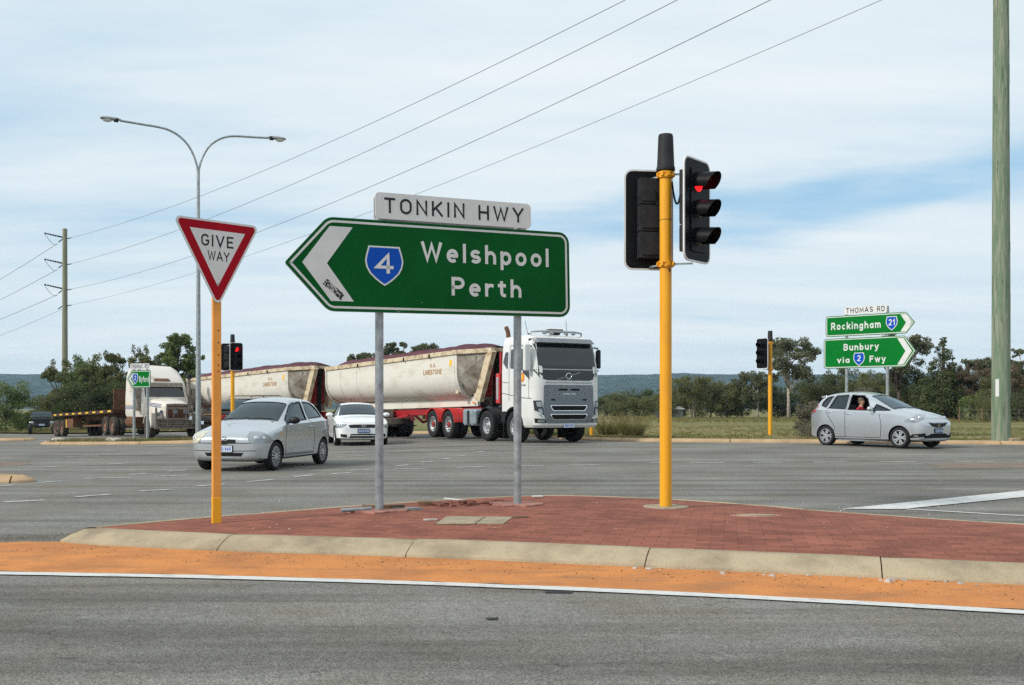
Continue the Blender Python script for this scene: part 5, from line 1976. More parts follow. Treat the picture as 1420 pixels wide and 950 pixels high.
    lettering('lettering', ptxt, -pw * .44, pw * .44, -ph * .30, ph * .58, frame((hit.x + .0235, 0, pz_), (0, 1, 0), (0, 0, 1)), pcol, pf, sw=.2)
    # mirrors
    mx_, my_, mz_ = S['mirror']
    for sg in (-1, 1):
        mb = MB()
        mb.ellipsoid((mx_, sg * (my_ + .10), mz_), (.075, .125, .078), 14, 10)
        mir = mb.build('wing_mirror', S.get('mirror_mat', paint), t, smooth=60)
        mb = MB(); mb.tube([(mx_ + .02, sg * (my_ - .06), mz_ - .045), (mx_ + .01, sg * (my_ + .06), mz_ - .03)], .03, 8); mb.build('stalk', M['trim'], mir, smooth=60)
    # handles
    for hx_, hz_ in S.get('handles', ()):
        for sg in (-1, 1):
            loc_ = full.ray_cast(Vector((hx_, 1.6 * sg, hz_)), Vector((0, -sg, 0)))[0]
            mb = MB(); mb.tube([(hx_ - .085, loc_.y - sg * .005, hz_), (hx_ - .05, loc_.y + sg * .018, hz_), (hx_ + .05, loc_.y + sg * .018, hz_), (hx_ + .085, loc_.y - sg * .005, hz_)], .013, 8)
            mb.build('door_handle', S.get('handle_mat', paint), body, smooth=60)
    # wipers
    if 'windscreen' in S:
        key, quad, P3, n_ = wins[0]
        mb = MB()
        for a_, b_ in (((-.55, .045), (.02, .06)), ((.02, .035), (.56, .075))):
            pa, pb = P3(*a_) + n_ * .02, P3(*b_) + n_ * .02
            h1 = full.ray_cast(pa + n_ * .4, -n_)[0]; h2 = full.ray_cast(pb + n_ * .4, -n_)[0]
            h3 = full.ray_cast((pa + pb) / 2 + n_ * .4, -n_)[0]
            mb = MB(); mb.tube([h1 + n_ * .014, h3 + n_ * .016, h2 + n_ * .014], .011, 6)
            mb.build('wiper', M['trim'], t, smooth=60)
    # seats and wheel
    mb0 = None
    sx_, zsw = S['seat'], S.get('seat_z', .34)
    for yy in (-.36, .36):
        mb = MB()
        mb.box((sx_ + .05, yy, zsw), (.52, .48, .16))
        mb.box((sx_ - .27, yy, zsw + .30), (.14, .46, .62), Matrix.Rotation(rad(-14), 3, 'Y'))
        mb.box((sx_ - .37, yy, zsw + .73), (.09, .26, .17), Matrix.Rotation(rad(-10), 3, 'Y'))
        mb.build('seat', M['seat'], t, bevel=.04, seg=3)
    mb = MB()
    mb.box((sx_ - .85, 0, zsw), (.5, 1.15, .16)); mb.box((sx_ - 1.12, 0, zsw + .28), (.14, 1.15, .56), Matrix.Rotation(rad(-16), 3, 'Y'))
    mb.build('rear_seat', M['seat'], t, bevel=.04, seg=3)
    mb = MB()
    Ms = Matrix.Translation((sx_ + .44, -.36, zsw + .40)) @ Matrix.Rotation(rad(-62), 4, 'Y')
    mb.tube([Ms @ Vector((.18 * math.cos(i * PI / 12), .18 * math.sin(i * PI / 12), 0)) for i in range(25)], .016, 8)
    mb.tube([Ms @ Vector((-.17, 0, 0)), Ms @ Vector((0, 0, -.03)), Ms @ Vector((.17, 0, 0))], .018, 6)
    mb.build('steering_wheel', M['trim'], t, smooth=60)
    mb = MB(); mb.box((S['dash'], 0, S['dash_z']), (.42, 1.25, .16)); mb.build('dashboard', M['cabin'], t, bevel=.05, seg=3)
    for nm, fn in S.get('extra', ()): fn(t, full, body)
    return t


def ring_emblem(y, z, ry, rz_):
    def fn(t, bv, body):
        mb = MB()
        for (a, b) in ((ry, rz_), (ry * .42, rz_), (ry * .8, rz_ * .42)):
            pts = []
            for i in range(21):
                an = 2 * PI * i / 20
                yy, zz = y + a * math.cos(an), z + b * math.sin(an) + (0.0 if a == ry else (rz_ * .0 if b == rz_ else rz_ * .55))
                h = bv.ray_cast(Vector((3.5, yy, zz)), Vector((-1, 0, 0)))[0]
                if h is not None: pts.append(h + Vector((.006, 0, 0)))
            if len(pts) > 2: mb.tube(pts, .006, 6, caps=False)
        mb.build('emblem', M['chrome'], t, smooth=60)
    return fn


def oval_emblem(y, z, ry, rz_):
    def fn(t, bv, body):
        h = bv.ray_cast(Vector((3.5, y, z)), Vector((-1, 0, 0)))[0]
        F0 = frame((h.x + .012, y, z), (0, 1, 0), (0, 0, 1))
        mb = MB(); mb.prism([(ry * math.cos(i * PI / 12), rz_ * math.sin(i * PI / 12)) for i in range(24)], -.012, .0, F0)
        e = mb.build('emblem', M['trim'], t)
        mb = MB(); o_ = [(ry * math.cos(i * PI / 12), rz_ * math.sin(i * PI / 12)) for i in range(24)]
        ring_prism(mb, o_, inset(o_, .008), -.002, .003, F0); mb.build('emblem_ring', M['chrome'], e)
        lettering('lettering', 'KIA', -ry * .62, ry * .62, -rz_ * .45, rz_ * .9, F0, M['chrome'], e, sw=.2)
    return fn


def h_emblem(y, z, s):
    def fn(t, bv, body):
        h = bv.ray_cast(Vector((3.5, y, z)), Vector((-1, 0, 0)))[0]
        F0 = frame((h.x + .016, y, z), (0, 1, 0), (0, 0, 1))
        mb = MB()
        o_ = round_poly([(-s * .8, -s), (s * .8, -s), (s * 1.05, s), (-s * 1.05, s)], s * .3, 3)
        ring_prism(mb, o_, inset(o_, s * .16), -.01, .004, F0)
        for a, b in (((-s * .42, -s * .75), (-s * .62, s * .8)), ((s * .42, -s * .75), (s * .62, s * .8)), ((-s * .5, 0), (s * .5, 0))):
            mb.beam(F0 @ Vector((*a, 0)), F0 @ Vector((*b, 0)), s * .24, .008, up=(1, 0, 0))
        mb.build('emblem', M['chrome'], t)
    return fn


# ---- small silver three-door hatchback
hatch3 = dict(paint=M['silver'], r=.287, tw=.175, track=1.44, front=1.185, rear=-1.185, rims=('cover', 'cover'), arch=1.17,
    st=[(1.86, .27, .46, .42, .58, .43, .30, .63, .645), (1.82, .22, .66, .45, .64, .61, .44, .685, .71), (1.70, .19, .765, .48, .70, .71, .50, .765, .785), (1.45, .18, .805, .50, .77, .755, .56, .845, .865),
        (1.15, .18, .82, .52, .83, .77, .58, .905, .93), (.92, .18, .825, .53, .88, .765, .60, .955, .985), (.55, .18, .828, .54, .915, .755, .575, 1.165, 1.21), (.12, .18, .83, .55, .935, .745, .55, 1.385, 1.44),
        (-.35, .18, .83, .56, .95, .74, .555, 1.44, 1.495), (-.85, .18, .83, .57, .965, .735, .55, 1.435, 1.49), (-1.25, .19, .825, .58, .985, .72, .53, 1.385, 1.44), (-1.48, .22, .80, .58, .99, .69, .50, 1.26, 1.31),
        (-1.62, .27, .76, .58, .96, .64, .48, 1.08, 1.11), (-1.71, .33, .70, .58, .84, .58, .46, .92, .94), (-1.745, .38, .58, .56, .70, .48, .40, .78, .79)],
    cabin=(.6, -1.3),
    side=[[(.62, .985), (.14, 1.285), (-.05, 1.365), (-.45, 1.385), (-.40, 1.01), (.58, .965)], [(-.58, 1.395), (-1.0, 1.375), (-1.27, 1.21), (-1.33, 1.09), (-1.28, 1.06), (-.50, 1.03)]],
    windscreen=((.88, .66, 1.005), (.17, .54, 1.415)), rear_screen=((-1.60, .52, 1.08), (-1.33, .5, 1.36)),
    rear_panes=(1,), glass_rear=glass_mat('rear_quarter_glass', (.30, .34, .34)),
    seams=[[(.78, .30), (.80, .60), (.74, .92)], [(.78, .30), (-.62, .30)], [(-.62, .30), (-.66, .7), (-.50, 1.0), (-.51, 1.38)],
[(1.86, .565), (1.30, .60)],            ],
    front_seams=[[(0.0, .555), (.62, .565)], [(.0, .405), (.69, .415)]],
    nose=[('grille', [(-.25, .565), (-.10, .565), (-.06, .535), (.06, .535), (.10, .565), (.25, .565), (.245, .635), (.10, .64), (.05, .615), (-.05, .615), (-.10, .64), (-.245, .635)], M['trim'], .006, False),
          ('air_intake', [(-.36, .305), (.36, .305), (.42, .375), (-.42, .375)], M['under'], .004, False)],
    corner=[('headlight', round_poly([(-.34, .56), (.20, .56), (.25, .68), (.15, .80), (-.06, .795), (-.25, .68)], .05, 4), (M['lamp_glass'], M['lamp_old']), .018)],
    corner_x=1.62, corner_y=.62, corner_angle=40, bulbs=[(-.06, .655, .055), (.08, .66, .05)],
    flank=[('side_moulding', [(.72, .335), (-.60, .335), (-.60, .365), (.72, .365)], M['silver'], .012), ('indicator', [(.93, .73), (1.0, .73), (1.0, .755), (.93, .755)], M['amber'], .008),
           ('tail_lamp', [(-1.66, .72), (-1.56, .72), (-1.52, 1.0), (-1.58, 1.02)], M['tail_red'], .006)],
    plate=(0, .452, .37, .115, M['plate_white'], '1BYD 845', M['sign_blue']), mirror=(.56, .80, 1.0), mirror_mat=M['trim'], handles=[(-.48, .86)],
    seat=-.02, dash=.74, dash_z=.90, extra=[('emblem', ring_emblem(0, .665, .05, .033))])

FW = Vector((-.212, -.977)).normalized()
ya = math.atan2(FW.y, FW.x)
car('parked_car', 'silver three-door hatchback turning in front of the white sedan, partly behind the tan post', (-5.26, 21.62, gz(-5.26, 21.62)), ya, hatch3)

# ---- white sedan
sedan = dict(paint=M['white_paint'], r=.315, tw=.205, track=1.55, front=1.33, rear=-1.32, arch=1.16,
    st=[(2.22, .27, .50, .42, .60, .46, .33, .645, .66), (2.17, .22, .72, .45, .67, .66, .50, .71, .735), (2.0, .19, .83, .48, .74, .76, .56, .79, .815), (1.65, .18, .875, .52, .81, .80, .62, .87, .90),
        (1.25, .18, .885, .54, .87, .82, .64, .93, .965), (.98, .18, .888, .55, .905, .81, .64, .965, 1.0), (.55, .18, .888, .56, .925, .80, .60, 1.19, 1.235), (.10, .18, .888, .57, .94, .79, .575, 1.38, 1.435),
        (-.40, .18, .888, .58, .95, .785, .575, 1.41, 1.465), (-.85, .18, .886, .59, .965, .78, .565, 1.37, 1.425), (-1.30, .19, .882, .60, .985, .77, .56, 1.20, 1.24), (-1.62, .2, .87, .61, 1.0, .76, .60, 1.055, 1.08), (-2.0, .24, .83, .62, .98, .72, .58, 1.03, 1.05), (-2.22, .32, .70, .60, .85, .58, .45, .92, .93), (-2.26, .4, .55, .58, .74, .45, .36, .80, .81)],
    cabin=(.6, -1.35),
    side=[[(.68, 1.0), (.14, 1.315), (-.02, 1.36), (-.42, 1.375), (-.40, 1.0)], [(-.50, 1.375), (-.85, 1.335), (-1.22, 1.14), (-1.24, 1.045), (-.48, 1.005)]],
    windscreen=((.95, .70, 1.02), (.16, .56, 1.405)), rear_screen=((-1.52, .56, 1.09), (-.95, .5, 1.37)), glass=glass_mat('sedan_glass', (.36, .40, .40)),
    seams=[[(.84, .30), (.86, .6), (.78, .95)], [(.84, .30), (-1.1, .30)], [(-.44, .30), (-.46, 1.0), (-.46, 1.38)], [(-1.1, .3), (-1.0, .6), (-1.26, 1.0)]],
    front_seams=[[(0, .755), (.56, .76), (.72, .80)]],
    nose=[('grille', [(-.50, .70), (-.44, .60), (.44, .60), (.50, .70), (.30, .715), (-.30, .715)], M['trim'], .006, False),
          ('air_intake', [(-.47, .27), (.47, .27), (.42, .40), (-.42, .40)], M['under'], .004, False), ('bumper_strip', [(-.44, .335), (.44, .335), (.435, .352), (-.435, .352)], M['white_paint'], .012, False),
          ('fog_recess', [(.53, .29), (.74, .31), (.74, .40), (.55, .385)], M['under'], .005, True)],
    corner=[('headlight', round_poly([(-.42, .60), (.05, .605), (.26, .69), (.20, .735), (-.10, .725), (-.42, .68)], .03, 4), M['lamp_glass'], .016)],
    corner_x=1.95, corner_y=.66, corner_angle=40, bulbs=[(-.18, .66, .045), (-.04, .665, .045)],
    plate=(0, .50, .37, .12, M['plate_blue'], '1DWU 475', M['plate_white']), mirror=(.62, .87, 1.02), handles=[(-.30, .86), (-1.05, .90)],
    seat=.0, dash=.78, dash_z=.90, extra=[('emblem', oval_emblem(0, .665, .085, .042))])
FW = Vector((.26, -.966)).normalized()
car('parked_car', 'white four-door sedan waiting behind the silver three-door car', (-5.45, 35.3, gz(-5.45, 35.3)), math.atan2(FW.y, FW.x), sedan)

# ---- silver five-door hatchback
hatch5 = dict(paint=M['silver'], r=.298, tw=.185, track=1.47, front=1.25, rear=-1.25, arch=1.15,
    st=[(1.98, .24, .52, .40, .60, .48, .36, .68, .70), (1.94, .19, .72, .43, .68, .67, .50, .755, .775), (1.78, .17, .805, .47, .77, .745, .55, .845, .865), (1.45, .165, .838, .52, .86, .775, .59, .94, .965),
        (1.15, .165, .845, .54, .895, .775, .58, .985, 1.015), (.95, .165, .847, .55, .92, .77, .59, 1.04, 1.075), (.50, .165, .848, .56, .945, .755, .575, 1.235, 1.28), (0.0, .165, .848, .57, .96, .745, .555, 1.42, 1.475),
        (-.45, .165, .848, .58, .98, .74, .555, 1.46, 1.52), (-.95, .165, .846, .60, 1.0, .735, .55, 1.455, 1.515), (-1.40, .17, .842, .61, 1.02, .72, .54, 1.415, 1.475), (-1.66, .19, .825, .62, 1.03, .69, .52, 1.33, 1.385),
        (-1.80, .22, .80, .61, .98, .66, .49, 1.13, 1.16), (-1.87, .25, .76, .58, .86, .62, .46, .94, .96), (-1.90, .30, .66, .55, .70, .52, .40, .78, .79)],
    cabin=(.6, -1.5),
    side=[[(.27, 1.0), (.08, 1.30), (-.08, 1.395), (-.50, 1.425), (-.50, 1.02)], [(.90, 1.0), (.40, 1.165), (.35, 1.0)], [(-.60, 1.425), (-1.05, 1.41), (-1.20, 1.06), (-.60, 1.035)], [(-1.16, 1.40), (-1.40, 1.345), (-1.52, 1.22), (-1.52, 1.13), (-1.32, 1.08)]],
    windscreen=((1.02, .62, 1.075), (.12, .47, 1.43)), rear_screen=((-1.82, .52, 1.06), (-1.62, .5, 1.38)), open=((0, -1),), rear_panes=(2, 3), glass_rear=glass_mat('privacy_glass', (.20, .22, .22)),
    seams=[[(.66, .28), (.70, .62), (.62, .95)], [(.66, .28), (-.95, .28)], [(-.55, .28), (-.555, 1.44)], [(-.98, .28), (-.93, .55), (-1.26, .98), (-1.1, 1.43)]],
    front_seams=[],
    nose=[('grille', [(-.46, .69), (-.32, .60), (-.13, .555), (.13, .555), (.32, .60), (.46, .69), (.22, .672), (-.22, .672)], M['trim'], .008, False),
          ('air_intake', [(-.60, .285), (.60, .285), (.70, .345), (.46, .365), (.34, .405), (-.34, .405), (-.46, .365), (-.70, .345)], M['under'], .006, False)],
    corner=[('headlight', round_poly([(-.33, .70), (-.08, .68), (.22, .79), (.46, .94), (.38, .965), (.08, .91), (-.22, .78)], .03, 4), M['lamp_glass'], .016), ('fog_recess', round_poly([(-.26, .28), (.22, .33), (.24, .42), (-.10, .39)], .025, 3), M['under'], .010), ('fog_lamp', round_poly([(-.08, .325), (.02, .33), (.02, .365), (-.08, .36)], .012, 3), M['chrome'], .012)],
    corner_x=1.66, corner_y=.66, corner_angle=40, bulbs=[(-.06, .745, .05), (.10, .81, .05)],
    flank=[('side_skirt', [(.86, .165), (-.86, .165), (-.86, .235), (.86, .235)], M['silver'], .03), ('tail_lamp', [(-1.84, .90), (-1.64, .96), (-1.66, 1.13), (-1.80, 1.20), (-1.84, 1.05)], M['tail_red'], .012), ('fuel_flap', [(-1.2, .70), (-1.2, .70), (-1.2, .70)], M['silver'], .0)][:2],
    plate=(0, .475, .37, .115, M['plate_blue'], '1DRA 116', M['plate_white']), mirror=(.40, .83, 1.04), handles=[(-.42, .90), (-1.10, .95)],
    seat=-.22, seat_z=.42, dash=.66, dash_z=.94, extra=[('emblem', h_emblem(0, .647, .045))])


def taller(S, k, kx, z0=.3):
    f = lambda z: z if z < z0 else z0 + (z - z0) * k
    S['st'] = [(r[0] * kx, f(r[1]), r[2], f(r[3]), f(r[4]), r[5], r[6], f(r[7]), f(r[8])) for r in S['st']]
    S['side'] = [[(x * kx, f(z)) for x, z in p] for p in S['side']]
    for key in ('windscreen', 'rear_screen'): S[key] = tuple((q[0] * kx, q[1], f(q[2])) for q in S[key])
    S['seams'] = [[(x * kx, f(z)) for x, z in p] for p in S['seams']]
    S['nose'] = [(n, [(y, f(z)) for y, z in p], *r) for n, p, *r in S['nose']]
    S['corner'] = [(n, [(y, f(z)) for y, z in p], *r) for n, p, *r in S['corner']]
    S['flank'] = [(n, [(x * kx, f(z)) for x, z in p], *r) for n, p, *r in S['flank']]
    S['bulbs'] = [(u, f(v), r) for u, v, r in S['bulbs']]
    S['handles'] = [(x * kx, f(z)) for x, z in S['handles']]
    S['mirror'] = (S['mirror'][0] * kx, S['mirror'][1], f(S['mirror'][2]))
    S['plate'] = (0, f(S['plate'][1]), *S['plate'][2:])


taller(hatch5, 1.09, .985)
FW = Vector((.574, -.819)).normalized()
jz = gz(10.6, 29.6)
jazz = car('parked_car', 'silver five-door hatchback with an open front window by the right kerb', (10.86, 29.95, jz), math.atan2(FW.y, FW.x), hatch5)
mb = MB(); mb.box((-1.60, 0, 1.475), (.20, .86, .05), Matrix.Rotation(rad(-8), 3, 'Y')); mb.build('roof_spoiler', M['silver'], jazz, bevel=.015)
MB().tube([(-1.25, 0, 1.60), (-1.45, 0, 1.72)], .006, 6).build('aerial', M['trim'], jazz)

# ---- dark four-wheel drives further back
wagon = dict(paint=M['dark_paint'], r=.37, tw=.24, track=1.58, front=1.42, rear=-1.40, arch=1.16,
    st=[(2.30, .42, .55, .60, .80, .52, .40, .92, .94), (2.25, .36, .80, .62, .90, .75, .58, 1.0, 1.02), (2.05, .33, .90, .66, .97, .83, .62, 1.08, 1.10), (1.6, .32, .925, .70, 1.03, .86, .68, 1.12, 1.15),
        (1.15, .32, .93, .72, 1.07, .86, .70, 1.15, 1.18), (.95, .32, .93, .73, 1.09, .85, .70, 1.18, 1.21), (.62, .32, .93, .74, 1.10, .84, .68, 1.46, 1.50), (.30, .32, .93, .75, 1.11, .835, .68, 1.68, 1.73),
        (-.4, .32, .93, .76, 1.12, .83, .68, 1.73, 1.79), (-1.2, .32, .93, .77, 1.13, .825, .68, 1.73, 1.79), (-1.9, .33, .925, .78, 1.14, .81, .67, 1.70, 1.76), (-2.2, .36, .91, .78, 1.12, .79, .64, 1.58, 1.62), (-2.36, .42, .88, .76, 1.02, .75, .60, 1.2, 1.22), (-2.40, .48, .72, .72, .86, .6, .5, .98, .99)],
    cabin=(.65, -2.0),
    side=[[(.70, 1.17), (.36, 1.58), (.20, 1.66), (-.20, 1.67), (-.20, 1.17)], [(-.30, 1.67), (-1.1, 1.67), (-1.1, 1.18), (-.30, 1.17)], [(-1.22, 1.67), (-1.85, 1.64), (-1.95, 1.2), (-1.22, 1.18)]],
    windscreen=((.93, .74, 1.22), (.36, .64, 1.68)), rear_screen=((-2.34, .62, 1.22), (-2.16, .58, 1.62)), glass=M['glass_dark'],
    seams=[[(.85, .45), (.85, 1.1)], [(-.25, .45), (-.25, 1.68)], [(-1.15, .45), (-1.15, 1.68)], [(.85, .45), (-1.1, .45)]],
    nose=[('grille', [(-.45, .78), (.45, .78), (.5, .96), (-.5, .96)], M['trim'], .008, False), ('air_intake', [(-.5, .5), (.5, .5), (.55, .64), (-.55, .64)], M['under'], .006, False), ('headlight', [(.54, .80), (.78, .82), (.80, .95), (.56, .95)], M['lamp_glass'], .008, True)],
    plate=(0, .70, .37, .12, M['plate_white'], '1CTR 302', M['sign_blue']), mirror=(.66, .92, 1.22), mirror_mat=M['trim'], handles=[(-.10, 1.02), (-1.0, 1.03)],
    seat=.0, seat_z=.62, dash=.78, dash_z=1.08)
FW = Vector((-.52, -.854)).normalized()
sx, sd = at(338, 46.7), 46.7
suv = car('parked_car', 'dark blue four-wheel drive behind the silver three-door car', (sx, sd, gz(sx, sd)), math.atan2(FW.y, FW.x), wagon)
suv.scale = (1.1, 1.1, 1.1)
for sg in (-1, 1):
    MB().tube([(.2, sg * .62, 1.74), (.1, sg * .62, 1.80), (-1.7, sg * .62, 1.82), (-1.8, sg * .62, 1.76)], .02, 6).build('roof_rail', M['trim'], suv, smooth=60)
wagon2 = dict(wagon); wagon2['paint'] = M['blue_paint']; wagon2['handles'] = []; wagon2['seams'] = wagon['seams'][1:3]
FW = Vector((.42, -.907)).normalized()
sx, sd = at(58, 75.5), 75.5
car('parked_car', 'grey blue four-wheel drive at the far left, behind the flat trailer', (sx, sd, gz(sx, sd)), math.atan2(FW.y, FW.x), wagon2)
# ------------------------------------------------------------------ trucks
M['truck_white'] = pm('truck_white', (0.68, 0.68, 0.655), 0.3, vscale=1.2, coat=0.6, col2=(0.58, 0.565, 0.53), thr=(0.45, 0.8), detail=8)
M['dark_glass'] = pm('dark_glass', (0.010, 0.013, 0.014), 0.04, var=0.3, vscale=1.5, coat=1.0)
M['panel_black'] = pm('panel_black', (0.012, 0.014, 0.015), 0.2, var=0.2, coat=0.6)
M['grille_grey'] = pm('grille_grey', (0.20, 0.225, 0.245), 0.4, metal=0.4, var=0.4, vscale=26, detail=0, thr=(0.40, 0.60), stretch=(1, 1, 1.7))
M['grey_trim'] = pm('grey_trim', (0.36, 0.39, 0.41), 0.45, metal=0.3, var=0.1)
M['frame_red'] = pm('frame_red', (0.34, 0.012, 0.018), 0.5, vscale=3, col2=(0.17, 0.03, 0.025), thr=(0.5, 0.75))
M['guard_red'] = pm('guard_red', (0.55, 0.035, 0.035), 0.4, var=0.12, vscale=4, coat=0.3)
M['tank'] = pm('tank_alloy', (0.30, 0.36, 0.39), 0.4, metal=0.5, var=0.2, vscale=5)
M['rust'] = pm('rusty_steel', (0.17, 0.075, 0.035), 0.85, vscale=5, col2=(0.09, 0.045, 0.025), thr=(0.4, 0.65), bump=0.2, bscale=50)
M['rust_dark'] = pm('rusty_steel_dark', (0.075, 0.036, 0.022), 0.85, vscale=5, col2=(0.035, 0.02, 0.014), thr=(0.4, 0.65))
M['dust'] = pm('red_dust', (0.27, 0.15, 0.095), 0.9, var=0.3, vscale=6)
M['tub'] = pm('tub_cream', (0.68, 0.65, 0.575), 0.5, vscale=0.9, col2=(0.48, 0.41, 0.31), thr=(0.50, 0.80), stretch=(1, 1, 2.4), detail=9)
M['tub_dirty'] = pm('tub_dirty', (0.36, 0.33, 0.28), 0.7, vscale=2.2, col2=(0.13, 0.10, 0.065), thr=(0.38, 0.66), detail=9)
M['rave'] = pm('rave_rail', (0.62, 0.52, 0.36), 0.6, vscale=4, col2=(0.28, 0.17, 0.09), thr=(0.45, 0.68), detail=8)
M['tarp'] = pm('maroon_tarp', (0.105, 0.035, 0.045), 0.7, var=0.3, vscale=2.5, bump=0.5, bscale=9)
M['dirty_white'] = pm('dirty_white', (0.66, 0.62, 0.56), 0.5, vscale=1.1, col2=(0.36, 0.25, 0.17), thr=(0.50, 0.78), stretch=(1, 1, 1.6), detail=8)
M['bar_dusty'] = pm('bullbar_dusty', (0.25, 0.22, 0.19), 0.6, metal=0.2, vscale=6, col2=(0.14, 0.095, 0.065), thr=(0.42, 0.7))
M['gold'] = pm('lettering_gold', (0.36, 0.18, 0.045), 0.6, var=0.3, vscale=20)
M['stripe'] = pm('stripe_blue', (0.05, 0.08, 0.20), 0.5, var=0.2)
M['orange'] = pm('logo_orange', (0.75, 0.22, 0.02), 0.45, var=0.1)
M['sun_yellow'] = pm('logo_yellow', (0.85, 0.50, 0.03), 0.45, var=0.1)


def dusty_hub(o):
    for ch in o.children: ch.data.materials[1] = M['dust']


def rr_section(xr, xf, w, rf, rr_=0.06, n=6):
    """plan outline of a cab at one height, anticlockwise from the rear right corner"""
    pts = []
    for cx, cy, r, a0 in ((xf - rf, -w + rf, rf, -90), (xf - rf, w - rf, rf, 0), (xr + rr_, w - rr_, rr_, 90), (xr + rr_, -w + rr_, rr_, 180)):
        for i in range(n + 1):
            a = rad(a0 + 90 * i / n)
            pts.append((cx + r * math.cos(a), cy + r * math.sin(a)))
    return pts


def stack_loft(name, levels, mat, crown=0.06):
    """levels: (z, plan outline)"""
    k = len(levels[0][1])
    vv = [(p[0], p[1], z) for z, o in levels for p in o]
    ff = []
    for i in range(len(levels) - 1):
        for q in range(k):
            q2 = (q + 1) % k
            ff.append((i * k + q, i * k + q2, (i + 1) * k + q2, (i + 1) * k + q))
    ff.append(tuple(reversed(range(k))))
    c = len(vv)
    top = levels[-1]
    cx = sum(p[0] for p in top[1]) / k
    vv.append((cx, 0, top[0] + crown))
    for q in range(k): ff.append(((len(levels) - 1) * k + q, (len(levels) - 1) * k + (q + 1) % k, c))
    mb = MB(); mb.add(vv, ff)
    return mb.build(name, mat)


def guard(mb, x, r, y0, y1, a0=15, a1=165, th=0.03, n=14, z=0.52):
    vv, ff = [], []
    for i in range(n + 1):
        a = rad(a0 + (a1 - a0) * i / n)
        for rr_, y in ((r, y0), (r, y1), (r + th, y1), (r + th, y0)):
            vv.append((x + rr_ * math.cos(a), y, z + rr_ * math.sin(a)))
    for i in range(n):
        for q in range(4):
            q2 = (q + 1) % 4
            ff.append((i * 4 + q, i * 4 + q2, (i + 1) * 4 + q2, (i + 1) * 4 + q))
    ff += [(0, 1, 2, 3), (n * 4 + 3, n * 4 + 2, n * 4 + 1, n * 4)]
    mb.add(vv, ff)


def nose_drape(t, bv):
    def f(nm, poly, mt, lift=.006, both=False, thick=.03):
        o = None
        for sg in ((1, -1) if both else (1,)):
            pp = [(u * sg, v) for u, v in poly]
            if sg < 0: pp = pp[::-1]
            o = drape(nm, bv, pp, lambda u, v: (4, u, v), (-1, 0, 0), lift, mt, t, thick=thick)
        return o
    return f


def flank_drape(t, bv):
    def f(nm, poly, mt, lift=.006, sides=(-1, 1), thick=.02):
        for sg in sides: drape(nm, bv, poly, lambda u, v: (u, 2.5 * sg, v), (0, -sg, 0), lift, mt, t, thick=thick)
    return f


# ---- white cab-over tipper truck
tfw = Vector((.485, -.875)).normalized()
tx, ty = 1.13, 33.45
T = thing('tipper_truck', 'white cab-over truck with dark windscreen and red rear guards, pulling the loaded tippers', 'truck', (tx, ty, gz(tx, ty)), math.atan2(tfw.y, tfw.x))
lv = [(.50, rr_section(-.6, 1.33, 1.18, .28)), (.58, rr_section(-.78, 1.40, 1.235, .30)), (.85, rr_section(-.80, 1.42, 1.25, .30)), (1.9, rr_section(-.80, 1.40, 1.25, .30)), (2.35, rr_section(-.80, 1.36, 1.25, .28)),
      (2.9, rr_section(-.80, 1.22, 1.225, .24)), (3.20, rr_section(-.80, 1.10, 1.20, .22)), (3.34, rr_section(-.80, .98, 1.17, .22)), (3.45, rr_section(-.78, .80, 1.11, .22)), (3.49, rr_section(-.72, .6, 1.0, .2))]
cab = stack_loft('cab', lv, M['truck_white'])
bvt = bvh_of(cab)
cutters = []
for sg in (-1, 1):
    cutters.append(cyl_cutter(0, .52, .63, sg * .7, sg * 1.6, M['under']))
    mb = MB(); mb.box((-.75, sg * 1.0, .70), (.62, 1.2, .62)); cutters.append(mb.build('c', M['under']))
cut(cab, cutters)
cab.parent = T
cab.data.polygons.foreach_set('use_smooth', [True] * len(cab.data.polygons)); cab.data.set_sharp_from_angle(angle=rad(34))
nd, fd = nose_drape(T, bvt), flank_drape(T, bvt)
nd('dash_panel', [(-1.05, 2.08), (-.80, 2.0), (.80, 2.0), (1.05, 2.08), (1.21, 2.30), (1.225, 2.42), (1.19, 3.34), (-1.19, 3.34), (-1.225, 2.42), (-1.21, 2.30)], M['panel_black'], .004)
nd('windscreen', round_poly([(-1.08, 2.46), (1.08, 2.46), (1.03, 3.19), (-1.03, 3.19)], .06, 3), M['dark_glass'], .010)
nd('trim_strip', [(-.92, 2.335), (.92, 2.335), (.92, 2.365), (-.92, 2.365)], M['grey_trim'], .012)
nd('grille_cap', [(-.88, 1.92), (.88, 1.92), (.88, 1.965), (-.88, 1.965)], M['grey_trim'], .02)
nd('grille', round_poly([(-.80, .64), (.80, .64), (.95, .95), (.92, 1.86), (-.92, 1.86), (-.95, .95)], .06, 3), M['grille_grey'], .012)
for z in (.78, 1.06):
    nd('intake_frame', round_poly([(-.60, z - .03), (.60, z - .03), (.72, z + .155), (-.72, z + .155)], .03, 3), M['chrome'], .018)
    nd('air_intake', round_poly([(-.57, z - .01), (.57, z - .01), (.69, z + .135), (-.69, z + .135)], .03, 3), M['under'], .023)
nd('air_slot', [(.06, 1.68), (.40, 1.68), (.38, 1.74), (.06, 1.74)], M['under'], .018, True)
nd('air_slot', [(.52, 1.36), (.66, 1.36), (.66, 1.41), (.52, 1.41)], M['under'], .018, True)
nd('headlight', [(.92, .90), (1.02, .86), (1.20, 1.05), (1.22, 1.36), (1.02, 1.36)], M['panel_black'], .012, True)
nd('lamp_lens', round_poly([(1.0, 1.16), (1.14, 1.16), (1.17, 1.32), (1.03, 1.32)], .03, 3), M['lamp_glass'], .02, True)
nd('lamp_lens', round_poly([(.98, .94), (1.07, .94), (1.13, 1.10), (1.0, 1.10)], .03, 3), M['lamp_glass'], .02, True)
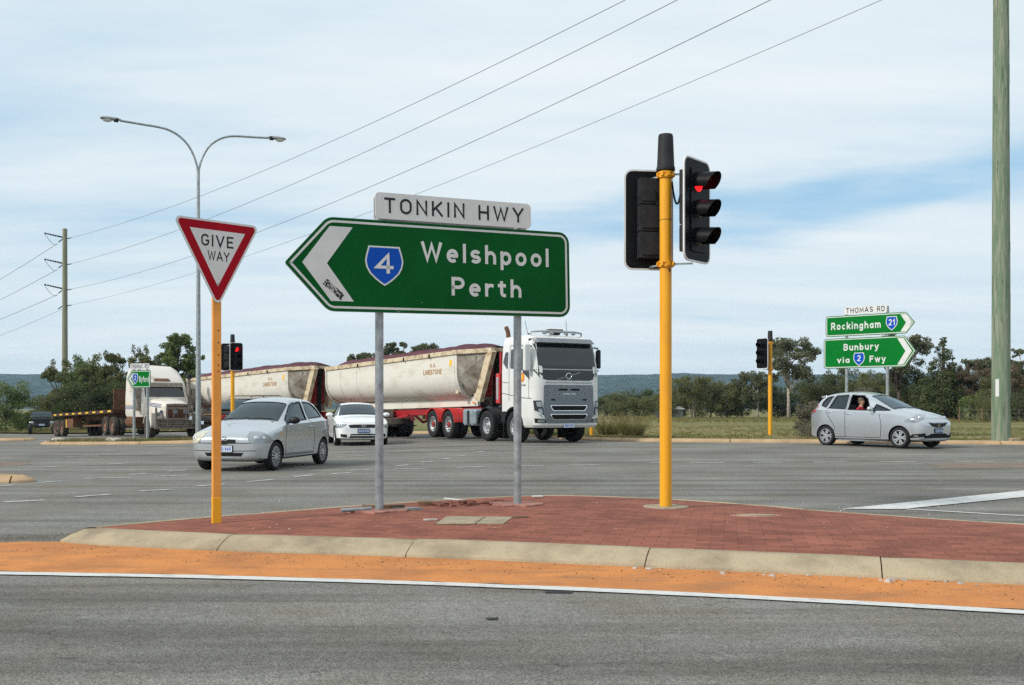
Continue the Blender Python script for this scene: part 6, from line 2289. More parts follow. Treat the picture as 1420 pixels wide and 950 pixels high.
nd('running_light', [(.92, .865), (.955, .85), (1.20, 1.02), (1.205, 1.06)], M['chrome'], .022, True)
nd('fog_recess', [(.82, .655), (1.18, .655), (1.20, .80), (.88, .77)], M['panel_black'], .010, True)
nd('fog_lamp', round_poly([(.90, .675), (1.12, .675), (1.12, .76), (.92, .75)], .02, 3), M['lamp_glass'], .018, True)
# emblem: a bar rising to the right of the picture across a ring
hx = bvt.ray_cast(Vector((4, 0, 2.14)), Vector((-1, 0, 0)))[0].x + .012
mb = MB(); mb.beam((hx, -.44, 2.02), (hx, -.10, 2.115), .012, .03, up=(1, 0, 0)); mb.build('emblem_bar', M['grey_trim'], T)
mb = MB(); mb.beam((hx, .10, 2.165), (hx, .44, 2.26), .012, .03, up=(1, 0, 0)); mb.build('emblem_bar', M['grey_trim'], T)
MB().tube([(hx + .01, .095 * math.cos(i * PI / 12), 2.14 + .095 * math.sin(i * PI / 12)) for i in range(25)], .016, 8).build('emblem_ring', M['chrome'], T, smooth=60)
lettering('lettering', 'VOLVO', -.24, .24, 1.55, .05, frame((bvt.ray_cast(Vector((4, 0, 1.57)), Vector((-1, 0, 0)))[0].x + .016, 0, 0), (0, 1, 0), (0, 0, 1)), M['chrome'], T, sw=.18)
# doors and side glass
for sg in (-1, 1):
    mb = MB()
    strip_on(mb, bvt, [(1.02, 1.42), (1.02, 2.2), (.86, 3.12), (-.26, 3.16), (-.28, 1.35)], lambda u, v: (u, 2.5 * sg, v), (0, -sg, 0), .024)
    strip_on(mb, bvt, [(-.28, 1.95), (-.78, 1.98)], lambda u, v: (u, 2.5 * sg, v), (0, -sg, 0), .018)
    strip_on(mb, bvt, [(1.20, 1.42), (.5, 1.46), (-.78, 1.62)], lambda u, v: (u, 2.5 * sg, v), (0, -sg, 0), .02)
    mb.build('panel_gap', M['trim'], cab)
fd('side_window', round_poly([(.98, 2.28), (.78, 3.02), (-.20, 3.04), (-.20, 2.42), (.50, 2.34)], .05, 3), M['dark_glass'], .006)
fd('sleeper_window', round_poly([(-.36, 2.36), (-.36, 2.96), (-.56, 2.96), (-.70, 2.62)], .04, 3), M['dark_glass'], .006)
fd('door_quarter', [(1.08, 2.02), (1.03, 2.34), (.60, 2.34), (.70, 2.22)], M['panel_black'], .005)
for sg in (-1,):
    loc_ = bvt.ray_cast(Vector((.62, 2.5 * sg, 2.0)), Vector((0, -sg, 0)))[0]
    F0 = frame((.60, loc_.y - .004, 2.10), (1, 0, 0), (0, 0, 1))
    mb = MB(); mb.prism([(.15 * math.cos(i * PI / 9), .15 * math.sin(i * PI / 9)) for i in range(18)], -.004, .002, F0); lg = mb.build('door_logo', M['orange'], T)
    mb = MB(); mb.prism([(-.03 + .09 * math.cos(i * PI / 9), .02 + .09 * math.sin(i * PI / 9)) for i in range(18)], .0025, .004, F0); mb.build('logo_disc', M['sun_yellow'], lg)
    mb = MB(); mb.prism([(.04, .14), (.12, .17), (.16, .24), (.06, .21)], -.004, .004, F0); mb.build('logo_leaf', M['trim'], lg)
    lettering('lettering', 'LIMESTONE', .40, .82, 1.82, .06, frame((0, loc_.y - .002, 0), (1, 0, 0), (0, 0, 1)), M['trim'], T, sw=.2)
# mirrors, visor, roof gear
for sg in (-1, 1):
    ym, wm_ = (1.40, .24) if sg < 0 else (1.30, .13)
    mb = MB(); mb.box((1.16, sg * ym, 2.72), (.15, wm_, .86 if sg < 0 else .62)); mir = mb.build('wing_mirror', M['truck_white'] if sg < 0 else M['trim'], T, bevel=.05, seg=3)
    mb = MB(); mb.box((1.075, sg * ym, 2.70), (.012, wm_ * .8, .76 if sg < 0 else .54)); mb.build('mirror_glass', M['dark_glass'], mir)
    mb = MB(); mb.tube([(1.05, sg * 1.18, 3.10), (1.15, sg * ym, 3.06)], .025, 8); mb.build('mirror_arm', M['trim'], mir, smooth=60)
    mb = MB(); mb.tube([(1.12, sg * 1.2, 2.36), (1.16, sg * ym, 2.34)], .025, 8); mb.build('mirror_arm', M['trim'], mir, smooth=60)
mb = MB(); mb.add([(1.10, -1.12, 3.20), (1.10, 1.12, 3.20), (1.00, 1.10, 3.35), (1.00, -1.10, 3.35), (1.32, -1.05, 3.20), (1.32, 1.05, 3.20), (1.12, 1.02, 3.36), (1.12, -1.02, 3.36)], [(0, 1, 2, 3), (4, 7, 6, 5), (0, 4, 5, 1), (3, 2, 6, 7), (0, 3, 7, 4), (1, 5, 6, 2)])
mb.build('sun_visor', pm('visor_grey', (0.19, 0.205, 0.22), 0.4, metal=0.3, var=0.1), T, bevel=.02)
MB().tube([(.60, -.98, 3.450), (.66, -.95, 3.580), (.78, -.6, 3.600), (.80, 0, 3.600), (.78, .6, 3.600), (.66, .95, 3.580), (.60, .98, 3.450)], .032, 10).build('light_bar', M['grey_trim'], T, smooth=60)
for y in (-.55, -.28, .28, .55):
    MB().ellipsoid((.80, y, 3.540), (.05, .09, .05)).build('spot_light', M['lamp_glass'], T, smooth=60)
MB().box((.35, .12, 3.650), (.26, .52, .12)).build('beacon', M['rust'], T, bevel=.02)
MB().box((.35, .12, 3.565), (.18, .30, .08)).build('beacon_base', M['trim'], T)
for y, x, dx_ in ((-.72, .1, -.25), (.50, .5, -.06)):
    MB().tube([(x, y, 3.400), (x + dx_, y, 4.0)], .008, 5).build('aerial', M['trim'], T)
    MB().cyl((x, y, 3.400), (x, y, 3.570), .03).build('aerial_base', M['trim'], T, smooth=50)
MB().tube([(-1.05, -.85, 1.2), (-1.05, -.85, 3.56), (-1.09, -.85, 3.70), (-1.20, -.85, 3.84)], .075, 12).build('exhaust_stack', M['rust'], T, smooth=60)
# chassis, tanks, guards
mb = MB()
for y in (-.42, .42): mb.box((-3.4, y, .95), (7.2, .09, .26))
for x in (-2.6, -4.2, -5.7, -6.9): mb.box((x, 0, .95), (.12, .8, .2))
mb.build('chassis', M['under'], T)
mb = MB(); mb.box((-.98, 0, 1.25), (.22, 2.2, .9)); mb.build('rear_step', M['under'], T)
mb = MB(); mb.box((-1.15, -.88, 1.78), (.26, .66, 1.0)); rb = mb.build('equipment_box', M['guard_red'], T, bevel=.02)
mb = MB(); mb.box((-1.15, -1.215, 1.78), (.14, .012, .75)); mb.build('box_plate', M['grey_trim'], rb)
mb = MB(); mb.box((-1.15, 0, 2.2), (.12, 2.2, 1.6)); mb.build('headboard', M['frame_red'], T)
for sg in (-1, 1):
    mb = MB(); mb.box((-3.25, sg * 1.02, .80), (1.0, .46, .58)); tk = mb.build('fuel_tank', M['tank'], T, bevel=.09, seg=3)
    mb = MB()
    for x in (-3.55, -2.98): mb.box((x, sg * 1.02, .80), (.06, .475, .595))
    mb.build('tank_strap', M['grey_trim'], tk, bevel=.09, seg=3)
    mb = MB(); mb.box((-3.26, sg * 1.255, .80), (.14, .02, .46)); mb.build('step_plate', M['under'], tk)
    mb = MB(); guard(mb, -1.95, .60, sg * .82, sg * 1.25, 5, 172); mb.build('mudguard', M['trim'], T, smooth=40)
    for x in (-5.0, -6.37):
        mb = MB(); guard(mb, x, .585, sg * .70, sg * 1.25, 8, 165); mb.build('mudguard', M['guard_red'], T, smooth=40)
    mb = MB(); guard(mb, 0, .60, sg * 1.0, sg * 1.262, 0, 178, .05); mb.build('arch_trim', M['trim'], T, smooth=40)
    mb = MB(); mb.box((-.66, sg * 1.05, .42), (.04, .40, .62)); mb.build('mud_flap', M['under'], T)
    mb = MB(); mb.box((-.70, sg * 1.13, .82), (.30, .22, .36)); mb.build('step', M['trim'], T, bevel=.02)
    for x in (0, -1.95):
        wheel(T, Vector((x, sg * 1.06, .52)), .52, .34, sg, 'truck', M['tyre'], M['rim']).children[0].data.materials[1] = M['rim']
    for x in (-5.0, -6.37):
        wheel(T, Vector((x, sg * 1.09, .52)), .52, .29, sg, 'truck', M['tyre'], M['rim'])
        wheel(T, Vector((x, sg * .76, .52)), .52, .29, sg, 'truck', M['tyre'], M['rim'])
for x in (0, -1.95, -5.0, -6.37): MB().cyl((x, -1.0, .52), (x, 1.0, .52), .09).build('axle', M['under'], T)
mb = MB(); mb.prism([(-.5, -.45), (.45, -.45), (.45, .45), (-.5, .45)], 1.12, 1.20, Matrix.Translation((-5.6, 0, 0))); mb.build('turntable', M['under'], T)
mb = MB(); mb.box((1.435, 0, .565), (.014, .40, .13)); pf = mb.build('number_plate', M['plate_white'], T)
lettering('lettering', '1EKC 527', -.17, .17, .53, .07, frame((1.4425, 0, 0), (0, 1, 0), (0, 0, 1)), M['sign_blue'], pf, sw=.2)


# ---- tipping trailers
def make_tipper():
    t = thing('tipping_trailer', 'cream half-round tipping trailer with maroon tarp, nearest behind the white truck', 'trailer', (0, 0, 0), 0, 'cream tipping trailers')
    zt = lambda x: 3.13 + 0.016 * (x - 1.0)

    def usec(x, w, zb_):
        top = zt(x)
        pts = [(w, top), (w, 2.35)]
        for i in range(1, 8):
            a = rad(90 * i / 7)
            pts.append((w - (w * .62) * (1 - math.cos(a)), 2.35 - (2.35 - zb_) * math.sin(a)))
        pts.append((0, zb_))
        return pts
    st = [(-8.94, 1.24, 1.60), (-8.90, 1.25, 1.56), (-8.0, 1.25, 1.50), (-4, 1.25, 1.47), (1.05, 1.25, 1.45), (1.08, 1.24, 1.46)]
    vv, ff = [], []
    ring = None
    for x, w, zb_ in st:
        h = usec(x, w, zb_)
        r_ = [(x, -y, z) for y, z in h] + [(x, y, z) for y, z in reversed(h[:-1])]
        ring = len(r_); vv += r_
    for i in range(len(st) - 1):
        for q in range(ring - 1): ff.append((i * ring + q, i * ring + q + 1, (i + 1) * ring + q + 1, (i + 1) * ring + q))
        ff.append((i * ring + ring - 1, i * ring, (i + 1) * ring, (i + 1) * ring + ring - 1))
    ff.append(tuple(range(ring))); ff.append(tuple((len(st) - 1) * ring + q for q in reversed(range(ring))))
    mb = MB(); mb.add(vv, ff)
    tub = mb.build('tub', M['tub'], t, smooth=35)
    # weld seams round the shell
    for x in (-7.6, -6.2, 0.95):
        mb = MB()
        h = [(x, -(y + .006), z - .003) for y, z in usec(x, 1.25, 1.47)]
        mb.tube(h, .012, 6, caps=True); mb.build('weld_seam', M['tub'], tub, smooth=60)
    MB().tube([(-8.85, -(y + .02), z) for y, z in usec(-8.85, 1.25, 1.5)], .05, 6).build('end_band', M['tub'], tub, smooth=60)
    # tapered nose: two dirty cheek plates running in to a leaning front frame
    for sg in (-1, 1):
        mb = MB()
        A, B_ = (1.08, sg * 1.24, zt(1.08)), (1.02, sg * 1.20, 2.2)
        C_, D_ = (1.05, sg * .80, 1.62), (1.60, sg * .66, 1.62)
        E_ = (2.28, sg * .66, 3.14)
        inn = [(p[0] - .02, p[1] - sg * .04, p[2]) for p in (A, B_, C_, D_, E_)]
        mb.add([A, B_, C_, D_, E_] + inn, [(0, 1, 2, 3, 4), (9, 8, 7, 6, 5)] + [(i, (i + 1) % 5, 5 + (i + 1) % 5, 5 + i) for i in range(5)])
        ck = mb.build('nose_cheek', M['tub_dirty'], t)
        mb = MB()
        mb.beam((1.16, sg * 1.16, 3.0), (1.14, sg * 1.04, 1.85), .03, .05)
        mb.build('stiffener', M['tub_dirty'], ck)
        mb = MB(); mb.beam((1.80, sg * .90, 3.0), (1.40, sg * .76, 1.7), .03, .05); mb.build('stiffener', M['tub_dirty'], ck)
        mb = MB(); mb.beam((1.55, sg * .62, 1.42), (2.36, sg * .62, 3.20), .20, .40, up=(1, 0, -.4)); mb.build('front_frame', M['rave'], t, bevel=.01)
        mb = MB(); mb.box((.9, sg * 1.08, 1.70), (.16, .10, .10)); mb.build('hinge', M['rave'], t, bevel=.02)
        # side rails and the pale beam below the shell
        mb = MB(); mb.beam((-8.95, sg * 1.255, zt(-8.95) + .03), (1.15, sg * 1.255, zt(1.15) + .03), .10, .16); mb.beam((1.15, sg * 1.255, zt(1.15) + .03), (2.32, sg * .66, 3.18), .10, .16)
        mb.build('top_rail', M['rave'], t, bevel=.012)
        mb = MB(); mb.add([(-8.6, sg * .50, 1.16), (1.5, sg * .50, 1.20), (1.5, sg * .62, 1.20), (-8.6, sg * .62, 1.16), (-8.6, sg * .50, 1.42), (1.5, sg * .50, 1.56), (1.5, sg * .62, 1.56), (-8.6, sg * .62, 1.42)], [(0, 3, 2, 1), (4, 5, 6, 7), (0, 1, 5, 4), (2, 3, 7, 6), (0, 4, 7, 3), (1, 2, 6, 5)])
        mb.build('tub_beam', M['tub'], t)
        mb = MB(); mb.beam((-8.9, sg * .48, 1.0), (1.6, sg * .48, 1.04), .12, .24); mb.build('chassis_rail', M['frame_red'], t)
        mb = MB(); mb.box((-1.2, sg * .75, .72), (.1, .12, .9)); mb.box((-1.2, sg * .75, .27), (.26, .22, .03)); mb.build('landing_leg', M['under'], t)
        mb = MB(); mb.beam((-2.6, sg * 1.0, .92), (-4.6, sg * 1.0, .62), .05, .10); mb.beam((-4.6, sg * 1.0, .62), (-4.6, sg * .5, 1.0), .05, .1); mb.build('side_guard', M['frame_red'], t)
        for x in (-6.1, -7.35, -8.6):
            wheel(t, Vector((x, sg * 1.08, .5)), .5, .28, sg, 'truck', M['tyre'], M['rim'])
            wheel(t, Vector((x, sg * .76, .5)), .5, .28, sg, 'truck', M['tyre'], M['rim'])
            mb = MB(); guard(mb, x, .56, sg * .68, sg * 1.24, 20, 160, z=.5); mb.build('mudguard', M['frame_red'], t, smooth=40)
    mb = MB(); mb.box((2.36, 0, 3.20), (.18, 1.4, .14)); mb.build('front_beam', M['rave'], t, bevel=.01)
    mb = MB(); mb.box((1.35, 0, 2.3), (.30, .95, 1.5)); mb.build('hoist_well', M['frame_red'], t)
    mb = MB(); mb.cyl((1.75, 0, 1.1), (1.9, 0, 3.05), .12); mb.build('hoist_ram', M['under'], t, smooth=50)
    for x in (-6.1, -7.35, -8.6): MB().cyl((x, -1, .5), (x, 1, .5), .08).build('axle', M['under'], t)
    # spare tyre carried flat under the frame
    Mx = Matrix.Translation((-3.6, -.86, .66))
    mb = MB(); mb.lathe([(.28, -.13), (.44, -.15), (.50, -.11), (.51, 0), (.50, .11), (.44, .15), (.28, .13), (.28, -.13)], 28, Mx); mb.build('spare_tyre', M['tyre_dusty'], t, smooth=50)
    mb = MB(); mb.box((-3.6, -.8, .49), (1.2, .9, .04)); mb.build('tyre_carrier', M['under'], t)
    mb = MB(); mb.box((-4.6, -.9, 1.0), (.7, .5, .34)); mb.build('toolbox', M['tub_dirty'], t, bevel=.02)
    # tarp: sags between its bows
    n, k = 110, 12
    vv, ff = [], []
    for i in range(n + 1):
        x = -8.8 + 10.9 * i / n
        ph = (x + 8.8) / 0.92
        sag = 0.19 * abs(math.sin(ph * PI)) ** .8 + 0.02 * noise.noise(Vector((x * 2, 0, 4)))
        w = 1.27 if x < 1.1 else 1.27 - (x - 1.1) * .70
        rise = (0.33 - sag) * sstep(-8.9, -7.9, x) * (1 - .55 * sstep(1.0, 1.8, x)) + .02
        for q in range(k + 1):
            f = q / k * 2 - 1
            zz = zt(x) + .10 + rise * (1 - abs(f) ** 2.2)
            if q in (0, k): zz = zt(x) + .02 + .07 * abs(math.cos(ph * PI)) - .05
            vv.append((x, f * (w + (.035 if q in (0, k) else 0)), zz))
    for i in range(n):
        for q in range(k): ff.append((i * (k + 1) + q, (i + 1) * (k + 1) + q, (i + 1) * (k + 1) + q + 1, i * (k + 1) + q + 1))
    mb = MB(); mb.add(vv, ff); tp_ = mb.build('tarp', M['tarp'], t, smooth=50)
    s = tp_.modifiers.new('t', 'SOLIDIFY'); s.thickness = .012
    for x in (-6.0, -2.4, -.6):
        MB().box((x, -1.32, zt(x) - .01), (.05, .04, .16)).build('tarp_strap', M['trim'], tp_)
    F0 = frame((0, -1.2515, 0), (1, 0, 0), (0, 0, 1))
    lettering('lettering', 'LIMESTONE', -1.12, .12, 2.41, .19, F0, M['gold'], tub, sw=.22, gap=.16)
    lettering('lettering', 'W.A.', -.66, -.26, 2.68, .15, F0, M['gold'], tub, sw=.20, gap=.2)
    mb = MB(); mb.prism([(.62, 2.66), (.78, 2.70), (.80, 2.90), (.66, 2.92)], .001, .005, F0); mb.build('reflector', M['sun_yellow'], tub)
    mb = MB(); mb.box((1.35, -.70, 1.33), (.12, .03, .06)); mb.build('marker_lamp', M['amber'], t)
    return t


tr1 = make_tipper()
kx, ky = -1.68, 38.3
f1 = Vector((.62, -.785)).normalized()
tr1.location = (kx, ky, gz(kx, ky)); tr1.rotation_euler.z = math.atan2(f1.y, f1.x)
# pitch it to the fall of the road
rear = Vector((kx, ky)) - f1 * 7.4
tr1.rotation_euler.y = math.atan2(gz(kx, ky) - gz(rear.x, rear.y), 7.4) * -1
tr2 = copy_tree(tr1)
f2 = Vector((.70, -.714)).normalized()
k2 = Vector((-8.9, 47.3)) - f2 * 2.0
tr2.location = (k2.x, k2.y, gz(k2.x, k2.y)); tr2.rotation_euler.z = math.atan2(f2.y, f2.x)
rear = k2 - f2 * 7.4
tr2.rotation_euler.y = math.atan2(gz(k2.x, k2.y) - gz(rear.x, rear.y), 7.4) * -1
tr2['label'] = 'cream half-round tipping trailer with maroon tarp, hindmost, behind the dark four-wheel drive'
dol = thing('trailer_dolly', 'low two-axle dolly under the front of the hindmost tipping trailer', 'dolly', (k2.x, k2.y, gz(k2.x, k2.y)), math.atan2(f2.y, f2.x))
mb = MB(); mb.box((0, 0, .85), (2.2, .9, .2)); mb.beam((1.0, 0, .8), (3.0, 0, .75), .14, .14); mb.build('frame', M['frame_red'], dol)
for x in (-.65, .65):
    for sg in (-1, 1):
        wheel(dol, Vector((x, sg * 1.02, .5)), .5, .5, sg, 'truck', M['tyre'], M['rim'])

# ---- dusty bonneted truck with a flat trailer, far left
bfw = Vector((.6, -.8))
bx, by = -17.06, 50.6
T2 = thing('bonneted_truck', 'dusty white bonneted truck with sleeper cab and steel bullbar on the left', 'truck', (bx, by, gz(bx, by)), math.atan2(bfw.y, bfw.x))
lv = [(1.05, rr_section(-3.7, -1.0, 1.15, .10)), (1.2, rr_section(-3.72, -.98, 1.2, .10)), (2.0, rr_section(-3.72, -.95, 1.2, .12)), (2.65, rr_section(-3.72, -1.30, 1.17, .15)), (2.78, rr_section(-3.72, -1.36, 1.17, .18)), (3.1, rr_section(-3.70, -1.75, 1.15, .25)), (3.45, rr_section(-3.66, -2.2, 1.08, .3)), (3.68, rr_section(-3.5, -2.7, .9, .25))]
cab2 = stack_loft('cab', lv, M['dirty_white']); cab2.parent = T2
bv2 = bvh_of(cab2)
cab2.data.polygons.foreach_set('use_smooth', [True] * len(cab2.data.polygons)); cab2.data.set_sharp_from_angle(angle=rad(34))
hd = loft_mesh('bonnet', [-1.0, -.9, -.2, .5, .82, .86], [[(0, 1.0), (.75, 1.0), (.86, 1.05), (.90, 1.4), (.88, 1.75), (.80, 1.93), (.4, 1.99), (0, 2.0)]] * 2 + [[(0, 1.0), (.70, 1.0), (.80, 1.05), (.82, 1.4), (.80, 1.68), (.72, 1.85), (.36, 1.92), (0, 1.93)], [(0, .9), (.60, .9), (.70, 1.0), (.70, 1.4), (.69, 1.62), (.62, 1.76), (.3, 1.82), (0, 1.83)], [(0, .85), (.52, .85), (.60, .9), (.60, 1.4), (.60, 1.58), (.55, 1.70), (.3, 1.75), (0, 1.76)], [(0, .9), (.48, .9), (.55, .95), (.55, 1.4), (.55, 1.55), (.50, 1.66), (.25, 1.71), (0, 1.72)]], M['dirty_white'], 1)
apply_mods(hd); hd.parent = T2
hd.data.polygons.foreach_set('use_smooth', [True] * len(hd.data.polygons)); hd.data.set_sharp_from_angle(angle=rad(34))
bvh2 = bvh_of(hd)
nd2, fd2 = nose_drape(T2, bv2), flank_drape(T2, bv2)
nd2('windscreen', [(-1.0, 2.06), (1.0, 2.06), (.97, 2.58), (-.97, 2.58)], M['dark_glass'], .01)
nd2('sun_visor', [(-.98, 2.62), (.98, 2.62), (.95, 2.80), (-.95, 2.80)], M['bar_dusty'], .12)
nd2('roof_vent', [(-.42, 2.88), (.42, 2.88), (.36, 3.02), (-.36, 3.02)], M['rust'], .05)
fd2('side_window', round_poly([(-1.22, 2.08), (-1.45, 2.58), (-2.15, 2.58), (-2.15, 2.02)], .04, 3), M['dark_glass'], .008)
for z in (1.45, 1.52, 1.59):
    fd2('stripe', [(-1.1, z), (-3.68, z), (-3.68, z + .035), (-1.1, z + .035)], M['stripe'], .004)
    flank_drape(T2, bvh2)('stripe', [(.5, z + .06), (-.95, z + .16), (-.95, z + .20), (.5, z + .095)], M['stripe'], .004)
fd2('reflector', [(-3.3, 1.66), (-3.1, 1.66), (-3.1, 1.78), (-3.3, 1.78)], M['sun_yellow'], .006)
nose_drape(T2, bvh2)('grille', [(-.50, 1.0), (.50, 1.0), (.50, 1.62), (-.50, 1.62)], M['rust'], .012)
mb = MB()
for y in (-.52, .52): mb.box((.885, y, 1.32), (.05, .05, .72))
mb.box((.885, 0, 1.68), (.05, 1.08, .05)); mb.box((.885, 0, .98), (.05, 1.08, .05)); mb.box((.89, 0, 1.32), (.03, .03, .66))
mb.build('grille_frame', M['bar_dusty'], T2)
for sg in (-1, 1):
    mb = MB(); guard(mb, 0, .60, sg * .62, sg * 1.24, 2, 160, .05, 16); mb.box((.62, sg * .95, .95), (.18, .56, .62)); mb.build('mudguard', M['dirty_white'], T2, smooth=40, bevel=.01)
    MB().ellipsoid((.74, sg * .92, 1.22), (.06, .12, .10)).build('headlight', M['lamp_glass'], T2, smooth=60)
    dusty_hub(wheel(T2, Vector((0, sg * 1.06, .52)), .52, .32, sg, 'truck', M['tyre_dusty'], M['bar_dusty']))
    for x in (-6.1, -7.5):
        dusty_hub(wheel(T2, Vector((x, sg * 1.09, .52)), .52, .29, sg, 'truck', M['tyre_dusty'], M['dust']))
        dusty_hub(wheel(T2, Vector((x, sg * .76, .52)), .52, .29, sg, 'truck', M['tyre_dusty'], M['dust']))
    MB().cyl((-1.9, sg * .98, .78), (-3.5, sg * .98, .78), .30, n=20).build('fuel_tank', M['rust'], T2, smooth=40)
    mb = MB(); mb.box((-2.7, sg * 1.05, .42), (1.9, .3, .05)); mb.build('step', M['bar_dusty'], T2)
    mb = MB(); mb.tube([(-1.15, sg * 1.32, 1.35), (-1.15, sg * 1.32, 2.5)], .13, 14); mb.build('air_cleaner', M['bar_dusty'], T2, smooth=50)
    if sg < 0:
        MB().tube([(-1.18, -1.22, 2.4), (-1.18, -1.22, 3.25), (-1.26, -1.22, 3.62)], .08, 12).build('exhaust_stack', M['rust'], T2, smooth=50)
    else:
        MB().tube([(-.95, 1.20, 2.2), (-.95, 1.20, 3.02)], .09, 12).build('intake_pipe', M['bar_dusty'], T2, smooth=50)
        MB().box((-.93, 1.20, 3.12), (.3, .24, .22)).build('intake_head', M['trim'], T2, bevel=.04)
    mb = MB(); mb.box((-1.02, sg * 1.45, 2.25), (.10, .20, .50)); mb.build('wing_mirror', M['bar_dusty'], T2, bevel=.03)
    mb = MB(); mb.tube([(-1.05, sg * 1.15, 2.45), (-1.02, sg * 1.45, 2.42)], .02, 6); mb.build('mirror_arm', M['bar_dusty'], T2)
mb = MB()
for y in (-1.15, -.62, .62, 1.15): mb.box((1.22, y, 1.05), (.07, .09, 1.15 if abs(y) < 1 else .95))
for z in (.52, .95, 1.48): mb.box((1.22, 0, z), (.08, 2.45 if z < 1.4 else 1.30, .09))
for z in (.62, .73, .84): mb.box((1.22, 0, z), (.04, 2.3, .04))
for y in (-.3, .3): mb.box((1.22, y, 1.2), (.05, .06, .55))
bb_ = mb.build('bullbar', M['bar_dusty'], T2, bevel=.01)
mb = MB(); mb.box((1.16, 0, .70), (.05, 2.4, .42)); mb.build('bumper', M['bar_dusty'], T2)
for y in (-.26, .26): MB().cyl((1.25, y, 1.32), (1.31, y, 1.32), .11, n=18).build('spot_light', M['lamp_glass'], bb_, smooth=40)
for y in (-.9, .9): MB().cyl((1.20, y, 1.30), (1.26, y, 1.30), .09, n=18).build('spot_light', M['lamp_glass'], bb_, smooth=40)
mb = MB()
for y in (-.42, .42): mb.box((-3.8, y, .95), (8.6, .09, .26))
mb.box((-7, 0, 1.14), (1.0, .9, .08))
mb.build('chassis', M['rust'], T2)
fk = Vector((bx, by)) - bfw * 6.7
gy = math.atan2(gz(fk.x, fk.y) - gz(fk.x - bfw.x * 13, fk.y - bfw.y * 13), 13) * -1
F3 = thing('flat_trailer', 'empty rusty flat-deck trailer behind the dusty bonneted truck', 'trailer', (fk.x, fk.y, gz(fk.x, fk.y)), math.atan2(bfw.y, bfw.x))
F3.rotation_euler.y = gy
deck_m = pm('deck_timber', (0.035, 0.024, 0.018), 0.9, var=0.4, vscale=5)
mb = MB(); mb.box((-6.2, 0, 1.40), (14.2, 2.48, .09)); mb.build('deck', deck_m, F3)
mb = MB()
for y in (-1.245, 1.245): mb.box((-6.2, y, 1.36), (14.2, .05, .19))
mb.box((.92, 0, 1.36), (.05, 2.5, .19)); mb.box((-13.3, 0, 1.36), (.05, 2.5, .19))
mb.build('coaming', M['rust_dark'], F3)
for i in range(9):
    mb = MB(); mb.box((.3 - 1.55 * i, -1.274, 1.37), (.62, .008, .09)); mb.build('reflector', M['sun_yellow'], F3)
mb = MB()
for y in (-.5, .5): mb.add([(.6, y - .06, 1.1), (-3, y - .06, .95), (-13, y - .06, .95), (-13, y - .06, 1.34), (.6, y - .06, 1.34), (.6, y + .06, 1.1), (-3, y + .06, .95), (-13, y + .06, .95), (-13, y + .06, 1.34), (.6, y + .06, 1.34)], [(0, 1, 2, 3, 4), (9, 8, 7, 6, 5), (0, 5, 6, 1), (1, 6, 7, 2), (2, 7, 8, 3), (3, 8, 9, 4), (4, 9, 5, 0)])
mb.build('chassis_rail', M['rust'], F3)
mb = MB(); mb.box((.86, 0, 2.0), (.08, 2.4, 1.15)); mb.build('headboard', M['rust'], F3)
mb = MB(); mb.box((-8.6, -.95, .80), (1.7, .55, .55)); tb = mb.build('toolbox', M['rust'], F3, bevel=.02)
mb = MB(); mb.box((-9.35, -1.235, .80), (.18, .012, .5)); mb.build('reflector', M['sun_yellow'], tb)
mb = MB(); mb.beam((-2.2, -1.0, .62), (-6.0, -1.0, .62), .05, .1); mb.beam((-2.2, -1.0, .62), (-2.2, -.6, 1.0), .05, .1); mb.beam((-6.0, -1.0, .62), (-6, -.6, 1.0), .05, .1); mb.build('side_guard', M['rust'], F3)
for x in (-11.0, -12.2, -13.3 + .55):
    for sg in (-1, 1):
        dusty_hub(wheel(F3, Vector((x + .3, sg * 1.05, .52)), .52, .34, sg, 'truck', M['tyre_dusty'], M['dust']))

# ------------------------------------------------------------------ people at the wheel
skin_m = pm('skin', (0.42, 0.23, 0.155), 0.55, var=0.08)
hair_m = pm('greying_hair', (0.13, 0.10, 0.07), 0.8, var=0.4, vscale=30, bump=0.5, bscale=60)
hair_d = pm('dark_hair', (0.03, 0.02, 0.015), 0.7, var=0.4, vscale=30)
red_m = pm('red_cardigan', (0.36, 0.02, 0.035), 0.9, var=0.2, vscale=12)
grey_m = pm('grey_jumper', (0.12, 0.13, 0.15), 0.9, var=0.2, vscale=12)
trouser_m = pm('dark_trousers', (0.02, 0.022, 0.03), 0.9, var=0.2)


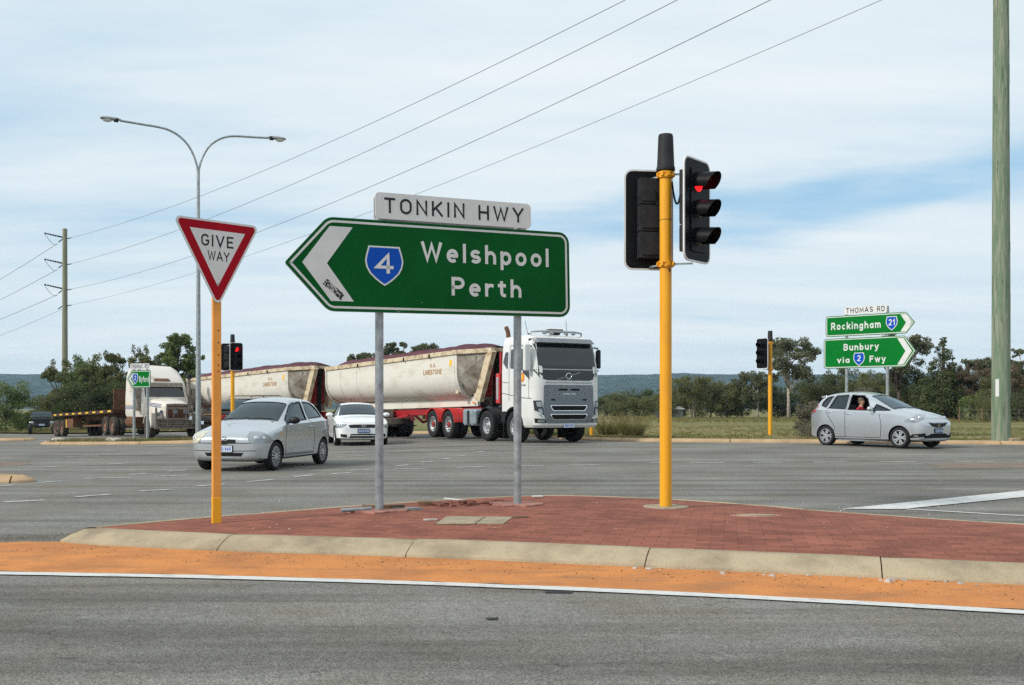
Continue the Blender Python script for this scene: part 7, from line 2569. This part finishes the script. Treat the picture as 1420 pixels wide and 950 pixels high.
def driver(label, root, seat_x, seat_y, seat_z, top_m, hair_mat, grip):
    """a seated figure as one skinned surface, hands on the steering wheel; local +x is forward"""
    nodes = [  # name, position, radius, parent
        ('pelvis', (0, 0, .12), .155, None), ('waist', (-.03, 0, .28), .135, 0), ('chest', (-.05, 0, .46), .150, 1), ('neckbase', (-.05, 0, .585), .075, 2), ('neck', (-.035, 0, .65), .056, 3),
        ('jaw', (-.005, 0, .71), .072, 4), ('head', (-.01, 0, .80), .093, 5), ('crown', (-.018, 0, .865), .070, 6),
        ('shL', (-.05, .16, .545), .065, 3), ('elL', (.10, .24, .30), .045, 8), ('wrL', (grip[0] - .06, .16, grip[1] - .03), .032, 9), ('haL', (grip[0], .155, grip[1]), .036, 10),
        ('shR', (-.05, -.16, .545), .065, 3), ('elR', (.10, -.24, .30), .045, 12), ('wrR', (grip[0] - .06, -.16, grip[1] - .03), .032, 13), ('haR', (grip[0], -.155, grip[1]), .036, 14),
        ('hipL', (.05, .10, .10), .10, 0), ('knL', (.46, .13, .19), .070, 16), ('ftL', (.72, .13, -.12), .045, 17), ('hipR', (.05, -.10, .10), .10, 0), ('knR', (.46, -.13, .19), .070, 19), ('ftR', (.72, -.13, -.12), .045, 20)]
    me = bpy.data.meshes.new('person')
    me.from_pydata([n[1] for n in nodes], [(n[3], i) for i, n in enumerate(nodes) if n[3] is not None], [])
    o = bpy.data.objects.new('person', me); COL.objects.link(o)
    sk = o.modifiers.new('skin', 'SKIN')
    sk.use_smooth_shade = True
    for i, n in enumerate(nodes):
        me.skin_vertices[0].data[i].radius = (n[2], n[2])
    me.skin_vertices[0].data[0].use_root = True
    ss = o.modifiers.new('sub', 'SUBSURF'); ss.levels = 2; ss.render_levels = 2
    apply_mods(o)
    me = o.data
    for m_ in (skin_m, top_m, trouser_m): me.materials.append(m_)
    mi = []
    for p in me.polygons:
        c = p.center
        near_hand = (Vector((c.x, abs(c.y), c.z)) - Vector((grip[0] - .02, .155, grip[1]))).length < .085
        if c.z > .63 or near_hand: mi.append(0)
        elif c.z > .20 or c.x < .0 and c.z > .14: mi.append(1)
        else: mi.append(2)
    me.polygons.foreach_set('material_index', mi)
    # face: nose, brow, ears drawn out of the same surface
    for v in me.vertices:
        c = v.co
        if c.z > .66:
            c.y *= .86
            if c.x > .05:
                d2 = c.y ** 2 + ((c.z - .775) * .7) ** 2
                c.x += .028 * math.exp(-d2 / .00035)
                c.x -= .010 * math.exp(-((abs(c.y) - .032) ** 2 + (c.z - .805) ** 2) / .0004)
    mb = MB()
    mb.ellipsoid((-.035, 0, .835), (.098, .088, .092), 16, 12)
    mb.ellipsoid((-.07, 0, .78), (.062, .078, .085), 14, 10)
    hr = mb.build('hair', hair_mat, o, smooth=60)
    for sg in (-1, 1): MB().ellipsoid((-.012, sg * .083, .775), (.02, .012, .034), 8, 6).build('ear', skin_m, o, smooth=60)
    for sg in (-1, 1): MB().ellipsoid((.070, sg * .031, .806), (.010, .013, .009), 8, 6).build('eye', M['trim'], o, smooth=60)
    mb = MB(); mb.lathe([(.072, .60), (.068, .64), (.060, .655)], 14, Matrix.Translation((-.04, 0, 0))); mb.build('collar', M['sign_white'], o, smooth=50)
    for sg in (-1, 1):
        for k in range(4):
            y = sg * (.155 + (k - 1.5) * .019)
            ln = (.046, .052, .049, .040)[k]
            MB().tube([(grip[0] + .01, y, grip[1] + .018), (grip[0] + .03 + ln * .4, y, grip[1] + .026), (grip[0] + .03 + ln * .5, y, grip[1] - .004), (grip[0] + .02, y, grip[1] - .016)], [.010, .0095, .009, .0075], 7).build('finger', skin_m, o, smooth=60)
        MB().tube([(grip[0] - .01, sg * .125, grip[1] + .01), (grip[0] + .015, sg * .112, grip[1] + .022), (grip[0] + .035, sg * .118, grip[1] + .016)], [.012, .010, .008], 7).build('thumb', skin_m, o, smooth=60)
    o.matrix_world = root.matrix_basis @ Matrix.Translation((seat_x, seat_y, seat_z))
    return tag(o, label, 'person')


bpy.context.view_layer.update()
driver('grey-haired driver in a red cardigan and white collar, seen through the open car window', jazz, -.24, -.42, .54, red_m, hair_m, (.44, .36))
yaris = [o for o in bpy.data.objects if o.get('label', '').startswith('silver three-door hatchback turning')][0]
driver('dark-haired driver in grey behind the windscreen of the silver three-door car', yaris, -.02, -.36, .42, grey_m, hair_d, (.42, .34))
# ------------------------------------------------------------------ vegetation


def leaf_material(name, c_light, c_dark, trans=0.38):
    m = bpy.data.materials.new(name)
    m.use_nodes = True
    nt = m.node_tree
    N, L = nt.nodes, nt.links
    p = N['Principled BSDF']
    g = N.new('ShaderNodeNewGeometry')
    mx = N.new('ShaderNodeMix'); mx.data_type = 'RGBA'
    mx.inputs[6].default_value = (*c_dark, 1); mx.inputs[7].default_value = (*c_light, 1)
    tc = N.new('ShaderNodeTexCoord')
    n = N.new('ShaderNodeTexNoise'); n.inputs['Scale'].default_value = 0.9; n.inputs['Detail'].default_value = 3
    L.new(tc.outputs['Object'], n.inputs['Vector'])
    a = N.new('ShaderNodeMath'); a.operation = 'MULTIPLY_ADD'; a.inputs[1].default_value = 0.55; a.use_clamp = True
    mr = N.new('ShaderNodeMapRange'); mr.inputs['From Min'].default_value = .3; mr.inputs['From Max'].default_value = .7; mr.inputs['To Max'].default_value = .5
    L.new(n.outputs['Fac'], mr.inputs['Value'])
    L.new(g.outputs['Random Per Island'], a.inputs[0]); L.new(mr.outputs[0], a.inputs[2])
    L.new(a.outputs[0], mx.inputs[0])
    L.new(mx.outputs[2], p.inputs['Base Color'])
    p.inputs['Roughness'].default_value = 0.6
    p.inputs['Specular IOR Level'].default_value = 0.25
    tr = N.new('ShaderNodeBsdfTranslucent')
    L.new(mx.outputs[2], tr.inputs['Color'])
    ms = N.new('ShaderNodeMixShader'); ms.inputs[0].default_value = trans
    L.new(p.outputs[0], ms.inputs[1]); L.new(tr.outputs[0], ms.inputs[2])
    L.new(ms.outputs[0], N['Material Output'].inputs['Surface'])
    return m


M['leaf_olive'] = leaf_material('leaf_olive', (0.209, 0.209, 0.078), (0.073, 0.089, 0.035))
M['leaf_gum'] = leaf_material('leaf_gum', (0.197, 0.204, 0.108), (0.078, 0.094, 0.048))
M['leaf_dark'] = leaf_material('leaf_dark', (0.131, 0.155, 0.059), (0.046, 0.064, 0.027))
M['leaf_green'] = leaf_material('leaf_green', (0.193, 0.247, 0.075), (0.068, 0.100, 0.033))
M['leaf_brown'] = leaf_material('leaf_brown', (0.224, 0.169, 0.106), (0.100, 0.078, 0.050))
M['leaf_grey'] = leaf_material('leaf_grey', (0.224, 0.212, 0.153), (0.094, 0.088, 0.059))
M['leaf_dry'] = leaf_material('grass_dry', (0.30, 0.24, 0.11), (0.15, 0.14, 0.05))
M['blade'] = leaf_material('grass_blade', (0.20, 0.20, 0.065), (0.10, 0.12, 0.032))
M['bark_pale'] = pm('bark_pale', (0.42, 0.38, 0.33), 0.85, vscale=3, col2=(0.22, 0.17, 0.13), thr=(0.42, 0.66))
M['bark_dark'] = pm('bark_dark', (0.09, 0.07, 0.052), 0.9, var=0.3, vscale=4, bump=0.3, bscale=20)

CROWN_CACHE = {}


def crown_mesh(key, seed, W, H, base, kind):
    """leaf faces gathered in clumps at the ends of limbs; returns crown mesh and limb mesh"""
    rg = np.random.default_rng(seed)
    pr = random.Random(seed)
    clumps, limbs = [], []
    tr_top = Vector((pr.uniform(-.06, .06) * W, pr.uniform(-.06, .06) * W, base + (H - base) * .45))
    if kind == 'conifer':
        n = 150
        for i in range(n):
            f = (i + pr.random()) / n
            z = base + (H - base) * f
            r = W / 2 * (1 - f) ** 0.75 * pr.uniform(.45, 1.05) + .12
            a = pr.uniform(0, 2 * PI)
            c = Vector((math.cos(a) * r, math.sin(a) * r, z))
            clumps.append((c, W * .15 * (1.2 - f) * pr.uniform(.7, 1.2), .75))
        tr_top = Vector((0, 0, H * .96))
        limbs.append(([Vector((0, 0, 0)), tr_top], .035 * H))
    else:
        nl = {'gum': 14, 'bushy': 15, 'airy': 10, 'low': 11}[kind]
        limbs.append(([Vector((0, 0, -.2)), Vector((tr_top.x * .4, tr_top.y * .4, base * .6)), tr_top], .028 * H if kind != 'low' else .03))
        for i in range(nl):
            a = 2 * PI * (i + pr.uniform(-.3, .3)) / nl * 2.4
            if kind in ('bushy', 'low'):
                f = (i + .5) / nl
                z = base * .6 + (H - base * .6) * (f ** .9) * pr.uniform(.75, .97)
                r = W / 2 * math.sqrt(max(.05, 1 - ((z - H * .42) / (H * .62)) ** 2)) * pr.uniform(.45, .88)
            else:
                z = base + (H - base) * pr.uniform(.15, .93)
                r = W / 2 * math.sqrt(max(.08, 1 - ((z - (base + H) / 2) / ((H - base) * .62)) ** 2)) * pr.uniform(.35, .95)
            c = Vector((math.cos(a) * r, math.sin(a) * r, z))
            root = Vector((tr_top.x * .5, tr_top.y * .5, base * .55)).lerp(tr_top, pr.random())
            mid = root.lerp(c, .55) + Vector((0, 0, (H - base) * .05))
            limbs.append(([root, mid, c], .011 * H))
            rad_ = {'gum': .15, 'bushy': .20, 'airy': .13, 'low': .2}[kind] * max(W, (H - base) * .8) * pr.uniform(.7, 1.2)
            clumps.append((c, rad_, .72))
            for q in range({'gum': 5, 'bushy': 3, 'airy': 3, 'low': 2}[kind]):
                d = Vector((pr.gauss(0, 1), pr.gauss(0, 1), pr.gauss(0.1, .7)))
                c2 = c + d * rad_ * .8
                if c2.z > H: c2.z = H - pr.random() * .3
                if c2.z < base * .35: c2.z = base * .35 + .1
                clumps.append((c2, rad_ * pr.uniform(.4, .75), .75))
                limbs.append(([c, c2], .004 * H))
        if kind == 'airy':      # wind-combed upright sprays
            for i in range(16):
                a = pr.uniform(0, 2 * PI); r = W / 2 * pr.uniform(.2, .9)
                clumps.append((Vector((math.cos(a) * r + .12 * W, math.sin(a) * r, H * pr.uniform(.72, 1.0))), W * .06, 1.9))
    # leaf faces
    P, F = [], []
    tot = {'gum': 10500, 'bushy': 10500, 'airy': 12500, 'low': 4200, 'conifer': 13000}[kind]
    vol = sum(c[1] ** 2 for c in clumps)
    size = {'gum': .115, 'bushy': .115, 'airy': .10, 'low': .09, 'conifer': .10}[kind] * (H / 7.0) ** .5
    for c, r, fl in clumps:
        n = max(12, int(tot * r * r / vol))
        d = rg.normal(size=(n, 3)); d /= np.linalg.norm(d, axis=1)[:, None]
        rr_ = r * rg.random(n) ** .42
        ctr = np.array(c)[None] + d * rr_[:, None] * np.array([1, 1, fl])[None]
        u = rg.normal(size=(n, 3)); u[:, 2] *= .7
        if kind in ('gum',): u[:, 2] -= .5
        if kind == 'airy': u[:, 2] += .8; u[:, 0] += .5
        u /= np.linalg.norm(u, axis=1)[:, None]
        w = np.cross(u, rg.normal(size=(n, 3))); w /= np.maximum(1e-6, np.linalg.norm(w, axis=1))[:, None]
        s = size * (0.55 + .9 * rg.random(n))[:, None]
        asp = .42
        b0 = len(P) if not P else sum(x.shape[0] for x in P)
        quad = np.stack([ctr - u * s, ctr + w * s * asp, ctr + u * s, ctr - w * s * asp], 1).reshape(-1, 3)
        P.append(quad)
    P = np.concatenate(P)
    keep = P[:, 2].reshape(-1, 4).min(1) > 0.02
    P = P.reshape(-1, 4, 3)[keep].reshape(-1, 3)
    nq = len(P) // 4
    me = bpy.data.meshes.new('crown')
    me.vertices.add(len(P)); me.vertices.foreach_set('co', P.astype(np.float32).ravel())
    me.loops.add(nq * 4); me.loops.foreach_set('vertex_index', np.arange(nq * 4, dtype=np.int32))
    me.polygons.add(nq); me.polygons.foreach_set('loop_start', np.arange(0, nq * 4, 4, dtype=np.int32))
    me.update(calc_edges=True)
    mb = MB()
    for pts, r in limbs:
        k = len(pts)
        mb.tube(pts, [r * (1 - .55 * i / (k - 1)) for i in range(k)], 7)
    tm = bpy.data.meshes.new('trunk')
    tm.from_pydata(mb.v, [], mb.f)
    tm.polygons.foreach_set('use_smooth', [True] * len(mb.f))
    return me, tm


def tree(name, label, px, d, H, W, kind, leaf, bark, seed, base=None, group=None, cat='tree', rot=None):
    x = at(px, d)
    base = H * .28 if base is None else base
    key = (kind, seed, round(H, 2), round(W, 2), base)
    cm, tm = crown_mesh(key, seed, W, H, base, kind)
    z = gz(x, min(d, 95)) + (.08 if d < 100 else .05)
    t = thing(name, label, cat, (x, d, z), (seed * 1.7) % 6.28 if rot is None else rot, group)
    cm.materials.append(leaf); tm.materials.append(bark)
    link_mesh('trunk' if cat == 'tree' else 'stems', tm, t); link_mesh('crown' if cat == 'tree' else 'foliage', cm, t)
    return t


def top(py, d): return 1.25 - .1 + (566 - py) * d / 1400


# single trees that stand out
tree('gum_tree', 'tall pale-trunked gum tree right of the far signal post', 1094, 96, top(474, 96), 5.2, 'gum', M['leaf_gum'], M['bark_pale'], 3, base=3.2)
tree('gum_tree', 'open-crowned gum tree behind the Rockingham and Bunbury signs', 1247, 92, top(462, 92), 5.6, 'gum', M['leaf_gum'], M['bark_dark'], 12, base=2.6)
tree('conifer_tree', 'dark pointed conifer between the green signs and the right timber pole', 1308, 84, top(470, 84), 3.9, 'conifer', M['leaf_dark'], M['bark_dark'], 5, base=.6)
# the belt of trees along the far side of the paddock
belt = [(842, 118, 549, 4.2, 'bushy', 'leaf_dark'), (868, 112, 547, 4.0, 'bushy', 'leaf_olive'), (893, 116, 543, 4.4, 'bushy', 'leaf_dark'), (915, 110, 546, 4.0, 'bushy', 'leaf_olive'), (940, 114, 538, 4.6, 'bushy', 'leaf_dark'),
        (963, 106, 525, 5.4, 'gum', 'leaf_olive'), (985, 112, 536, 4.4, 'bushy', 'leaf_dark'), (1008, 106, 534, 4.4, 'bushy', 'leaf_olive'), (1030, 110, 538, 4.2, 'bushy', 'leaf_dark'), (1050, 104, 516, 4.2, 'gum', 'leaf_gum'), (1068, 108, 540, 4.4, 'bushy', 'leaf_dark'),
        (1118, 106, 532, 4.6, 'bushy', 'leaf_dark'), (1142, 100, 529, 4.4, 'bushy', 'leaf_olive'), (1165, 104, 513, 4.6, 'bushy', 'leaf_dark'), (1190, 98, 520, 4.8, 'bushy', 'leaf_olive'), (1216, 102, 515, 4.6, 'bushy', 'leaf_gum'),
        (1240, 98, 528, 4.6, 'bushy', 'leaf_dark'), (1268, 94, 524, 4.4, 'bushy', 'leaf_olive'), (1290, 88, 527, 3.6, 'bushy', 'leaf_dark'), (1325, 90, 512, 4.0, 'bushy', 'leaf_brown'), (1346, 84, 508, 3.6, 'airy', 'leaf_brown'), (1366, 86, 500, 4.0, 'gum', 'leaf_gum'),
        (1384, 82, 520, 3.4, 'bushy', 'leaf_olive'), (1408, 80, 506, 3.8, 'bushy', 'leaf_brown'), (1424, 86, 484, 3.6, 'gum', 'leaf_gum'), (1446, 80, 512, 4.2, 'bushy', 'leaf_olive'), (1482, 84, 500, 4.4, 'bushy', 'leaf_dark'), (1530, 84, 508, 4.6, 'bushy', 'leaf_olive'), (1590, 86, 500, 5, 'bushy', 'leaf_dark')]
knd = {'gum': 'open-crowned gum', 'bushy': 'bushy tree', 'airy': 'thin feathery tree'}
colr = {'leaf_dark': 'dark green', 'leaf_olive': 'olive', 'leaf_gum': 'grey-green', 'leaf_brown': 'brownish'}
where = lambda p: ('just right of the white truck' if p < 880 else 'seen behind the tall yellow post' if p < 950 else 'left of the far signal post' if p < 1060 else 'near the tall pale gum' if p < 1130 else 'behind the silver five-door hatchback' if p < 1235 else
                   'left of the pointed conifer' if p < 1300 else 'right of the pointed conifer' if p < 1378 else 'behind the right timber pole' if p < 1412 else 'at the right edge of the picture')
seen = {}
for i, (px, d, py, W, kind, lf) in enumerate(belt):
    lab = f"{colr[lf]} {knd[kind]} {where(px)}"
    seen.setdefault(lab, []).append(i)
for lab, idx in seen.items():
    for j, i in enumerate(idx):
        px, d, py, W, kind, lf = belt[i]
        l2 = lab
        if len(idx) > 1: l2 = ('leftmost ' if j == 0 else 'rightmost ' if j == len(idx) - 1 else 'middle ') + lab
        tree('gum_tree' if kind == 'gum' else 'bush_tree', l2, px, d, top(py, d), W, kind, M[lf], M['bark_dark'] if kind != 'gum' else M['bark_pale'], 100 + i, base=.7 if kind == 'bushy' else None, group='trees along the far paddock edge')
# gum tops over the trailer
for px, d, py, W, lab, sd in ((499, 118, 486, 3.6, 'leftmost small gum crown showing above the loaded trailer', 41), (549, 112, 472, 3.0, 'tall narrow gum crown above the loaded trailer', 42), (588, 116, 477, 4.4, 'rightmost wide gum crown showing above the loaded trailer', 43), (528, 124, 489, 2.6, 'low gum crown right behind the left grey sign post', 44)):
    tree('gum_tree', lab, px, d, top(py, d), W, 'gum', M['leaf_gum'], M['bark_dark'], sd, base=5.2, group='gum crowns above the trailer')
# left side
tree('bush_tree', 'dense dark round tree at the left edge of the picture', 8, 80, top(519, 80), 4.6, 'bushy', M['leaf_green'], M['bark_dark'], 51, base=.5)
tree('bush_tree', 'feathery tree at the foot of the distant power pole', 86, 88, top(491, 88), 3.9, 'airy', M['leaf_olive'], M['bark_dark'], 52, base=.6, group='windblown trees on the left')
tree('bush_tree', 'feathery tree just right of the distant power pole', 122, 92, top(483, 92), 4.2, 'airy', M['leaf_green'], M['bark_dark'], 53, base=.6, group='windblown trees on the left')
tree('bush_tree', 'full feathery tree left of the dusty truck cab', 155, 86, top(480, 86), 4.0, 'airy', M['leaf_olive'], M['bark_dark'], 54, base=.6, group='windblown trees on the left')
tree('bush_tree', 'dark bushy tree low behind the flat trailer', 112, 84, top(513, 84), 4.6, 'bushy', M['leaf_dark'], M['bark_dark'], 55, base=.5)
tree('bush_tree', 'dark bushy tree directly behind the Byford sign', 185, 84, top(515, 84), 4.6, 'bushy', M['leaf_dark'], M['bark_dark'], 56, base=.5)
tree('bush_tree', 'feathery tree above the dusty truck cab', 207, 90, top(470, 90), 3.6, 'airy', M['leaf_olive'], M['bark_dark'], 57, base=1.0, group='windblown trees on the left')
tree('gum_tree', 'tallest windblown tree beside the street lamp pole', 245, 86, top(456, 86), 2.9, 'gum', M['leaf_green'], M['bark_dark'], 58, base=2.4)
tree('bush_tree', 'low dark tree behind the dusty truck bonnet', 252, 92, top(530, 92), 3.6, 'bushy', M['leaf_dark'], M['bark_dark'], 59, base=.4)
tree('bush_tree', 'small dark tree at the right foot of the round tree on the left', 40, 92, top(566, 92), 2.6, 'bushy', M['leaf_olive'], M['bark_dark'], 60, base=.3)
tree('bush_tree', 'olive feathery tree directly above the flat trailer, between two darker trees', 138, 87, top(496, 87), 4.4, 'airy', M['leaf_green'], M['bark_dark'], 61, base=.5, group='windblown trees on the left')
tree('bush_tree', 'broad olive tree low at the rear of the flat trailer', 80, 86, top(524, 86), 4.0, 'bushy', M['leaf_olive'], M['bark_dark'], 62, base=.4)
tree('bush_tree', 'dark bushy tree behind the headboard of the flat trailer', 158, 90, top(505, 90), 4.6, 'bushy', M['leaf_dark'], M['bark_dark'], 63, base=.4)
tree('bush_tree', 'olive bushy tree behind the dusty truck sleeper cab', 220, 92, top(498, 92), 4.2, 'bushy', M['leaf_olive'], M['bark_dark'], 64, base=.5)
# shrubs
tree('shrub', 'grey spiky shrub beside the rear of the silver five-door hatchback', 1126, 37, 1.35, 1.25, 'low', M['leaf_grey'], M['bark_dark'], 71, base=.3, cat='shrub')
tree('shrub', 'low grey ground shrub left of the silver five-door hatchback', 1126, 35.3, .45, 1.3, 'low', M['leaf_grey'], M['bark_dark'], 72, base=.1, cat='shrub')
tree('shrub', 'bright green bush right of the silver hatchback bonnet', 1352, 78, 2.2, 2.8, 'low', M['leaf_green'], M['bark_dark'], 73, base=.3, cat='shrub')
tree('shrub', 'pale grey-brown scrub behind the hatchback roof', 1190, 84, 3.0, 3.4, 'low', M['leaf_grey'], M['bark_dark'], 74, base=.4, cat='shrub')
tree('shrub', 'olive bush low between conifer and right timber pole', 1374, 74, 2.3, 2.6, 'low', M['leaf_olive'], M['bark_dark'], 75, base=.3, cat='shrub')
tree('shrub', 'dark bush low right of the right timber pole', 1418, 74, 2.4, 3.0, 'low', M['leaf_dark'], M['bark_dark'], 76, base=.3, cat='shrub')


def blades(mb, c, n, r, h, rg, lean=.35, w=.012):
    for i in range(n):
        a = rg.uniform(0, 2 * PI); q = r * math.sqrt(rg.random())
        b = Vector(c) + Vector((math.cos(a) * q, math.sin(a) * q, 0))
        hh = h * rg.uniform(.45, 1.0)
        t = Vector((math.cos(a) * lean * hh * rg.uniform(.2, 1.2) + rg.uniform(-.1, .1) * hh, math.sin(a) * lean * hh * rg.uniform(.2, 1.2), hh))
        s = Vector((rg.uniform(-1, 1), rg.uniform(-1, 1), 0)).normalized() * w * rg.uniform(.6, 1.4)
        m = b + t * .55 + Vector((0, 0, .08 * hh))
        mb.v += [tuple(b - s), tuple(b + s), tuple(m + s * .7), tuple(m - s * .7), tuple(b + t)]
        k = len(mb.v) - 5
        mb.f += [(k, k + 1, k + 2, k + 3), (k + 3, k + 2, k + 4)]
        mb.mi += [mb.m, mb.m]


rg = random.Random(77)
for px, d, r, h, lab in ((843, 38.2, .36, 1.0, 'tall dry grass clump just right of the white truck bumper'), (877, 37.0, .36, 1.05, 'tall dry grass clump right beside the tall yellow post'), (860, 40.5, .4, .7, 'lower dry grass clump behind the two tall clumps')):
    x = at(px, d)
    t = thing('grass_clump', lab, 'grass clump', (x, d, gz(x, d) + .10), 0, 'tall grass clumps by the truck')
    mb = MB(); blades(mb, (0, 0, 0), 200, r, h, rg, .8, .008)
    mb.m = 1; blades(mb, (0, 0, 0), 300, r * .85, h * .55, rg, .9, .009)
    me = bpy.data.meshes.new('blades'); me.from_pydata(mb.v, [], mb.f); me.materials.append(M['leaf_dry']); me.materials.append(M['blade']); me.polygons.foreach_set('material_index', mb.mi)
    link_mesh('blades', me, t)


def grass_mass(name, label, spots, n, h, seed):
    rg = random.Random(seed)
    mb = MB()
    for i in range(n):
        x, y, z = spots(rg)
        mb.m = 0 if noise.noise(Vector((x * .35, y * .35, 2))) + rg.uniform(-.25, .25) > 0 else 1
        blades(mb, (x, y, z), rg.randint(5, 10), .10, h * rg.uniform(.5, 1.3), rg, .6, .012)
    me = bpy.data.meshes.new(name); me.from_pydata(mb.v, [], mb.f); me.materials.append(M['leaf_dry']); me.materials.append(M['blade']); me.polygons.foreach_set('material_index', mb.mi)
    return tag(link_mesh(name, me), label, 'grass', kind='stuff')


def verge_spots(r0, r1, x0, x1):
    P = [p for p in vp if x0 < p.x < x1]

    def f(r):
        i = r.randrange(len(P) - 1)
        p = P[i].lerp(P[i + 1], r.random())
        q = r0 + (r1 - r0) * r.random() ** 1.6
        return p.x, p.y + q, gz(p.x, p.y + q) + .09
    return f


grass_mass('grass', 'mixed green and dry grass on the verge behind the right kerb', verge_spots(.42, 26, -1, 30), 6500, .085, 4)
grass_mass('grass', 'rough grass on the far verge behind the left vehicles', verge_spots(.4, 10, -62, -8), 1800, .28, 5)
grass_mass('grass', 'dry fringe of taller grass below the far trees', lambda r: (lambda x, y: (x, y, .22))(r.uniform(8, 62), r.uniform(70, 97)), 2600, .34, 6)
ctr = Vector((-14.6, 41.5))
grass_mass('grass', 'short grass tufts on the left traffic island', lambda r: (lambda x, y: (x, y, gz(x, y) + .12))(r.uniform(-18.6, -10.8), r.uniform(40.5, 42.6)), 700, .14, 7)
for k, (px, d) in enumerate(((82, 41.5), (160, 41.0), (152, 41.4))):
    x = at(px, d)
    mb = MB(); mb.ellipsoid((0, 0, .06), (.30 - .05 * k, .2, .12), 9, 6)
    for i, v in enumerate(mb.v): mb.v[i] = tuple(Vector(v) * (1 + .25 * noise.noise(Vector(v) * 5 + Vector((k, 0, 0)))))
    o = mb.build('rock', M['stone']); o.location = (x, d, gz(x, d) + .10)
    tag(o, ('pale rock at the left end of the left traffic island', 'larger pale rock in front of the Byford sign posts', 'smaller pale rock left of the Byford sign posts')[k], 'rock', 'rocks on the left traffic island')

# ---- post and wire fence at the back of the paddock on the right
t = thing('wire_fence', 'weathered post and wire fence along the back of the paddock', 'fence', (at(1330, 72), 72, gz(25, 72) + .08))
prev = None
for i in range(12):
    x = i * 1.55; y = -i * .25
    h = 1.05 + rs.uniform(-.08, .08)
    mb = MB(); mb.tube([(x, y, -.2), (x + rs.uniform(-.04, .04), y, h)], .055, 7)
    mb.build('post', M['wood'], t, smooth=50)
for z in (.35, .65, .95):
    MB().tube([(0, 0, z), (17.05, -2.75, z)], .004, 5).build('wire', M['galv'], t)

# ---- pale-roofed shed showing between the trees
x = at(928, 111)
t = thing('farm_shed', 'low pale-roofed shed among the trees behind the tall yellow post', 'shed', (x, 111, .15), 0.1)
mb = MB(); mb.box((0, 0, .5), (2.5, 2.4, 1.0)); mb.build('wall', M['sign_back'], t)
mb = MB(); mb.add([(-1.4, -1.4, .98), (1.4, -1.4, .98), (1.4, 1.4, .98), (-1.4, 1.4, .98), (-1.4, 0, 1.3), (1.4, 0, 1.3)], [(0, 1, 5, 4), (3, 4, 5, 2), (0, 4, 3), (1, 2, 5), (0, 3, 2, 1)]); mb.build('roof', M['sign_white'], t)
